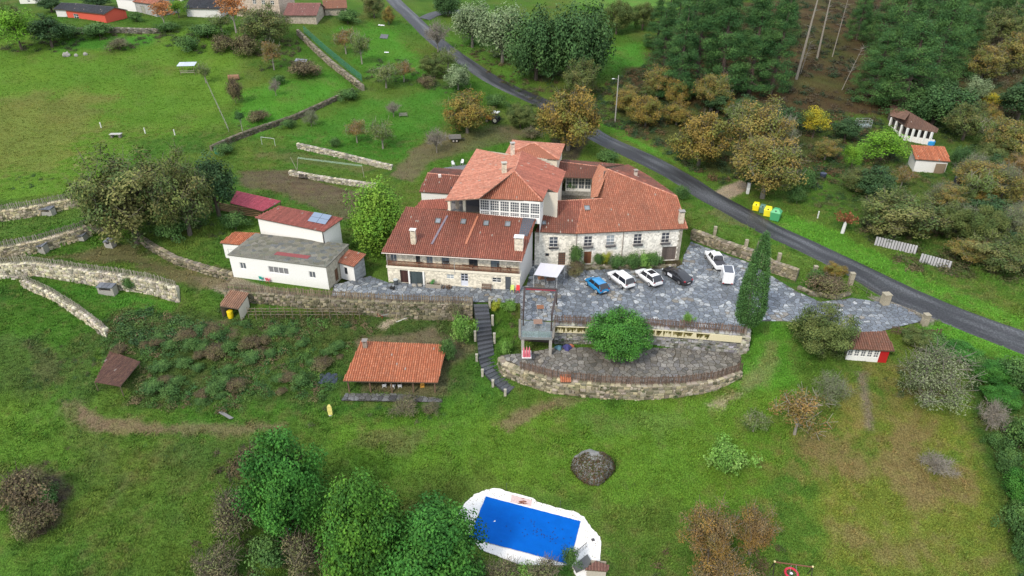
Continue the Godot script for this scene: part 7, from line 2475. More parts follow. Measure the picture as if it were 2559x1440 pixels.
# k: width, height, trunk height, clumps, clump radius, leaves a clump, leaf size, colours, flat (0 ball .. 1 cone), hollow, trunk colour, trunk radius, twigs
func make_tree(kind: String, k: Dictionary) -> void:
	var crown := mb(Color.WHITE)
	var wood := mb(k.bark)
	var w: float = k.w / 2.0 - k.cr * 0.4
	var h: float = k.h - k.cr * 0.35
	var th: float = k.th + k.cr * 0.3
	var cy := th + (h - th) * 0.5
	var ry := (h - th) * 0.5
	var cone: float = k.get("cone", 0.0)
	var centres := []
	var lean := Vector3(rng.randf_range(-0.05, 0.05), 1, rng.randf_range(-0.05, 0.05)) * (h * 0.55 if cone == 0.0 else h * 0.93)
	wood.tube(Vector3(0, -0.5, 0), lean * 0.45, k.tr * 1.15, k.tr * 0.8, 7, false)
	wood.tube(lean * 0.45, lean, k.tr * 0.8, k.tr * 0.25, 7, true)
	for i in k.n:
		var d := rdir()
		if d.y < -0.88: d.y = -d.y * 0.6
		var f: float = pow(rng.randf(), k.get("fill", 0.45))
		var c := Vector3(d.x * w * f, cy + d.y * ry * f, d.z * w * f)
		if cone > 0.0:
			var t := pow(rng.randf(), 0.75)
			t = 1.0 - t
			var rad: float = w * lerpf(1.0, 0.06, pow(t, cone))
			var a := rng.randf() * TAU
			if k.has("shell"): rad *= smoothstep(-0.12, 0.16, t)
			var rr := rad * sqrt(rng.randf_range(k.get("shell", 0.25), 1.0))
			c = Vector3(cos(a) * rr, th + (h - th) * t - rr * 0.14, sin(a) * rr)
		# lumpy outline
		var bump: float = 1.0 + k.get("bump", 0.3) * nz2.get_noise_3d(d.x * 30.0 + w * 7.0, d.y * 30.0, d.z * 30.0)
		if cone == 0.0: c = Vector3(c.x * bump, cy + (c.y - cy) * bump, c.z * bump)
		centres.append(c)
	for i in centres.size():
		var c: Vector3 = centres[i]
		if i % int(k.get("limb", 3)) == 0:
			var from := lean * clampf((c.y * 0.55) / h / 0.55, 0.25, 0.95)
			if cone > 0.0: from = lean * clampf((c.y + 0.25 * Vector2(c.x, c.z).length()) / (h * 0.93), 0.08, 0.98)
			var mid := from.lerp(c, 0.55) + Vector3(0, 0.06 * h * (0.0 if cone > 0.0 else 1.0), 0) + rdir() * 0.15
			var r0: float = k.tr * (0.32 if cone == 0.0 else 0.2)
			wood.tube(from, mid, r0, r0 * 0.6, 5, false)
			wood.tube(mid, c, r0 * 0.6, r0 * 0.2, 4, false)
		for q in int(k.get("twig", 0)):
			var e: Vector3 = c + rdir() * k.cr * 1.2 + Vector3(0, k.cr * 0.3, 0)
			wood.tube(c, e, k.tr * 0.07 + 0.012, 0.012, 3, false)
		var base := pick(k.cols)
		var tone := rng.randf_range(0.78, 1.25)
		for q in k.m:
			var d := rdir()
			var r: float = k.cr * pow(rng.randf(), 0.4)
			var p := c + Vector3(d.x, d.y * k.get("ysq", 0.8), d.z) * r
			var out := Vector3(p.x, (p.y - cy) * 0.8, p.z).normalized()
			var nn: Vector3 = (out * 0.5 + d * 0.45 + rdir() * 0.75 + Vector3(0, 0.45, 0)).normalized()
			var col: Color = base.lerp(pick(k.cols), rng.randf() * 0.55) * (1.22 * tone * rng.randf_range(0.75, 1.3))
			leaf(crown, p, nn, k.ls * rng.randf_range(0.7, 1.3), col, k.get("thin", 1.0))
	protos[kind] = {"crown": crown.mesh() if crown.v.size() > 0 else null, "trunk": wood.mesh(), "w": float(k.w), "h": h, "node": null}

func plant(kind: String, p: Vector3, w: float, h: float, label: String, called: String, cat: String, group := "", yaw := -1.0) -> void:
	var q: Dictionary = protos[kind]
	var o: Node3D
	if q.node == null:
		o = thing(called, label, cat, p, 0.0, group)
		var t := MeshInstance3D.new()
		t.name = "trunk" if cat == "tree" else "stems"
		t.mesh = q.trunk; t.material_override = M.bark
		o.add_child(t)
		if q.crown:
			var c := MeshInstance3D.new()
			c.name = "crown" if cat == "tree" else "foliage"
			c.mesh = q.crown; c.material_override = M.leaf
			o.add_child(c)
		q.node = o
	else:
		o = q.node.duplicate()
		o.name = numbered(called)
		o.get_child(0).name = "trunk" if cat == "tree" else "stems"
		if o.get_child_count() > 1: o.get_child(1).name = "crown" if cat == "tree" else "foliage"
		for mt in ["label", "category", "group"]:
			if o.has_meta(mt): o.remove_meta(mt)
		add_child(o)
		tag(o, label, cat, group)
	o.position = p
	o.rotation.y = rng.randf() * TAU if yaw < 0 else yaw
	o.scale = Vector3(w / q.w, h / q.h, w / q.w)

# a plant given by its foot, width and height in the picture
func grow(kind: String, bx: float, by: float, wpx: float, hpx: float, label: String, called := "tree", cat := "tree", group := "") -> void:
	var p := G(bx, by)
	var k := ppm(p)
	var el := asin(clampf((CAM_Y - p.y) / (Vector3(0, CAM_Y, 0) - p).length(), 0.0, 1.0))
	var w := wpx / k
	var h := maxf((hpx / k - w * 0.35 * sin(el)) / cos(el), w * 0.35)
	plant(kind, p - Vector3(0, 0.05, 0), w, h, label, called, cat, group)

func cushion_plant(p: Vector3, w: float, tone: Color, label: String, called: String) -> void:
	if not protos.has("cushion"):
		make_tree("cushion", {"w": 1.0, "h": 0.8, "th": 0.05, "n": 14, "cr": 0.24, "m": 26, "ls": 0.12, "cols": [Color(0.04, 0.15, 0.04), Color(0.06, 0.20, 0.05)], "bark": Color(0.1, 0.08, 0.05), "tr": 0.02})
	plant("cushion", p, w * 1.6, w * 1.2, label, called, "plant")

func make_protos() -> void:
	var BK := Color(0.16, 0.125, 0.095)
	make_tree("laurel", {"w": 8.0, "h": 8.5, "th": 0.6, "n": 120, "cr": 1.1, "m": 215, "ls": 0.205, "fill": 0.33, "cols": [Color(0.023, 0.086, 0.015), Color(0.034, 0.115, 0.018), Color(0.053, 0.152, 0.023)], "bark": BK, "tr": 0.3})
	make_tree("laurel_light", {"w": 8.0, "h": 8.0, "th": 0.6, "n": 120, "cr": 1.05, "m": 215, "ls": 0.2, "fill": 0.33, "cols": [Color(0.045, 0.123, 0.015), Color(0.066, 0.156, 0.018), Color(0.033, 0.098, 0.016)], "bark": BK, "tr": 0.3})
	make_tree("round", {"w": 8.5, "h": 6.5, "th": 0.8, "n": 190, "cr": 0.85, "m": 120, "ls": 0.19, "fill": 0.2, "bump": 0.1, "cols": [Color(0.045, 0.145, 0.02), Color(0.07, 0.185, 0.03), Color(0.035, 0.11, 0.02)], "bark": BK, "tr": 0.25})
	make_tree("olive_round", {"w": 9.0, "h": 7.5, "th": 0.8, "n": 105, "cr": 1.0, "m": 170, "ls": 0.2, "fill": 0.32, "cols": [Color(0.075, 0.10, 0.028), Color(0.10, 0.12, 0.035), Color(0.055, 0.085, 0.025)], "bark": BK, "tr": 0.25})
	make_tree("oak", {"w": 9.5, "h": 9.5, "th": 0.7, "n": 100, "cr": 1.15, "m": 130, "ls": 0.24, "twig": 3, "cols": [Color(0.075, 0.105, 0.03), Color(0.105, 0.125, 0.035), Color(0.05, 0.08, 0.025), Color(0.135, 0.13, 0.045)], "bark": Color(0.18, 0.15, 0.12), "tr": 0.32})
	make_tree("oak_dark", {"w": 6.5, "h": 8.5, "th": 1.2, "n": 70, "cr": 1.0, "m": 90, "ls": 0.3, "cols": [Color(0.03, 0.065, 0.025), Color(0.045, 0.085, 0.03)], "bark": BK, "tr": 0.28})
	make_tree("autumn", {"w": 9.0, "h": 8.5, "th": 0.5, "n": 100, "cr": 1.1, "m": 120, "ls": 0.26, "twig": 3, "cols": [Color(0.17, 0.115, 0.026), Color(0.145, 0.125, 0.026), Color(0.10, 0.115, 0.026), Color(0.195, 0.135, 0.034)], "bark": Color(0.24, 0.21, 0.17), "tr": 0.28})
	make_tree("russet", {"w": 8.0, "h": 7.0, "th": 0.6, "n": 75, "cr": 1.0, "m": 150, "ls": 0.16, "twig": 4, "cols": [Color(0.17, 0.10, 0.035), Color(0.15, 0.105, 0.05), Color(0.12, 0.10, 0.035), Color(0.20, 0.12, 0.03)], "bark": Color(0.26, 0.22, 0.18), "tr": 0.26})
	make_tree("tan", {"w": 9.0, "h": 9.5, "th": 0.6, "n": 100, "cr": 1.15, "m": 110, "ls": 0.25, "twig": 4, "cols": [Color(0.16, 0.13, 0.035), Color(0.12, 0.125, 0.03), Color(0.20, 0.14, 0.04), Color(0.09, 0.11, 0.028)], "bark": Color(0.28, 0.25, 0.2), "tr": 0.3})
	make_tree("pine", {"w": 7.0, "h": 17.0, "th": 1.0, "n": 170, "cr": 0.9, "m": 135, "ls": 0.26, "thin": 0.35, "cone": 1.1, "ysq": 0.6, "limb": 2, "cols": [Color(0.026, 0.075, 0.024), Color(0.042, 0.10, 0.03), Color(0.065, 0.135, 0.036)], "bark": Color(0.14, 0.10, 0.08), "tr": 0.28})
	make_tree("pine_wide", {"w": 9.0, "h": 15.0, "th": 1.0, "n": 170, "cr": 1.05, "m": 135, "ls": 0.28, "thin": 0.35, "cone": 1.7, "ysq": 0.6, "limb": 2, "cols": [Color(0.03, 0.08, 0.026), Color(0.045, 0.105, 0.03), Color(0.07, 0.14, 0.036)], "bark": Color(0.14, 0.10, 0.08), "tr": 0.3})
	make_tree("holm", {"w": 11.0, "h": 10.0, "th": 0.6, "n": 110, "cr": 1.35, "m": 110, "ls": 0.36, "fill": 0.33, "ysq": 1.5, "cols": [Color(0.032, 0.072, 0.024), Color(0.045, 0.095, 0.03), Color(0.06, 0.115, 0.035)], "bark": BK, "tr": 0.35})
	make_tree("willow", {"w": 8.0, "h": 8.0, "th": 0.8, "n": 80, "cr": 1.1, "m": 90, "ls": 0.3, "ysq": 1.2, "cols": [Color(0.14, 0.19, 0.095), Color(0.18, 0.225, 0.12), Color(0.10, 0.15, 0.065)], "bark": Color(0.25, 0.23, 0.19), "tr": 0.25})
	make_tree("cypress", {"w": 4.2, "h": 14.0, "th": 1.7, "n": 800, "cr": 0.42, "m": 36, "ls": 0.16, "cone": 2.4, "ysq": 1.6, "limb": 12, "shell": 0.75, "cols": [Color(0.045, 0.105, 0.028), Color(0.06, 0.13, 0.034), Color(0.035, 0.085, 0.025)], "bark": Color(0.35, 0.30, 0.25), "tr": 0.2})
	make_tree("bamboo", {"w": 7.0, "h": 9.5, "th": 0.1, "n": 130, "cr": 1.0, "m": 120, "ls": 0.26, "ysq": 1.7, "fill": 0.4, "cols": [Color(0.095, 0.19, 0.02), Color(0.065, 0.15, 0.018), Color(0.13, 0.22, 0.026)], "bark": Color(0.25, 0.3, 0.1), "tr": 0.1})
	make_tree("fruit", {"w": 4.2, "h": 3.8, "th": 0.9, "n": 40, "cr": 0.62, "m": 95, "ls": 0.13, "twig": 4, "cols": [Color(0.15, 0.11, 0.035), Color(0.11, 0.12, 0.035), Color(0.19, 0.11, 0.04)], "bark": Color(0.42, 0.38, 0.32), "tr": 0.12})
	make_tree("fruit_green", {"w": 4.2, "h": 3.8, "th": 0.9, "n": 40, "cr": 0.65, "m": 105, "ls": 0.13, "twig": 3, "cols": [Color(0.09, 0.13, 0.035), Color(0.12, 0.14, 0.045), Color(0.07, 0.11, 0.03)], "bark": Color(0.42, 0.38, 0.32), "tr": 0.12})
	make_tree("lollipop", {"w": 2.2, "h": 3.6, "th": 1.9, "n": 26, "cr": 0.42, "m": 50, "ls": 0.17, "cols": [Color(0.03, 0.075, 0.025), Color(0.045, 0.10, 0.03)], "bark": Color(0.5, 0.47, 0.42), "tr": 0.07})
	make_tree("bare", {"w": 5.0, "h": 4.5, "th": 1.0, "n": 48, "cr": 0.8, "m": 14, "ls": 0.1, "twig": 14, "limb": 1, "cols": [Color(0.22, 0.19, 0.12), Color(0.2, 0.17, 0.12)], "bark": Color(0.34, 0.30, 0.25), "tr": 0.13})
	make_tree("lichen", {"w": 5.0, "h": 4.5, "th": 0.4, "n": 56, "cr": 0.75, "m": 140, "ls": 0.095, "twig": 6, "limb": 2, "cols": [Color(0.11, 0.14, 0.06), Color(0.085, 0.115, 0.045), Color(0.15, 0.17, 0.095)], "bark": Color(0.24, 0.22, 0.18), "tr": 0.12})
	make_tree("yellow", {"w": 4.5, "h": 5.0, "th": 0.6, "n": 36, "cr": 0.75, "m": 110, "ls": 0.16, "cols": [Color(0.30, 0.24, 0.015), Color(0.22, 0.20, 0.02), Color(0.12, 0.15, 0.025)], "bark": BK, "tr": 0.12})
	make_tree("lime", {"w": 5.0, "h": 4.6, "th": 0.5, "n": 40, "cr": 0.8, "m": 130, "ls": 0.15, "cols": [Color(0.10, 0.22, 0.018), Color(0.14, 0.25, 0.025), Color(0.075, 0.17, 0.018)], "bark": BK, "tr": 0.12})
	make_tree("poplar", {"w": 5.5, "h": 8.0, "th": 2.4, "n": 40, "cr": 0.85, "m": 55, "ls": 0.28, "twig": 3, "cols": [Color(0.36, 0.14, 0.045), Color(0.32, 0.15, 0.06), Color(0.28, 0.12, 0.04)], "bark": Color(0.5, 0.46, 0.4), "tr": 0.15})
	make_tree("shrub", {"w": 2.6, "h": 1.8, "th": 0.1, "n": 36, "cr": 0.5, "m": 120, "ls": 0.115, "bump": 0.7, "fill": 0.7, "cols": [Color(0.05, 0.11, 0.028), Color(0.075, 0.14, 0.035), Color(0.04, 0.085, 0.025)], "bark": BK, "tr": 0.04})
	make_tree("shrub_bright", {"w": 2.6, "h": 1.9, "th": 0.1, "n": 36, "cr": 0.5, "m": 120, "ls": 0.115, "bump": 0.7, "fill": 0.7, "cols": [Color(0.10, 0.20, 0.035), Color(0.15, 0.25, 0.06), Color(0.08, 0.17, 0.03)], "bark": BK, "tr": 0.04})
	make_tree("shrub_brown", {"w": 2.8, "h": 1.7, "th": 0.1, "n": 36, "cr": 0.52, "m": 120, "ls": 0.115, "twig": 6, "bump": 0.7, "fill": 0.7, "cols": [Color(0.12, 0.09, 0.05), Color(0.09, 0.075, 0.045), Color(0.10, 0.10, 0.04)], "bark": Color(0.16, 0.12, 0.09), "tr": 0.04})
	make_tree("shrub_grey", {"w": 2.8, "h": 2.2, "th": 0.1, "n": 30, "cr": 0.55, "m": 90, "ls": 0.09, "twig": 10, "limb": 2, "cols": [Color(0.15, 0.125, 0.07), Color(0.11, 0.105, 0.05), Color(0.09, 0.11, 0.04)], "bark": Color(0.2, 0.165, 0.12), "tr": 0.05})
	make_tree("shrub_yellow", {"w": 2.0, "h": 1.5, "th": 0.1, "n": 24, "cr": 0.4, "m": 100, "ls": 0.1, "cols": [Color(0.28, 0.29, 0.03), Color(0.20, 0.24, 0.03)], "bark": BK, "tr": 0.03})

func build_trees() -> void:
	var T := "tree"
	# foreground
	grow("laurel", 742, 1338, 205, 268, "large dense dark green laurel rising alone beside the lawn", "laurel_tree")
	grow("laurel_light", 925, 1470, 220, 272, "bright green broad laurel joined to a darker one by the pool", "laurel_tree")
	grow("laurel", 1090, 1490, 262, 240, "wide dark laurel overhanging the corner of the pool", "laurel_tree")
	grow("round", 1545, 886, 168, 122, "dense round green tree standing on the lower slate terrace", "round_tree")
	grow("olive_round", 2052, 884, 172, 138, "broad olive-green tree between car park entrance and glazed cottage", "round_tree")
	var cp := at(1862, 832, 0.0)
	plant("cypress", cp + Vector3(0, -0.1, 0.2), 4.0, 15.0, "tall narrow cypress at the corner of the car park", "cypress_tree", T)
	grow("bamboo", 952, 628, 145, 178, "feathery bright green bamboo clump beside the balcony house", "bamboo_clump")
	grow("lichen", 2310, 1010, 190, 165, "grey-green lichen-covered tree below the glazed cottage", "lichen_tree")
	grow("lichen", 2072, 1012, 95, 92, "small silvery lichen tree beside the orange fruit tree", "lichen_tree")
	grow("fruit", 1986, 1086, 140, 128, "orange-leaved fruit tree with pale trunk on the lawn", "fruit_tree")
	grow("fruit_green", 1882, 1078, 80, 62, "low olive bush-like tree beside the orange fruit tree", "fruit_tree")
	grow("shrub_bright", 1820, 1178, 116, 92, "lone pale green leafy shrub on the lawn", "shrub", "shrub")
	grow("russet", 1765, 1400, 150, 150, "half bare russet tree with pale limbs at the lawn's lower end", "russet_tree")
	grow("russet", 1872, 1385, 120, 130, "russet tree with grey forked trunk next to its larger twin", "russet_tree")
	grow("russet", 1800, 1480, 190, 110, "low russet thicket tree at the foot of the lawn", "russet_tree")
	grow("bare", 2335, 1185, 90, 60, "leaning leafless white-barked sapling in the dry grass", "bare_tree")
	grow("bare", 2465, 1075, 80, 82, "bare forked sapling in the green hedge bottom", "bare_tree")
	# bottom edge thicket
	for q in [["shrub_grey", 600, 1350, 130, 120, "grey leafless thorn bush beside the lone dark laurel"], ["shrub_grey", 560, 1450, 120, 90, "yellowish twiggy thorn bush below the leafless grey one"], ["shrub_brown", 630, 1200, 90, 90, "dark brown bramble mound on the slope left of the laurel"], ["shrub", 680, 1420, 120, 100, "dark green scrub under the lone laurel"], ["shrub_grey", 760, 1425, 130, 110, "silvery tussock bush between the two laurels"], ["shrub_brown", 840, 1440, 90, 80, "brown scrub at the foot of the bright laurel"], ["shrub", 610, 1290, 90, 80, "green bramble below the brown mound"], ["shrub_grey", 1262, 1462, 100, 70, "dry tan bush in front of the pool wall"], ["shrub_bright", 1310, 1466, 70, 60, "yellow-green bush amid dry ones before the pool"], ["shrub_grey", 1362, 1464, 95, 75, "tan twiggy bush before the pool's near corner"], ["shrub", 1425, 1425, 50, 60, "small green bush at the pool's near corner"], ["shrub", 1190, 1448, 70, 60, "brown scrub between laurel and pool"], ["shrub_brown", 75, 1260, 130, 100, "big brown bramble patch alone on the left slope"], ["shrub_brown", 95, 1330, 110, 80, "lower brown part of the lone bramble patch"], ["shrub", 120, 1270, 70, 60, "green leafy edge of the lone bramble patch"]]:
		grow(q[0], q[1], q[2], q[3], q[4], q[5], "shrub", "shrub")
	# left terraces
	grow("oak", 345, 608, 248, 248, "huge olive-brown oak overhanging the terrace walls", "oak_tree")
	grow("oak", 475, 588, 170, 215, "second olive oak leaning toward the log fence", "oak_tree")
	grow("oak_dark", 548, 540, 112, 160, "dark evergreen oak beside the pink-roofed shelter", "oak_tree")
	grow("oak", 285, 560, 110, 120, "smaller oak filling the shade of the huge one", "oak_tree")
	for q in [["shrub", 995, 735, 1, 1, ""], ["shrub", 330, 728, 42, 42, "round dark green bush against the high cream wall"], ["shrub", 500, 560, 80, 60, "leafy scrub below the second oak"], ["shrub", 590, 575, 70, 50, "green scrub behind the tiled lean-to"], ["shrub", 430, 600, 90, 60, "scrub under the huge oak by the broken kerb wall"]]:
		if q[5]: grow(q[0], q[1], q[2], q[3], q[4], q[5], "shrub", "shrub")
	# orchard
	grow("autumn", 1168, 332, 132, 106, "round orange-brown tree beside the tractor", "autumn_tree")
	grow("autumn", 1420, 375, 165, 160, "large golden-brown tree behind the tall house by the road", "autumn_tree")
	for q in [["fruit", 893, 357, 62, 58, "small russet fruit tree in the orchard"], ["fruit_green", 957, 372, 78, 75, "olive fruit tree next to the small russet one"], ["bare", 1092, 382, 60, 62, "thin bare fruit tree beside the earth drive"], ["bare", 984, 292, 40, 38, "little bare tree by the garden bench"], ["lollipop", 607, 333, 27, 58, "clipped round-headed tree with white trunk by the stone wall"], ["fruit_green", 515, 208, 42, 50, "small leafy tree by the grey-roofed feed shelter"], ["lichen", 778, 316, 42, 44, "silvery olive sapling at the orchard wall"], ["bare", 690, 240, 30, 40, "thin pale-trunked tree among the vegetable beds"], ["fruit", 685, 175, 60, 70, "russet garden tree with pale leaning trunk"], ["fruit", 865, 135, 65, 60, "brown leafy tree in the upper garden"], ["fruit_green", 905, 160, 62, 78, "olive tree with bare base in the upper garden"], ["fruit_green", 965, 220, 80, 62, "broad olive bush-tree at the garden wall's end"], ["fruit", 1010, 205, 60, 50, "brownish scrub tree beside the garden wall's end"], ["willow", 1145, 225, 70, 66, "pale feathery tree on the bank below the road"], ["olive_round", 1085, 195, 70, 60, "dark bushy tree on the bank below the road"], ["fruit_green", 1120, 180, 60, 62, "olive-green tree beside the lane"], ["bare", 1095, 130, 70, 72, "bare brown tree at the road junction"], ["olive_round", 1300, 318, 80, 62, "green tree crowding the tractor"], ["olive_round", 1345, 330, 60, 50, "small olive tree behind the rear house"], ["shrub", 1515, 405, 70, 34, "rounded hedge bush behind the courtyard wing"], ["shrub", 1700, 498, 42, 38, "dark round bush between stone house and road"]]:
		grow(q[0], q[1], q[2], q[3], q[4], q[5], "fruit_tree" if q[0] in ["fruit", "fruit_green", "bare", "lollipop"] else ("shrub" if q[0] == "shrub" else "garden_tree"), "shrub" if q[0] == "shrub" else T)
	for q in [["shrub", 840, 368, 30, 26, "dark clipped bush in the orchard"], ["shrub_brown", 585, 205, 1, 1, ""], ["shrub", 700, 210, 40, 24, "leafy vegetable row in the garden"], ["shrub_brown", 760, 190, 90, 40, "brown row of dry maize stalks in the garden"], ["shrub_brown", 620, 140, 70, 50, "brown leafless thicket at the meadow's edge"], ["shrub_brown", 560, 130, 60, 40, "tangled brown hedge behind the feed shelter"], ["shrub", 470, 130, 70, 40, "low green hedge at the top of the meadow"], ["shrub_grey", 300, 125, 70, 26, "pale dry hedge crossing the meadow's top"], ["shrub", 250, 92, 90, 30, "bramble hedge before the red house"], ["shrub", 170, 95, 80, 34, "bramble bank below the white end of the red house"], ["shrub", 425, 80, 60, 26, "hedge before the grey stone cottage"], ["shrub", 520, 95, 90, 34, "clipped dark hedge before the slate-roofed house"], ["shrub_brown", 645, 305, 60, 30, "dry bramble on the orchard wall"], ["shrub_brown", 590, 260, 40, 60, "dry weeds along the wire fence of the meadow"], ["shrub", 560, 385, 60, 30, "ivy hump at the meadow gate"], ["shrub", 720, 320, 40, 24, "dark ivy on the orchard wall corner"], ["shrub", 870, 250, 60, 30, "ivy at the end of the garden wall"], ["shrub_brown", 1070, 215, 50, 26, "brown bramble on the bank below the lane"], ["shrub", 1240, 270, 60, 36, "green bramble beside the tractor"], ["shrub_grey", 1330, 345, 60, 30, "pale scrub behind the rear house roof"]]:
		if q[5]: grow(q[0], q[1], q[2], q[3], q[4], q[5], "shrub", "shrub")
	# village
	for q in [["lime", 55, 125, 130, 105, "bright yellow-green tree at the corner of the meadow"], ["oak_dark", 130, 118, 80, 80, "dark tree beside the yellow-green one"], ["oak", 20, 80, 90, 70, "olive tree behind the bright corner tree"], ["oak_dark", 130, 30, 60, 40, "dark garden tree beside the cream house"], ["poplar", 413, 70, 60, 70, "orange poplar before the grey stone cottage"], ["lime", 448, 45, 50, 46, "leafy green tree between the orange poplars"], ["poplar", 590, 82, 80, 100, "taller orange poplar before the granite house"], ["oak", 670, 115, 135, 100, "spreading yellow-green oak before the stone barn"], ["fruit_green", 555, 80, 70, 45, "olive garden tree by the taller poplar"], ["oak", 935, 45, 60, 60, "yellowing oak behind the outhouse"], ["autumn", 972, 62, 36, 44, "small orange tree on the lane verge"], ["oak_dark", 245, 20, 70, 36, "dark trees behind the red house roof"], ["shrub", 870, 60, 70, 34, "ivy hedge beside the dark red door"], ["shrub", 340, 55, 40, 24, "garden bush before the white village house"]]:
		grow(q[0], q[1], q[2], q[3], q[4], q[5], "shrub" if q[0] == "shrub" else "village_tree", "shrub" if q[0] == "shrub" else T)
	# across the road
	for q in [["willow", 1180, 118, 105, 115, "silvery willow at the road junction"], ["willow", 1255, 158, 135, 145, "larger silvery willow beside the dark evergreen mass"], ["holm", 1340, 200, 150, 170, "tall dark evergreen beside the silvery willow"], ["holm", 1440, 205, 165, 190, "broad dark evergreen oak above the road"], ["holm", 1120, 40, 70, 60, "dark tree at the far side of the junction"], ["olive_round", 1540, 85, 85, 80, "green tree at the edge of the far field"], ["olive_round", 1605, 75, 70, 65, "bushy green tree at the far field"], ["oak", 1450, 245, 92, 98, "thin olive tree before the dark evergreen oak"], ["tan", 1640, 245, 85, 85, "pale olive tree at the edge of the pines"], ["tan", 1775, 275, 95, 95, "tan oak standing out against the dark pines"], ["autumn", 1612, 318, 92, 84, "rounded golden tree by the lamp post"], ["autumn", 1690, 312, 82, 62, "orange-topped tree next to the golden one"], ["autumn", 1745, 415, 145, 142, "large golden oak close to the road"], ["tan", 1880, 420, 165, 175, "big tan oak above the recycling bins"], ["tan", 1905, 495, 180, 170, "tan oak with white twiggy trunk beside the bins"], ["yellow", 2030, 345, 82, 84, "vivid yellow mimosa among dark scrub"], ["lime", 2200, 405, 130, 92, "bright lime green tree before the white pillar shed"], ["lime", 2127, 420, 62, 64, "small lime green tree with pale trunk"], ["holm", 2330, 310, 150, 110, "dark evergreen behind the pillar shed"], ["willow", 2430, 255, 66, 66, "pale green feathery tree beside the yellow one"], ["yellow", 2480, 270, 60, 40, "yellow-leaved shrub tree on the hillside"], ["oak", 2405, 350, 105, 100, "olive-yellow tree right behind the pillar shed"], ["oak_dark", 2540, 300, 110, 110, "dark tree on the right-hand hillside"], ["tan", 2510, 400, 120, 110, "brownish tree behind the orange-tiled hut"], ["tan", 2440, 490, 130, 100, "tan tree in front of the orange-tiled hut"], ["russet", 2545, 470, 110, 90, "russet tree at the orchard's edge"], ["oak", 2230, 592, 200, 135, "wide olive oak above the concrete panel fence"], ["autumn", 2290, 590, 60, 55, "little golden tree beside the wide olive oak"], ["lichen", 2390, 580, 120, 85, "grey-green tree behind the concrete fence"], ["yellow", 2545, 580, 78, 82, "yellow tree in the lower orchard"], ["oak", 2480, 672, 150, 95, "olive-brown hedge tree above the lane"], ["oak_dark", 2530, 640, 110, 70, "dark bushy tree over the lane"], ["tan", 2420, 655, 110, 70, "tan hedge tree beside the concrete panels"], ["tan", 2060, 400, 70, 60, "low tan tree behind the yellow mimosa"], ["oak", 2140, 480, 90, 70, "olive bush-tree in the middle of the orchard clearing"], ["lichen", 2350, 520, 90, 70, "pale lichen tree below the orange-tiled hut"], ["fruit", 2250, 470, 60, 56, "thin yellowish fruit tree in the orchard clearing"], ["oak_dark", 2110, 350, 70, 60, "dark scrub tree beside the wire cage"], ["oak", 2480, 560, 90, 70, "olive tree beside the yellow orchard tree"], ["holm", 2400, 420, 60, 60, "dark evergreen bush beside the orange-tiled hut"], ["shrub", 2010, 480, 60, 60, "dark bush behind the green recycling bin"], ["shrub", 1990, 510, 50, 46, "leafy scrub beside the green recycling bin"]]:
		grow(q[0], q[1], q[2], q[3], q[4], q[5], "shrub" if q[0] == "shrub" else "roadside_tree", "shrub" if q[0] == "shrub" else T)
	# pines
	for q in [[1690, 250, 120, 230], [1740, 235, 120, 260], [1800, 240, 130, 290], [1870, 235, 120, 270], [1925, 235, 110, 260], [1660, 190, 110, 170], [1720, 150, 120, 200], [1800, 150, 120, 210], [1880, 130, 110, 200], [1950, 120, 90, 190], [1640, 120, 80, 120]]:
		grow("pine", q[0], q[1], q[2], q[3], "tall dark pine of the wood left of the bare trunks", "pine_tree", T, "pines left of the bare trunks")
	for q in [[2180, 250, 130, 170], [2250, 280, 180, 230], [2220, 210, 150, 260], [2320, 240, 150, 240], [2290, 150, 130, 230], [2370, 190, 110, 170], [2200, 120, 100, 160], [2400, 120, 100, 150], [2330, 90, 110, 140], [2140, 100, 70, 130]]:
		grow("pine_wide", q[0], q[1], q[2], q[3], "broad dark pine of the wood right of the bare trunks", "pine_tree", T, "pines right of the bare trunks")
	for q in [[2450, 200, 110, 90, "tan"], [2530, 180, 120, 100, "tan"], [2500, 110, 110, 90, "oak"], [2550, 60, 90, 50, "oak_dark"], [2440, 120, 70, 60, "oak"]]:
		grow(q[4], q[0], q[1], q[2], q[3], "scrubby hillside tree at the upper right edge of the wood", "hillside_tree", T, "scrubby trees right of the pine wood")
	# the tangle of mixed trees between road and wood
	for q in [[[[1560,250],[1680,250],[1900,290],[1990,310],[1960,400],[1830,330],[1700,300],[1560,290]], 15, "low mixed tree filling the wood's edge above the lane", "mixed trees at the wood's edge"], [[[2400,300],[2559,250],[2559,520],[2430,520],[2400,430]], 13, "low mixed tree of the overgrown orchard beyond the sheds", "mixed trees of the overgrown orchard"], [[[2120,500],[2250,480],[2450,520],[2559,500],[2559,670],[2430,650],[2330,600],[2200,560]], 12, "low mixed tree in the thicket behind the concrete panels", "mixed trees behind the concrete panels"], [[[1560,60],[1700,0],[2100,-20],[2400,0],[2559,80],[2480,200],[2300,120],[1900,90],[1650,110]], 16, "dark tree deep in the hillside pine wood", "trees deep in the pine wood"]]:
		var poly := G2(q[0])
		var b := bounds(poly)
		var n := 0
		while n < q[1]:
			var P := Vector2(rng.randf_range(b.position.x, b.end.x), rng.randf_range(b.position.y, b.end.y))
			if not Geometry2D.is_point_in_polygon(P, poly): continue
			n += 1
			var deep: bool = q[3].begins_with("trees deep")
			var kind: String = ["pine", "pine_wide", "holm", "pine"][rng.randi() % 4] if deep else ["oak", "tan", "olive_round", "oak_dark", "fruit_green", "autumn", "lichen"][rng.randi() % 7]
			var w := rng.randf_range(4.5, 7.5)
			plant(kind, Vector3(P.x, H(P.x, P.y) - 0.1, P.y), w, w * (rng.randf_range(1.6, 2.4) if deep else rng.randf_range(0.7, 1.0)), q[2], "woodland_tree", T, q[3])
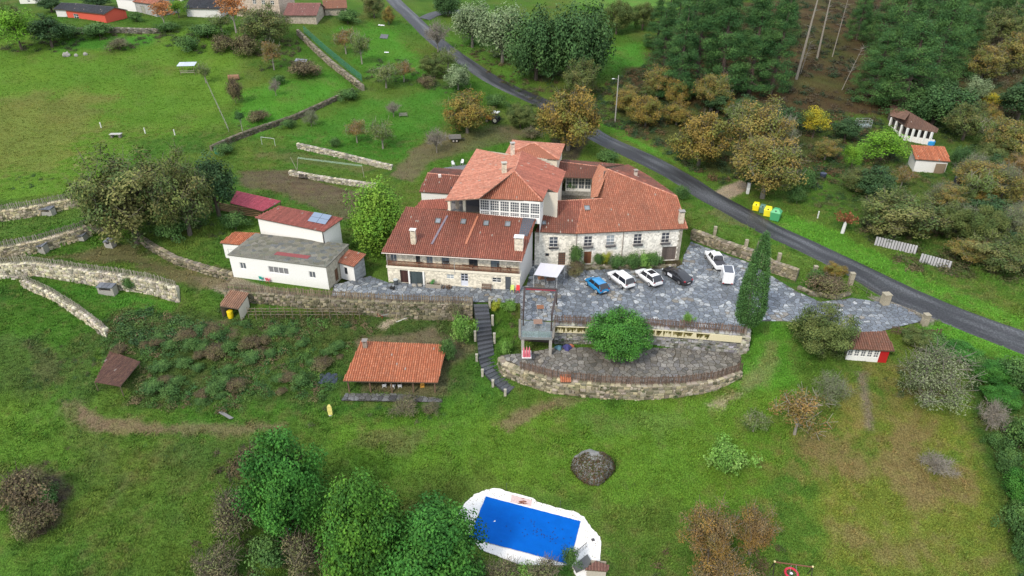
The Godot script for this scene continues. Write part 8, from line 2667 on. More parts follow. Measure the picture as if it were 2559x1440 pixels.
	var bp := G2([[300,800],[470,770],[640,815],[900,850],[850,930],[800,1000],[560,1020],[360,990],[360,910],[270,880]])
	var bb := bounds(bp)
	var bn := 0
	while bn < 60:
		var P := Vector2(rng.randf_range(bb.position.x, bb.end.x), rng.randf_range(bb.position.y, bb.end.y))
		if not Geometry2D.is_point_in_polygon(P, bp): continue
		bn += 1
		var w := rng.randf_range(1.2, 3.6)
		plant(["shrub", "shrub", "shrub_brown", "shrub", "shrub_brown", "shrub"][rng.randi() % 6], Vector3(P.x, H(P.x, P.y) - 0.1, P.y), w, w * rng.randf_range(0.3, 0.55), "low bramble bush on the wild slope above the earth bank", "bramble_bush", "shrub", "brambles of the wild slope")
	# tall bare trunks
	for q in [[1990, 198, 2042, -30, 0.36, "thickest pale bare trunk in the wood"], [2042, 146, 2072, -30, 0.3, "second pale bare trunk in the wood"], [2080, 142, 2112, -10, 0.16, "thin pale bare trunk in the wood"], [2000, 185, 2022, 110, 0.1, "short dead stem beside the thickest bare trunk"], [2103, 225, 2148, 120, 0.1, "thin leaning dead stem below the bare trunks"]]:
		var p := G(q[0], q[1])
		var k := ppm(p)
		var h: float = (q[1] - q[3]) / k * 1.02
		var o := thing("dead_tree", q[5], T, p)
		var m := mb(Color(0.40, 0.36, 0.30))
		var side: float = (q[2] - q[0]) / k - h * 0.16
		var top := Vector3(side, h, 0)
		m.tube(Vector3(0, -0.5, 0), top * 0.5, q[4], q[4] * 0.7, 8, false)
		m.tube(top * 0.5, top, q[4] * 0.7, q[4] * 0.25, 8, true)
		put(m, "trunk", M.bark, o, false)
		var b := mb(Color(0.36, 0.33, 0.28))
		for i in 34:
			var t := rng.randf_range(0.4, 1.0)
			var d := rdir()
			d.y = absf(d.y) * 0.5 + 0.1
			b.tube(top * t, top * t + d * rng.randf_range(0.7, 2.2), 0.04, 0.012, 3, false)
		put(b, "crown", M.bark, o, false)
	# hedge down the right-hand edge
	var i := 0
	for q in [[2470, 950, 90, 60], [2540, 960, 110, 80], [2440, 925, 70, 45], [2500, 1010, 90, 60], [2545, 1120, 100, 90], [2510, 1180, 70, 70], [2550, 1260, 100, 110], [2520, 1330, 80, 90], [2555, 1400, 90, 110], [2400, 890, 90, 45], [2330, 870, 100, 40], [2480, 1120, 50, 50]]:
		grow("shrub" if i % 3 else "laurel", q[0], q[1], q[2], q[3], "dark green bush of the deep hedge bounding the dry meadow", "hedge_bush", "shrub", "hedge of the dry meadow")
		i += 1
	# flower bed and garden shrubs
	for q in [[1352, 652, 40, 30, "shrub", "dark bush below the small window of the stone house"], [1438, 672, 44, 62, "shrub", "climbing bush at the stone house corner"], [1493, 666, 30, 36, "shrub", "dark bush beside the brown plank door"], [1511, 662, 32, 34, "shrub_yellow", "vivid yellow-green bush beside the brown plank door"], [1545, 670, 52, 38, "shrub", "dark leafy bush under the second balconette"], [1578, 670, 52, 42, "shrub", "tall green bush under the third balconette"], [1604, 670, 50, 46, "shrub_bright", "bright green bush in the middle of the flower bed"], [1632, 670, 54, 44, "shrub", "green bush beside the barn door"], [1440, 690, 50, 40, "shrub_brown", "brown scrub at the corner of the flower bed"], [1425, 484, 40, 40, "shrub", "courtyard bush before the glazed gallery"], [1240, 775, 34, 30, "shrub_yellow", "yellow-green bush at the head of the stairs"], [1272, 780, 38, 34, "shrub_bright", "bright grassy bush beside the pergola"], [1262, 888, 36, 44, "shrub_bright", "spiky green plant beside the stair wall"], [1160, 860, 60, 80, "shrub_bright", "tall green bush beside the slate stairs"], [1140, 800, 60, 50, "shrub_grey", "grey flowering bush above the pavilion"], [1120, 900, 50, 60, "shrub", "dark bush at the pavilion's corner"], [1720, 812, 32, 34, "shrub_bright", "small bush growing through the car park fence"], [2035, 705, 50, 36, "shrub", "dark rounded bush in the roadside bed"], [2085, 690, 60, 40, "autumn", "orange and green bush in the roadside bed"], [2070, 730, 110, 36, "shrub_brown", "brown leafy planting in the roadside bed"], [2290, 860, 90, 50, "olive_round", "olive bush over the brown fence"], [1015, 1030, 90, 30, "shrub_grey", "grey lavender row below the pavilion"], [1080, 1030, 50, 30, "shrub_grey", "end of the grey lavender row"]]:
		grow(q[4], q[0], q[1], q[2], q[3], q[5], "garden_shrub", "shrub")
	# the pruned tree with a white trunk by the road
	var pt := G(2105, 583)
	var po := thing("pruned_tree", "pruned rust-red tree with white-painted trunk by the road", T, pt)
	var pm := mb(Color(0.72, 0.72, 0.70))
	pm.tube(Vector3(0, -0.3, 0), Vector3(0.1, 2.2, 0), 0.3, 0.26, 9, true)
	put(pm, "trunk", M.plaster, po, false)
	var pb := mb(Color(0.20, 0.085, 0.045))
	for k in 60:
		var d := rdir()
		d.y = absf(d.y) * 0.7 + 0.15
		var e := Vector3(0.1, 2.1, 0) + d * rng.randf_range(1.0, 2.1)
		pb.tube(Vector3(0.1, 2.1, 0), e, 0.05, 0.02, 3, false)
		for z in 3: leaf(pb, e + rdir() * 0.2, rdir(), 0.35, Color(0.22, 0.085, 0.04) * rng.randf_range(0.7, 1.2))
	put(pb, "crown", M.leaf, po, false)

# ---------------------------------------------------------------- ground cover nobody could count
func multi(called: String, label: String, cat: String, me: Mesh, mat: Material, tr: Array, cols: PackedColorArray) -> void:
	var mm := MultiMesh.new()
	mm.transform_format = MultiMesh.TRANSFORM_3D
	mm.use_colors = true
	mm.mesh = me
	mm.instance_count = tr.size()
	for i in tr.size():
		mm.set_instance_transform(i, tr[i])
		mm.set_instance_color(i, cols[i])
	var o := MultiMeshInstance3D.new()
	o.name = numbered(called)
	o.multimesh = mm
	o.material_override = mat
	add_child(o)
	tag(o, label, cat, "", "stuff")

const SCRUB := [
	# outline, per square metre, size low, high, colours
	[[[270,790],[470,745],[560,770],[620,800],[900,800],[940,830],[880,880],[850,960],[830,1000],[560,1030],[330,1010],[350,930],[240,900]], 2.4, 0.4, 1.5, [[0.075,0.16,0.035],[0.10,0.18,0.035],[0.13,0.13,0.05],[0.05,0.12,0.035],[0.15,0.115,0.06],[0.065,0.14,0.03]]],
	[[[280,790],[440,750],[620,790],[620,850],[400,890],[300,850]], 1.8, 0.8, 2.0, [[0.06,0.12,0.035],[0.08,0.14,0.035],[0.045,0.10,0.035]]],
	[[[610,770],[900,780],[930,800],[900,830],[620,830]], 1.6, 0.4, 0.9, [[0.12,0.10,0.055],[0.09,0.10,0.04],[0.06,0.10,0.03]]],
	[[[1050,800],[1180,770],[1190,900],[1130,960],[1110,880]], 1.0, 0.5, 1.1, [[0.06,0.13,0.03],[0.10,0.14,0.04],[0.14,0.13,0.06]]],
	[[[1225,765],[1300,765],[1296,880],[1240,880]], 1.1, 0.3, 0.8, [[0.09,0.14,0.04],[0.15,0.14,0.07],[0.17,0.13,0.08],[0.06,0.11,0.03]]],
	[[[650,1050],[840,1010],[830,1060],[700,1090]], 0.7, 0.4, 1.0, [[0.10,0.08,0.05],[0.08,0.10,0.04]]],
	[[[540,1130],[690,1080],[690,1330],[560,1340]], 1.1, 0.5, 1.2, [[0.09,0.075,0.045],[0.07,0.09,0.035],[0.05,0.08,0.03]]],
	[[[480,1360],[860,1330],[900,1480],[480,1480]], 1.0, 0.5, 1.2, [[0.06,0.085,0.03],[0.12,0.11,0.05],[0.09,0.08,0.045]]],
	[[[20,1170],[110,1145],[175,1230],[140,1330],[55,1350]], 1.3, 0.5, 1.1, [[0.09,0.07,0.045],[0.075,0.06,0.045],[0.07,0.09,0.035]]],
	[[[1140,1440],[1430,1440],[1430,1480],[1140,1480]], 0.8, 0.4, 1.0, [[0.16,0.14,0.07],[0.10,0.12,0.04],[0.2,0.17,0.1]]],
	[[[1640,1360],[1950,1360],[1990,1480],[1640,1480]], 0.8, 0.5, 1.1, [[0.12,0.09,0.045],[0.08,0.11,0.035]]],
	[[[2410,900],[2600,880],[2640,1500],[2560,1480],[2510,1250],[2450,1050]], 0.8, 0.6, 1.6, [[0.035,0.08,0.025],[0.05,0.11,0.03],[0.04,0.065,0.03]]],
	[[[2200,900],[2400,870],[2450,960],[2380,1010],[2230,1000]], 0.8, 0.5, 1.2, [[0.09,0.11,0.04],[0.12,0.12,0.05],[0.06,0.09,0.03]]],
	[[[1130,120],[1180,105],[1500,210],[1520,290],[1480,330],[1320,250]], 0.7, 0.8, 1.8, [[0.13,0.10,0.05],[0.09,0.10,0.04],[0.06,0.09,0.03]]],
	[[[1480,230],[1640,150],[1700,250],[2200,300],[2250,400],[2050,470],[1800,460],[1620,360],[1490,300]], 1.1, 0.8, 2.0, [[0.05,0.085,0.03],[0.035,0.07,0.03],[0.09,0.09,0.04],[0.13,0.085,0.04]]],
	[[[1620,130],[1700,20],[2200,0],[2460,80],[2559,200],[2559,330],[2350,330],[2180,290],[1700,260]], 0.2, 1.0, 2.4, [[0.04,0.07,0.03],[0.06,0.06,0.035],[0.08,0.06,0.035]]],
	[[[2350,250],[2600,200],[2600,560],[2400,520],[2380,430]], 0.6, 0.9, 2.2, [[0.08,0.10,0.035],[0.05,0.085,0.03],[0.12,0.10,0.05]]],
	[[[2060,420],[2250,400],[2280,460],[2150,530],[2010,520]], 0.9, 0.6, 1.4, [[0.05,0.11,0.03],[0.07,0.13,0.03],[0.10,0.11,0.04]]],
	[[[2130,560],[2400,520],[2600,560],[2600,700],[2450,700],[2290,680],[2180,610]], 0.75, 0.8, 1.9, [[0.09,0.10,0.035],[0.06,0.09,0.03],[0.12,0.10,0.05]]],
	[[[1640,440],[1800,450],[1880,430],[1870,490],[1780,460]], 0.5, 0.5, 1.2, [[0.08,0.10,0.035],[0.06,0.09,0.03]]],
	[[[0,70],[330,85],[420,75],[640,110],[560,140],[430,130],[300,125],[140,130],[0,130]], 0.35, 0.8, 1.8, [[0.07,0.09,0.035],[0.10,0.085,0.05],[0.05,0.08,0.03]]],
	[[[600,110],[760,100],[760,160],[640,180]], 0.5, 0.7, 1.6, [[0.10,0.09,0.045],[0.07,0.085,0.035]]],
	[[[940,150],[1060,130],[1220,230],[1180,250],[1060,230],[900,200]], 0.5, 0.6, 1.5, [[0.08,0.12,0.04],[0.06,0.10,0.03],[0.11,0.11,0.05]]],
	[[[1190,240],[1340,260],[1340,340],[1250,320]], 0.4, 0.6, 1.4, [[0.08,0.11,0.04],[0.05,0.085,0.03]]],
	[[[260,480],[360,420],[560,470],[620,560],[540,600],[350,600]], 0.5, 0.6, 1.5, [[0.05,0.085,0.03],[0.07,0.10,0.035],[0.09,0.09,0.04]]],
	[[[0,440],[220,435],[225,470],[0,490]], 0.6, 0.4, 0.9, [[0.06,0.12,0.03],[0.05,0.10,0.03]]],
	[[[2060,350],[2220,330],[2240,400],[2100,430],[2040,400]], 0.5, 0.8, 1.7, [[0.05,0.09,0.03],[0.08,0.10,0.035],[0.07,0.13,0.03]]],
	[[[2240,440],[2400,420],[2420,540],[2300,560],[2200,520]], 0.35, 0.7, 1.6, [[0.10,0.12,0.035],[0.06,0.12,0.03],[0.13,0.11,0.05]]],
	[[[2380,40],[2600,60],[2600,220],[2420,220]], 0.3, 1.2, 2.6, [[0.10,0.10,0.05],[0.07,0.085,0.035],[0.13,0.115,0.07]]],
	[[[60,850],[240,860],[250,960],[160,1010],[60,980]], 0.9, 0.3, 0.8, [[0.06,0.12,0.03],[0.10,0.10,0.045],[0.05,0.10,0.03]]],
	[[[150,1070],[640,1080],[560,1200],[300,1180],[170,1130]], 0.45, 0.25, 0.6, [[0.06,0.12,0.03],[0.10,0.10,0.04],[0.05,0.10,0.025]]],
	[[[840,990],[1100,1005],[1120,1050],[900,1060]], 1.0, 0.3, 0.7, [[0.07,0.15,0.03],[0.05,0.12,0.03],[0.10,0.11,0.05]]],
	[[[1120,930],[1190,900],[1200,990],[1250,1010],[1130,1000]], 1.2, 0.25, 0.6, [[0.07,0.16,0.025],[0.06,0.13,0.025]]],
	[[[1900,990],[2110,960],[2120,1100],[1990,1120]], 0.5, 0.25, 0.6, [[0.08,0.13,0.03],[0.11,0.12,0.04]]],
	[[[2050,1090],[2380,1080],[2440,1260],[2150,1270]], 0.5, 0.2, 0.5, [[0.15,0.12,0.05],[0.12,0.12,0.035],[0.17,0.13,0.06]]],
	[[[1560,1100],[1740,1090],[1720,1220],[1560,1220]], 0.3, 0.2, 0.5, [[0.06,0.14,0.025],[0.09,0.13,0.03]]],
	[[[575,230],[590,235],[640,340],[600,335]], 0.6, 0.4, 0.9, [[0.12,0.10,0.06],[0.09,0.10,0.045]]]]

func near_pad(x: float, z: float) -> bool:
	var P := Vector2(x, z)
	for p in pads:
		if Geometry2D.is_point_in_polygon(P, p[0]): return true
	return false

func build_cover() -> void:
	# undergrowth: mounds of bramble, fern and weed
	var kinds := []
	for v in 3:
		var m := mb(Color.WHITE)
		for i in 170:
			var d := rdir()
			d.y = absf(d.y)
			var p := Vector3(d.x, d.y * 0.85, d.z) * 0.55 * pow(rng.randf(), 0.35) * (1.0 + 0.4 * sin(d.x * 5.0 + v))
			leaf(m, p, (d + rdir() * 0.8 + Vector3(0, 0.3, 0)).normalized(), 0.115 * rng.randf_range(0.6, 1.3), Color.WHITE * rng.randf_range(0.55, 1.35))
		kinds.append(m.mesh())
	var tr := [[], [], []]
	var co := [PackedColorArray(), PackedColorArray(), PackedColorArray()]
	for s in SCRUB:
		var poly := G2(s[0])
		var b := bounds(poly)
		var n := int(area2(poly) * s[1])
		n = mini(n, 6500)
		for i in n:
			var P := Vector2(rng.randf_range(b.position.x, b.end.x), rng.randf_range(b.position.y, b.end.y))
			if not Geometry2D.is_point_in_polygon(P, poly): continue
			if near_pad(P.x, P.y): continue
			if nz.get_noise_2d(P.x * 3.0, P.y * 3.0) < -0.22: continue
			var k := rng.randi() % 3
			var sc: float = rng.randf_range(s[2], s[3])
			var c: Array = s[4][rng.randi() % s[4].size()]
			var f := rng.randf_range(0.7, 1.3)
			tr[k].append(Transform3D(Basis(Vector3.UP, rng.randf() * TAU).scaled(Vector3(sc, sc * rng.randf_range(0.6, 1.1), sc) * 1.3), Vector3(P.x, H(P.x, P.y) - 0.08, P.y)))
			co[k].append(Color(c[0] * f, c[1] * f, c[2] * f))
	for k in 3: multi("undergrowth", ["green and brown bramble undergrowth on banks and wood edges", "weedy undergrowth on the slopes and hedge bottoms", "ferny undergrowth among the trees and walls"][k], "undergrowth", kinds[k], M.leaf, tr[k], co[k])
	# ivy and weeds rooted in the old walls
	var it := []
	var ic := PackedColorArray()
	for w in ivy_walls:
		for i in w[0].size() - 1:
			var a: Vector3 = w[0][i]
			var b: Vector3 = w[0][i + 1]
			var d := (b - a).normalized()
			var n := int((b - a).length() * w[2] * 9.0)
			for q in n:
				var t := rng.randf()
				var p := a.lerp(b, t)
				if nz2.get_noise_2d(p.x * 5.0, p.z * 5.0) < -0.05: continue
				var tall := lerpf(w[1][i], w[1][i + 1], t)
				var sc := rng.randf_range(0.2, 0.65)
				it.append(Transform3D(Basis(Vector3.UP, rng.randf() * TAU).scaled(Vector3(sc, sc, sc) * 1.2), p + Vector3(-d.z, 0, d.x) * 0.05 + Vector3(0, tall * pow(rng.randf(), 1.3) - 0.15, 0)))
				var f := rng.randf_range(0.7, 1.3)
				ic.append([Color(0.05, 0.09, 0.03), Color(0.09, 0.10, 0.04), Color(0.07, 0.12, 0.03), Color(0.12, 0.10, 0.05)][rng.randi() % 4] * f)
	multi("wall_weeds", "ivy and weeds growing from the old stone walls", "weeds", kinds[0], M.leaf, it, ic)
	# grass
	var gm := mb(Color.WHITE)
	for i in 9:
		var a := rng.randf() * TAU
		var p := Vector3(cos(a), 0, sin(a)) * rng.randf() * 0.22
		var l := Vector3(rng.randf_range(-0.16, 0.16), rng.randf_range(0.10, 0.24), rng.randf_range(-0.16, 0.16))
		var w := Vector3(-sin(a), 0, cos(a)) * 0.05
		gm.col = Color.WHITE * rng.randf_range(0.75, 1.3)
		gm.tri(p - w, p + w, p + l)
	var gt := []
	var gc := PackedColorArray()
	var tries := 0
	while gt.size() < 250000 and tries < 520000:
		tries += 1
		var z := -34.0 - 190.0 * pow(rng.randf(), 1.45)
		var half := -z * 0.86 + 12.0
		var x := rng.randf_range(-half, half)
		if near_pad(x, z): continue
		var c := gcol(x, z)
		if c.r > c.g * 0.98 and rng.randf() < 0.75: continue
		if on_road(x, z): continue
		var far := clampf((-z - 60.0) / 80.0, 0.0, 1.0)
		var s := rng.randf_range(0.55, 1.15) * (1.0 + far * 0.5)
		if z < -112.0: s *= 0.75
		elif nz2.get_noise_2d(x * 4.0, z * 4.0) > 0.25: s *= 1.5
		gt.append(Transform3D(Basis(Vector3.UP, rng.randf() * TAU).scaled(Vector3(s, s * rng.randf_range(0.7, 1.2), s)), Vector3(x, H(x, z) - 0.02, z)))
		var f := rng.randf_range(0.9, 1.3)
		gc.append(Color(c.r * f * rng.randf_range(0.9, 1.15), c.g * f, c.b * f))
	multi("grass", "short green grass over meadow, lawn and verges", "grass", gm.mesh(), M.grass, gt, gc)

var road_pts := PackedVector2Array()
func on_road(x: float, z: float) -> bool:
	var P := Vector2(x, z)
	for i in road_pts.size() - 1:
		if P.distance_squared_to(Geometry2D.get_closest_point_to_segment(P, road_pts[i], road_pts[i + 1])) < 6.8: return true
	return false

# ---------------------------------------------------------------- things about the place
func recycling_bin(p: Vector3, yaw: float, w: float, h: float, tone: Color, label: String, peaked: bool) -> void:
	var o := thing("recycling_bin", label, "recycling bin", p, yaw, "recycling bins beside the lane")
	var m := mb(tone)
	var d := w * 0.9
	var b := [Vector3(-w / 2 * 0.86, 0.12, d / 2 * 0.86), Vector3(w / 2 * 0.86, 0.12, d / 2 * 0.86), Vector3(w / 2 * 0.86, 0.12, -d / 2 * 0.86), Vector3(-w / 2 * 0.86, 0.12, -d / 2 * 0.86)]
	var t := [Vector3(-w / 2, h * 0.72, d / 2), Vector3(w / 2, h * 0.72, d / 2), Vector3(w / 2, h * 0.72, -d / 2), Vector3(-w / 2, h * 0.72, -d / 2)]
	for i in 4: m.quad(b[i], b[(i + 1) % 4], t[(i + 1) % 4], t[i])
	put(m, "body", M.plastic, o, false)
	var l := mb(tone * 1.12)
	var k := 0.45 if peaked else 0.75
	var u := [Vector3(-w / 2 * k, h, d / 2 * k), Vector3(w / 2 * k, h, d / 2 * k), Vector3(w / 2 * k, h, -d / 2 * k), Vector3(-w / 2 * k, h, -d / 2 * k)]
	for i in 4: l.quad(t[i] * Vector3(1.04, 1, 1.04), t[(i + 1) % 4] * Vector3(1.04, 1, 1.04), u[(i + 1) % 4], u[i])
	l.quad(u[0], u[1], u[2], u[3])
	put(l, "lid", M.plastic, o, false)
	var hole := mb(Color(0.02, 0.02, 0.02))
	var hn := Vector3(0, h * 0.86, d / 2 * (k + 1) / 2 + 0.03)
	hole.tube(hn - Vector3(0, 0.02, 0.05), hn + Vector3(0, 0.02, 0.05), 0.13, 0.13, 10)
	put(hole, "slot", M.rubber, o, false)
	for s in [-1, 1]:
		var f := mb(Color(0.06, 0.06, 0.06))
		f.block(Vector3(s * w * 0.34, 0, 0), Vector3(0.14, 0.14, d * 0.8))
		put(f, "foot", M.rubber, o, false)

func lamp_post(p: Vector3, h: float, label: String) -> void:
	var o := thing("street_lamp", label, "street lamp", p)
	var m := mb(Color(0.50, 0.48, 0.43))
	m.tube(Vector3(0, -0.3, 0), Vector3(0, h, 0), 0.15, 0.10, 8)
	put(m, "pole", M.stone, o, false)
	var a := mb(Color(0.4, 0.4, 0.4))
	a.bar(Vector3(0, h - 0.9, 0), Vector3(-1.0, h - 0.7, 0.15), 0.05, 0.05)
	var ao := put(a, "arm", M.metal, o, false)
	var l := mb(Color(0.7, 0.71, 0.72))
	l.box(Vector3(-1.15, h - 0.7, 0.17), Vector3(0.5, 0.12, 0.24))
	put(l, "lamp_head", M.plastic, ao, false)

func frame_line(called: String, label: String, cat: String, pts: Array, h: float, tone: Color, rails: Array, gap := 2.5, r := 0.05) -> Node3D:
	var o := thing(called, label, cat, pts[0])
	for i in pts.size() - 1:
		var a: Vector3 = pts[i]
		var b: Vector3 = pts[i + 1]
		var n := maxi(1, int((b - a).length() / gap))
		for k in n + (1 if i == pts.size() - 2 else 0):
			var p := onland(a.lerp(b, float(k) / n))
			var m := mb(tone * rng.randf_range(0.85, 1.15))
			m.tube(p - Vector3(0, 0.25, 0), p + Vector3(rng.randf_range(-0.05, 0.05), h, 0), r, r * 0.9, 6)
			put(m, "post", M.wood, o)
			if k < n:
				var q := onland(a.lerp(b, float(k + 1) / n))
				for f in rails:
					var w := mb(tone * 0.8)
					w.bar(p + Vector3(0, h * f, 0), q + Vector3(0, h * f, 0), 0.025, 0.03)
					put(w, "rail", M.metal, o)
	return o

func build_things() -> void:
	recycling_bin(G(1888, 526), -0.45, 1.15, 1.5, Color(0.80, 0.66, 0.01), "yellow recycling bin standing slightly apart from the others", false)
	recycling_bin(G(1904, 532), -0.45, 1.05, 1.55, Color(0.10, 0.20, 0.16), "dark grey-green recycling bin between two yellow ones", false)
	recycling_bin(G(1917, 540), -0.45, 1.3, 1.75, Color(0.82, 0.70, 0.03), "yellow recycling bin tight against the big green one", false)
	recycling_bin(G(1936, 550), -0.55, 1.7, 2.2, Color(0.06, 0.32, 0.13), "big green bottle bank with sloping lid", true)
	lamp_post(G(1537, 306), 10.5, "tall concrete street lamp beside the golden trees")
	lamp_post(G(1924, 452), 5.5, "shorter lamp post rising out of the tan oak")
	post("roadside_post", "white-painted stump beside the gravel turning", G(1868, 484), 0.45, 2.0, Color(0.75, 0.75, 0.74), M.plaster)
	post("roadside_post", "slim white marker post in the verge behind the bins", G(2043, 546), 0.16, 1.3, Color(0.7, 0.7, 0.66), M.plaster)
	# concrete panel fence
	for q in [[[2184, 612], [2288, 636], 15, "concrete panel fence", "longer stretch of pale ribbed concrete panels above the verge"], [[2296, 655], [2373, 676], 11, "concrete panel fence", "shorter stretch of pale ribbed concrete panels above the verge"]]:
		var a := G(q[0][0], q[0][1])
		var b := G(q[1][0], q[1][1])
		var o := thing("panel_fence", q[4], "fence", (a + b) / 2)
		var n: int = q[2]
		var d := (b - a) / n
		var yaw := atan2(-d.z, d.x)
		for i in n:
			var m := mb(Color(0.48, 0.47, 0.48) * rng.randf_range(0.88, 1.1))
			var c := onland(a + d * (i + 0.5))
			m.box(c + Vector3(0, 0.68, 0), Vector3(d.length() * 0.74, 1.65, 0.12), yaw)
			put(m, "panel", M.plaster, o)
			var g := mb(Color(0.10, 0.10, 0.105))
			g.box(c + Vector3(0, 0.6, 0) + d * 0.5 + Vector3(0, 0, -0.05), Vector3(d.length() * 0.3, 1.5, 0.05), yaw)
			put(g, "batten", M.wood, o)
	# stone posts along the roadside wall and the gateway
	for q in [[1785, 590, 0.45, 1.7, "stone post at the head of the roadside wall"], [1863, 622, 0.45, 1.6, "stone post on the roadside wall behind the box trailer"], [1945, 655, 0.45, 1.5, "stone post on the roadside wall behind the cypress"], [2034, 690, 0.5, 1.7, "stone post above the roadside flower bed"], [2124, 712, 0.6, 2.0, "stone post where the wire gate begins"], [2210, 760, 0.95, 1.7, "thick round-topped granite gate pillar at the entrance"], [2309, 812, 0.7, 1.7, "square granite gate pillar across the entrance"]]:
		post("gate_pillar", q[4], G(q[0], q[1]), q[2], q[3], Color(0.50, 0.44, 0.32), M.stone, "pillar")
	frame_line("wire_gate", "rusty wire gate between two stone pillars at the entrance", "gate", [G(2130, 715), G(2165, 735), G(2200, 755)], 1.3, Color(0.22, 0.2, 0.17), [0.3, 0.65, 0.98], 1.3, 0.04)
	var ef := []
	for q in [[2226, 832], [2290, 842], [2352, 838]]: ef.append(G(q[0], q[1]))
	picket_fence("dark_fence", "short reddish picket fence by the entrance above the cottage", ef, 1.1, 0.24, [Color(0.17, 0.10, 0.07), Color(0.22, 0.14, 0.10)], 0.09, 0.06)
	var rb := []
	for q in [[1992, 722], [2030, 740], [2090, 748], [2125, 738]]: rb.append(at(q[0], q[1], 0.02))
	stone_wall("bed_wall", "curved low stone edge of the roadside flower bed", rb, [0.45, 0.5, 0.5, 0.4], 0.4, Color(0.40, 0.36, 0.27), 0.35)
	# great mossy rock on the lawn
	var gp := G(1483, 1192)
	var ro := thing("mossy_rock", "great domed rock overgrown with brown moss on the lawn", "rock", gp)
	var rk := mb(Color(0.3, 0.3, 0.29))
	var f := func(i: int, j: int, grow_: float) -> Vector3:
		var th := PI * 0.55 * j / 9.0
		var ph := TAU * (i % 18) / 18.0
		var d := Vector3(sin(th) * cos(ph), cos(th), sin(th) * sin(ph))
		var k := 1.0 + 0.3 * nz2.get_noise_3d(d.x * 13.0, d.y * 13.0, d.z * 13.0)
		return gp + Vector3(d.x * 2.6 * k, d.y * 2.4 * k + 0.15, d.z * 2.0 * k - 0.9) + d * grow_
	for j in range(0, 9):
		for i in 18:
			rk.col = Color(0.30, 0.30, 0.285) * rng.randf_range(0.85, 1.12)
			rk.quad(f.call(i, j, 0.0), f.call(i, j + 1, 0.0), f.call(i + 1, j + 1, 0.0), f.call(i + 1, j, 0.0))
	put(rk, "boulder", M.stone, ro)
	var ms := mb(Color(0.08, 0.07, 0.03))
	for k in 5200:
		var j := rng.randf_range(1.6, 9.0)
		var a := rng.randf_range(-0.12, 0.62) * 18.0
		var ia := int(a + 18) % 18
		var ja := mini(int(j), 8)
		var ft := rng.randf()
		var p: Vector3 = f.call(ia, ja, 0.04).lerp(f.call((ia + 1) % 18, ja, 0.04), ft).lerp(f.call(ia, ja + 1, 0.04).lerp(f.call((ia + 1) % 18, ja + 1, 0.04), ft), rng.randf())
		if p.z < gp.z - 1.35: continue
		leaf(ms, p + rdir() * 0.12, ((p - gp).normalized() + rdir() * 0.6).normalized(), rng.randf_range(0.1, 0.22), [Color(0.095, 0.065, 0.03), Color(0.07, 0.06, 0.025), Color(0.065, 0.085, 0.025), Color(0.11, 0.06, 0.035)][rng.randi() % 4] * rng.randf_range(0.7, 1.2))
	var mo := put(ms, "moss", M.leaf, ro)
	tag(mo, "", "", "", "stuff")
	# nest swing
	var s0 := G(1928, 1432)
	var s1 := G(2022, 1445)
	var sw := thing("nest_swing", "swing frame with red round nest seat in the grass", "swing", (s0 + s1) / 2)
	for p in [s0, s1]:
		for q in [-0.5, 0.5]:
			var m := mb(Color(0.06, 0.05, 0.045))
			m.tube(p + Vector3(0, -0.2, q), p + Vector3(0, 1.7, 0), 0.045, 0.045, 6)
			put(m, "leg", M.metal, sw)
		var cap := mb(Color(0.7, 0.6, 0.3))
		cap.box(p + Vector3(0, 1.78, 0), Vector3(0.16, 0.12, 0.16))
		put(cap, "corner_cap", M.plastic, sw)
	var bm := mb(Color(0.26, 0.11, 0.06))
	bm.bar(s0 + Vector3(0, 1.72, 0), s1 + Vector3(0, 1.72, 0), 0.1, 0.1)
	put(bm, "crossbar", M.wood, sw)
	var nc := (s0 + s1) / 2 + Vector3(0, 0.5, 0.1)
	var ring := mb(Color(0.55, 0.03, 0.06))
	for i in 20:
		var a := TAU * i / 20
		var b := TAU * (i + 1) / 20
		ring.tube(nc + Vector3(cos(a), 0, sin(a)) * 0.62, nc + Vector3(cos(b), 0, sin(b)) * 0.62, 0.12, 0.12, 6, false)
	put(ring, "nest_ring", M.cloth, sw)
	var net := mb(Color(0.12, 0.10, 0.12))
	for i in 9:
		var a := TAU * i / 9
		net.bar(nc + Vector3(cos(a), 0, sin(a)) * 0.6, nc - Vector3(0, 0.05, 0), 0.03, 0.02)
	net.col = Color(0.7, 0.7, 0.72)
	net.lathe(nc - Vector3(0, 0.04, 0), [Vector2(0.0, 0.06), Vector2(0.14, 0.04), Vector2(0.16, 0.0)], 10)
	put(net, "net", M.cloth, sw)
	for i in 4:
		var a := TAU * (i + 0.5) / 4
		var rp := mb(Color(0.3, 0.3, 0.3))
		rp.bar(nc + Vector3(cos(a), 0, sin(a)) * 0.62, Vector3(nc.x + cos(a) * 0.35, s0.y + 1.7, nc.z), 0.025, 0.025)
		put(rp, "rope", M.cloth, sw)
	# board, barrels, plank
	var bp := G(826, 1040)
	var bo := thing("slide_board", "upright white and yellow board at the edge of the weeds", "board", bp)
	var bmesh := mb(Color(0.72, 0.72, 0.6))
	var prof := [[0.0, 0.16], [0.3, 0.26], [0.9, 0.30], [1.6, 0.28], [1.9, 0.12]]
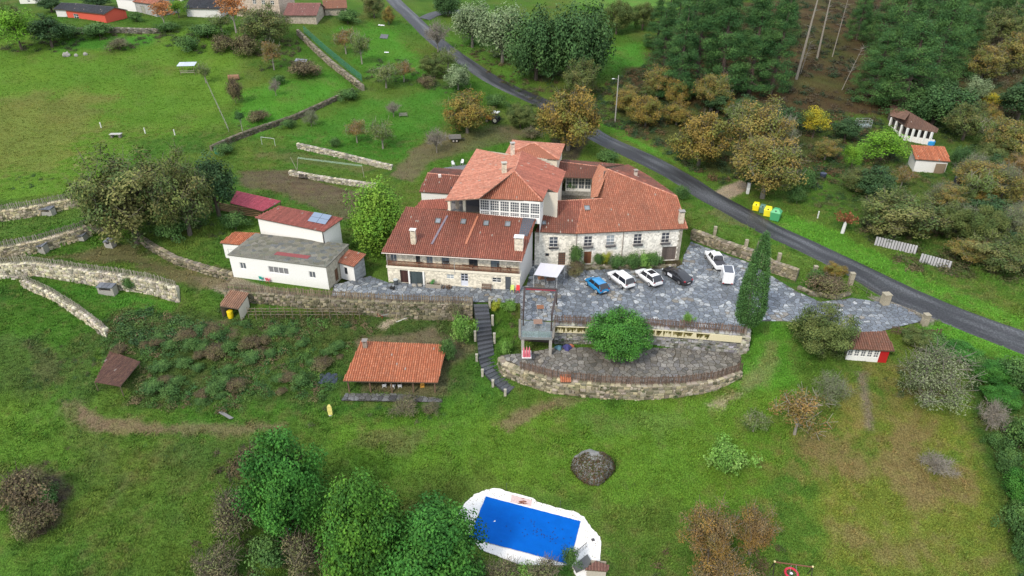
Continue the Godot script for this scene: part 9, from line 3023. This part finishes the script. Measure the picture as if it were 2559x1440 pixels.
	for i in prof.size() - 1:
		bmesh.col = Color(0.78, 0.79, 0.72) if i < 1 else Color(0.70, 0.62, 0.20)
		for z in [0.05, -0.05]:
			bmesh.quad(Vector3(-prof[i][1], prof[i][0] - 0.1, z), Vector3(prof[i][1], prof[i][0] - 0.1, z), Vector3(prof[i + 1][1], prof[i + 1][0] - 0.1, z - 0.1), Vector3(-prof[i + 1][1], prof[i + 1][0] - 0.1, z - 0.1))
		for sx in [-1, 1]:
			bmesh.quad(Vector3(sx * prof[i][1], prof[i][0] - 0.1, 0.05), Vector3(sx * prof[i][1], prof[i][0] - 0.1, -0.05), Vector3(sx * prof[i + 1][1], prof[i + 1][0] - 0.1, -0.15), Vector3(sx * prof[i + 1][1], prof[i + 1][0] - 0.1, -0.05))
	put(bmesh, "board", M.plastic, bo, false)
	barrel(G(735, 1335), 0.42, 0.9, Color(0.06, 0.42, 0.36), "turquoise plastic barrel under the lone laurel", "barrel", "barrel", Color(0.08, 0.46, 0.40))
	barrel(G(646, 1252), 0.35, 0.75, Color(0.75, 0.26, 0.04), "orange plastic tub beside the lone laurel", "barrel", "barrel", Color(0.8, 0.3, 0.06))
	barrel(G(543, 384), 0.5, 1.2, Color(0.02, 0.17, 0.12), "dark green water butt by the meadow gate", "barrel", "barrel", Color(0.03, 0.2, 0.15))
	var pp := G(566, 1042)
	var pl := thing("wooden_plank", "grey weathered board lying tilted in the grass", "plank", pp, -0.5)
	var pm := mb(Color(0.36, 0.34, 0.32))
	pm.hexa(Vector3(0, 0.28, 0), Vector3(1.0, -0.16, 0), Vector3(0, 0.05, 0.02), Vector3(0, 0.12, 0.3))
	put(pm, "board", M.wood, pl, false)
	var pb := mb(Color(0.2, 0.18, 0.15))
	pb.block(Vector3(-0.8, -0.1, -0.1), Vector3(0.2, 0.4, 0.2))
	put(pb, "block", M.wood, pl, false)
	# feed shelter on the meadow
	var fs := G(472, 183)
	var fo := thing("feed_shelter", "open animal shelter with light grey sheet roof on the meadow", "shelter", fs, 0.1)
	for x in [-1, 1]:
		for z in [-1, 1]:
			var m := mb(Color(0.25, 0.19, 0.13))
			m.tube(Vector3(x * 1.7, -0.3, z * 1.0), Vector3(x * 1.7, 2.2 + z * -0.15, z * 1.0), 0.07, 0.06, 6)
			put(m, "post", M.wood, fo, false)
	for y in [0.4, 0.8]:
		var m := mb(Color(0.5, 0.45, 0.36))
		m.bar(Vector3(-1.7, y, 1.05), Vector3(1.7, y, 1.05), 0.06, 0.12)
		put(m, "rail", M.wood, fo, false)
	for i in 6:
		var m := mb(Color(0.50, 0.54, 0.60) * rng.randf_range(0.92, 1.06))
		m.hexa(Vector3((i - 2.5) * 0.72, 2.28, 0), Vector3(0.355, 0, 0), Vector3(0, 0.02, 0), Vector3(0, -0.2, 1.35))
		put(m, "roof_sheet", M.metal, fo, false)
	var hb := thing("hay_bale", "brown weathered round hay bale by the vegetable garden", "hay bale", G(585, 200), 0.2)
	var hm := mb(Color(0.22, 0.12, 0.07))
	for i in 14:
		var a := TAU * i / 14
		var b := TAU * (i + 1) / 14
		hm.col = Color(0.22, 0.12, 0.07) * rng.randf_range(0.8, 1.2)
		var e0 := Vector3(0, 0.65 + sin(a) * 0.68, cos(a) * 0.7)
		var e1 := Vector3(0, 0.65 + sin(b) * 0.68, cos(b) * 0.7)
		hm.quad(e0 - Vector3(1.3, 0, 0), e1 - Vector3(1.3, 0, 0), e1 + Vector3(1.3, 0, 0), e0 + Vector3(1.3, 0, 0))
		for s in [-1, 1]: hm.tri(Vector3(s * 1.36, 0.65, 0), e0 + Vector3(s * 1.3, 0, 0), e1 + Vector3(s * 1.3, 0, 0))
	put(hm, "hay", M.cloth, hb, false)
	for q in [[253, 320, "white marker post left of the meadow trough"], [363, 334, "white marker post between trough and wire fence"], [437, 338, "white marker post nearest the wire fence"]]:
		post("marker_post", q[2], G(q[0], q[1]), 0.16, 1.2, Color(0.7, 0.7, 0.66), M.plaster, "post", "white posts on the meadow")
	var tp := G(291, 343)
	var tr := thing("feed_trough", "pale slab trough standing on stones in the meadow", "trough", tp)
	var tm := mb(Color(0.62, 0.6, 0.56))
	tm.box(Vector3(0, 0.72, 0), Vector3(2.4, 0.12, 1.1), 0.05)
	put(tm, "slab", M.stone, tr, false)
	for s in [-1, 1]:
		var m := mb(Color(0.25, 0.23, 0.2))
		m.block(Vector3(s * 0.85, -0.2, 0), Vector3(0.4, 0.86, 0.8))
		put(m, "leg", M.stone, tr, false)
	frame_line("wire_fence", "old wire fence with thin posts along the meadow's edge", "fence", [G(516, 206), G(540, 260), G(572, 330)], 1.2, Color(0.38, 0.36, 0.31), [0.3, 0.6, 0.95], 2.4, 0.045)
	# walls in the orchard
	var w1 := []
	for q in [[530, 378], [590, 352], [640, 333], [740, 300], [820, 262], [885, 232]]: w1.append(G(q[0], q[1]))
	stone_wall("orchard_wall", "dark mossy dry-stone wall between orchard and vegetable garden", w1, [1.0, 1.1, 1.1, 1.1, 1.0, 1.0], 0.6, Color(0.22, 0.19, 0.14), 0.55)
	var w2 := []
	for q in [[742, 88], [780, 125], [830, 170], [905, 228]]: w2.append(G(q[0], q[1]))
	stone_wall("garden_wall", "long straight rubble wall beside the green net fence", w2, [1.5, 1.5, 1.5, 1.4], 0.7, Color(0.38, 0.33, 0.25), 0.3)
	var nf := frame_line("net_fence", "tall green mesh fence behind the straight rubble wall", "fence", [G(760, 82), G(800, 118), G(850, 160), G(905, 205)], 1.9, Color(0.12, 0.26, 0.18), [0.98], 3.2, 0.05)
	var netm: StandardMaterial3D = material(0.9)
	netm.transparency = BaseMaterial3D.TRANSPARENCY_ALPHA
	netm.albedo_color = Color(1, 1, 1, 0.42)
	var pa := [G(760, 82), G(800, 118), G(850, 160), G(905, 205)]
	for i in 3:
		var m := mb(Color(0.03, 0.22, 0.16))
		m.quad(pa[i], pa[i + 1], pa[i + 1] + Vector3(0, 1.85, 0), pa[i] + Vector3(0, 1.85, 0))
		put(m, "mesh_panel", netm, nf)
	var w3 := []
	for q in [[180, 84], [260, 82], [330, 84], [400, 84]]: w3.append(G(q[0], q[1]))
	stone_wall("village_wall", "tumbled stone wall below the village houses", w3, [1.3, 1.4, 1.4, 1.2], 0.7, Color(0.38, 0.35, 0.29), 0.4)
	for q in [[166, 140, 0.9, "large pale boulder at the meadow's top edge"], [190, 140, 0.5, "middling boulder beside the large pale one"], [213, 137, 0.55, "boulder at the end of the three on the meadow edge"]]:
		sack_rock(G(q[0], q[1]), q[2], Color(0.50, 0.47, 0.42), q[3])
	# clothes line
	var cl := thing("clothes_line", "leaning poles strung with pale green washing lines", "clothes line", G(745, 425))
	var c0 := G(742, 424)
	var c1 := G(910, 443)
	for q in [[c0, Vector3(-0.9, 2.6, 0)], [c0, Vector3(0.5, 2.4, 0)], [c1, Vector3(-0.2, 2.3, 0)]]:
		var m := mb(Color(0.5, 0.45, 0.36))
		m.tube(q[0] - Vector3(0, 0.2, 0), q[0] + q[1], 0.05, 0.045, 6)
		put(m, "pole", M.wood, cl)
	for z in 3:
		var m := mb(Color(0.45, 0.62, 0.50))
		m.bar(c0 + Vector3(0.4, 2.35, z * -0.3), c1 + Vector3(-0.2, 2.25, z * -0.3), 0.025, 0.025)
		put(m, "line", M.cloth, cl)
	bench(G(1008, 293), 0.15, 1.9, Color(0.30, 0.28, 0.25), "grey wooden bench in the orchard grass")
	bench(G(757, 448), -0.1, 1.7, Color(0.10, 0.085, 0.07), "dark bench against the narrow garden wall")
	var go := thing("goal_frame", "small white tube goal frame in the orchard", "goal", G(675, 362))
	for q in [[655, 362], [688, 366]]:
		var m := mb(Color(0.6, 0.62, 0.6))
		var p := G(q[0], q[1])
		m.tube(p - Vector3(0, 0.1, 0), p + Vector3(0, 1.7, 0), 0.05, 0.05, 6)
		put(m, "upright", M.metal, go)
	var gb := mb(Color(0.6, 0.62, 0.6))
	gb.bar(G(655, 362) + Vector3(0, 1.7, 0), G(688, 366) + Vector3(0, 1.7, 0), 0.07, 0.07)
	put(gb, "crossbar", M.metal, go)
	# patio with two white chairs behind the annex
	var po := flat2([[1108, 420], [1165, 412], [1190, 400], [1200, 425], [1150, 430]], G(1150, 415).y + 0.05)
	var py := G(1150, 415).y
	var pt := mb(Color(0.20, 0.20, 0.21))
	pt.prism(po, py - 0.6, py + 0.1)
	var pto := struct(pt, "patio", M.slate)
	tag(pto, "small dark patio behind the annex", "patio", "", "structure")
	chair(at(1133, 415, py + 0.1), 0.6, Color(0.8, 0.8, 0.8), "white plastic chair at the left of the dark patio", 1.0, "white chairs on the patio")
	chair(at(1155, 411, py + 0.1), -0.4, Color(0.8, 0.8, 0.8), "white plastic chair at the right of the dark patio", 1.0, "white chairs on the patio")
	# vine trellis under the path
	var vt := thing("vine_trellis", "rustic pole trellis with dry vines below the path wall", "trellis", G(760, 800))
	for i in 16:
		var p := G(622 + i * 18.5, 796 + sin(i * 1.3) * 3.0)
		var m := mb(Color(0.30, 0.25, 0.18) * rng.randf_range(0.8, 1.2))
		m.tube(p - Vector3(0, 0.2, 0), p + Vector3(rng.randf_range(-0.1, 0.1), 1.9, -0.1), 0.05, 0.04, 5)
		put(m, "pole", M.wood, vt)
	for y in [0.7, 1.2, 1.7]:
		for i in 4:
			var m := mb(Color(0.32, 0.27, 0.2))
			m.tube(G(622 + i * 70, 796) + Vector3(0, y, 0), G(622 + (i + 1) * 70, 796) + Vector3(0, y + rng.randf_range(-0.1, 0.1), 0), 0.035, 0.03, 5)
			put(m, "crosspole", M.wood, vt)
	var vn := mb(Color(0.12, 0.10, 0.05))
	for i in 900:
		var p := G(620 + rng.randf() * 285, 797) + Vector3(0, rng.randf() * 1.9, rng.randf_range(-0.3, 0.2))
		leaf(vn, p, rdir(), rng.randf_range(0.1, 0.24), [Color(0.13, 0.10, 0.05), Color(0.09, 0.10, 0.035), Color(0.16, 0.11, 0.05)][rng.randi() % 3])
	tag(put(vn, "vine_leaves", M.leaf, vt), "", "", "", "stuff")
	var ht := thing("dark_tarpaulin", "crumpled dark blue tarpaulin in the weeds beside the pavilion", "tarpaulin", G(820, 948))
	var hp := G(820, 948)
	var tmm := mb(Color(0.03, 0.04, 0.06))
	for i in 8:
		for j in 6:
			var g := func(a: int, b: int) -> Vector3: return onland(hp + Vector3((a - 4) * 0.32, 0, (b - 3) * 0.26), 0.25 + 0.14 * sin(a * 2.1 + b * 1.3) - 0.05 * absf(a - 4))
			tmm.quad(g.call(i, j + 1), g.call(i + 1, j + 1), g.call(i + 1, j), g.call(i, j))
	put(tmm, "sheet", M.plastic, ht)
	var hose := thing("white_pipe", "long white pipe edging the bare path below the wall", "pipe", G(1030, 798))
	var hpm := mb(Color(0.7, 0.68, 0.62))
	var hq := [G(990, 806), G(1010, 798), G(1035, 789), G(1062, 781)]
	for i in 3: hpm.tube(hq[i] + Vector3(0, 0.06, 0), hq[i + 1] + Vector3(0, 0.06, 0), 0.06, 0.06, 6)
	put(hpm, "tube", M.plastic, hose)
	var wb := thing("wheelbarrow", "white and red wheelbarrow parked by the bare path", "wheelbarrow", G(962, 792), 0.3)
	var wm := mb(Color(0.75, 0.75, 0.74))
	for s in [-1, 1]: wm.quad(Vector3(-0.5, 0.35, s * 0.2), Vector3(0.4, 0.35, s * 0.2), Vector3(0.6, 0.7, s * 0.36), Vector3(-0.6, 0.65, s * 0.36))
	wm.quad(Vector3(-0.5, 0.35, 0.2), Vector3(0.4, 0.35, 0.2), Vector3(0.4, 0.35, -0.2), Vector3(-0.5, 0.35, -0.2))
	wm.quad(Vector3(0.4, 0.35, 0.2), Vector3(0.4, 0.35, -0.2), Vector3(0.6, 0.7, -0.36), Vector3(0.6, 0.7, 0.36))
	put(wm, "tray", M.metal, wb, false)
	var wf := mb(Color(0.55, 0.05, 0.04))
	for s in [-1, 1]:
		wf.bar(Vector3(-1.1, 0.5, s * 0.28), Vector3(0.8, 0.22, s * 0.08), 0.04, 0.04)
		wf.bar(Vector3(-0.4, 0.35, s * 0.24), Vector3(-0.5, 0.0, s * 0.26), 0.04, 0.04)
	put(wf, "frame", M.metal, wb, false)
	var ww := mb(Color(0.03, 0.03, 0.03))
	ww.tube(Vector3(0.82, 0.2, -0.05), Vector3(0.82, 0.2, 0.05), 0.2, 0.2, 12)
	put(ww, "wheel", M.rubber, wb, false)
	# orchard across the lane
	var cg := thing("wire_cage", "pale metal frame cage beside the pillar shed", "cage", G(2156, 318))
	var cp := G(2156, 318)
	var cgm := mb(Color(0.40, 0.44, 0.42))
	for x in [-1.5, 0.0, 1.5]:
		for z in [-0.8, 0.8]:
			cgm.bar(cp + Vector3(x, -0.2, z), cp + Vector3(x, 1.8, z), 0.06, 0.06)
	for y in [0.6, 1.2, 1.8]:
		for z in [-0.8, 0.8]: cgm.bar(cp + Vector3(-1.5, y, z), cp + Vector3(1.5, y, z), 0.05, 0.05)
		for x in [-1.5, 1.5]: cgm.bar(cp + Vector3(x, y, -0.8), cp + Vector3(x, y, 0.8), 0.05, 0.05)
	put(cgm, "frame", M.metal, cg)
	var ct := mb(Color(0.34, 0.40, 0.40))
	ct.box(cp + Vector3(0, 0.3, 0), Vector3(2.8, 0.5, 1.4))
	put(ct, "tray", M.metal, cg)
	barrel(G(2391, 458), 0.6, 1.3, Color(0.03, 0.035, 0.05), "black water butt below the orange-tiled hut", "barrel", "barrel", Color(0.04, 0.045, 0.06))
	barrel(G(2056, 443), 0.6, 0.9, Color(0.035, 0.045, 0.08), "dark blue tub in the orchard clearing", "barrel", "barrel", Color(0.05, 0.06, 0.1))
	# garden cloths
	for q in [[960, 92, 2.2, 3.0, Color(0.12, 0.12, 0.13), "dark grey ground sheet spread in the upper garden"], [966, 132, 1.2, 0.6, Color(0.75, 0.76, 0.78), "white cloth lying on the upper garden grass"], [953, 64, 1.8, 0.9, Color(0.7, 0.7, 0.7), "white sheet beside the outhouse garden"], [752, 152, 3.0, 1.8, Color(0.24, 0.25, 0.29), "grey-blue ground sheet over a vegetable bed"]]:
		var p := G(q[0], q[1])
		var o := thing("ground_sheet", q[5], "sheet", p)
		var m := mb(q[4])
		for i in 6:
			for j in 6:
				var g := func(a: int, b: int) -> Vector3: return onland(p + Vector3((a - 3) * q[2] / 6.0, 0, (b - 3) * q[3] / 6.0), 0.14 + 0.05 * sin(a * 2.3 + b * 1.7))
				m.quad(g.call(i, j + 1), g.call(i + 1, j + 1), g.call(i + 1, j), g.call(i, j))
		put(m, "cloth", M.cloth, o)

# ---------------------------------------------------------------- all together
func _ready() -> void:
	rng.seed = 20240711
	nz.seed = 4; nz.frequency = 0.02; nz.fractal_octaves = 4
	nz2.seed = 9; nz2.frequency = 0.05; nz2.fractal_octaves = 3
	# camera
	var p := deg_to_rad(PITCH)
	fwd = Vector3(0, -sin(p), -cos(p))
	upv = Vector3(0, cos(p), -sin(p))
	var cam := Camera3D.new()
	cam.name = "camera"
	cam.position = Vector3(0, CAM_Y, 0)
	cam.rotation.x = -p
	cam.fov = rad_to_deg(2.0 * atan(720.0 / FOCAL))
	cam.near = 0.5
	cam.far = 4000.0
	add_child(cam)
	cam.make_current()
	# overcast sky with a soft bright side behind the drone on the left
	var sm := ProceduralSkyMaterial.new()
	sm.sky_top_color = Color(0.80, 0.84, 0.90)
	sm.sky_horizon_color = Color(0.90, 0.91, 0.93)
	sm.sky_curve = 0.2
	sm.ground_bottom_color = Color(0.2, 0.22, 0.16)
	sm.ground_horizon_color = Color(0.5, 0.52, 0.5)
	sm.sky_energy_multiplier = 1.0
	var sky := Sky.new()
	sky.sky_material = sm
	var env := Environment.new()
	env.background_mode = Environment.BG_SKY
	env.sky = sky
	env.ambient_light_source = Environment.AMBIENT_SOURCE_SKY
	env.tonemap_mode = Environment.TONE_MAPPER_LINEAR
	env.tonemap_exposure = 1.95
	env.sdfgi_enabled = true
	env.ssao_enabled = true
	env.ssil_enabled = true
	var we := WorldEnvironment.new()
	we.name = "sky"
	we.environment = env
	add_child(we)
	var sun := DirectionalLight3D.new()
	sun.name = "sun"
	sun.light_color = Color(1.0, 0.96, 0.90)
	sun.light_energy = 0.5
	sun.light_angular_distance = 10.0
	sun.shadow_enabled = true
	add_child(sun)
	sun.look_at_from_position(Vector3.ZERO, Vector3(0.5, -0.85, -0.7), Vector3.UP)
	make_materials()
	var t := Time.get_ticks_msec()
	build_heights()
	prepare_patches()
	build_ground()
	print("ground ", Time.get_ticks_msec() - t)
	for q in ROAD:
		var r := G(q[0], q[1])
		road_pts.append(Vector2(r.x, r.z))
	build_road("road", ROAD, 4.7, 0.10, 0.06)
	build_road("side_road", [[1060, 48], [1085, 36], [1120, 30], [1200, 26]], 4.0, 0.14, 0.07)
	var tones := [Color(0.15, 0.17, 0.20), Color(0.19, 0.215, 0.25), Color(0.16, 0.18, 0.205), Color(0.22, 0.245, 0.28), Color(0.30, 0.325, 0.35), Color(0.44, 0.455, 0.46), Color(0.28, 0.25, 0.205)]
	build_paving("car_park_pavement", "blue-grey crazy paving of the car park and path", flat2([[835, 712], [828, 740], [1000, 750], [1183, 755], [1236, 755], [1300, 758], [1300, 799], [1386, 803], [1600, 808], [1855, 828], [1870, 803], [1960, 803], [2060, 815], [2180, 835], [2232, 820], [2318, 800], [2245, 762], [2130, 745], [2050, 755], [1990, 728], [1925, 688], [1880, 659], [1800, 632], [1727, 604], [1708, 640], [1704, 662], [1690, 668], [1455, 672], [1400, 655], [1330, 650], [1316, 715], [968, 706], [925, 690]], 0.0), 0.0, 0.74, tones, Color(0.16, 0.16, 0.15))
	build_paving("terrace_pavement", "brownish slate paving of the lower terrace", flat2([[1250, 888], [1300, 884], [1386, 869], [1600, 868], [1860, 868], [1848, 922], [1788, 942], [1700, 954], [1600, 957], [1500, 952], [1380, 939], [1300, 917], [1260, 902]], -3.0), -3.0, 0.75, [Color(0.17, 0.16, 0.14), Color(0.22, 0.20, 0.17), Color(0.27, 0.25, 0.22), Color(0.2, 0.19, 0.18), Color(0.33, 0.31, 0.28)], Color(0.13, 0.115, 0.09))
	build_terraces()
	print("terraces ", Time.get_ticks_msec() - t)
	make_protos()
	print("protos ", Time.get_ticks_msec() - t)
	build_balcony_house()
	build_gallery_house()
	build_stone_house()
	build_outbuildings()
	build_village()
	print("houses ", Time.get_ticks_msec() - t)
	build_vehicles()
	build_pool()
	build_things()
	print("things ", Time.get_ticks_msec() - t)
	build_trees()
	print("trees ", Time.get_ticks_msec() - t)
	build_cover()
	print("cover ", Time.get_ticks_msec() - t)
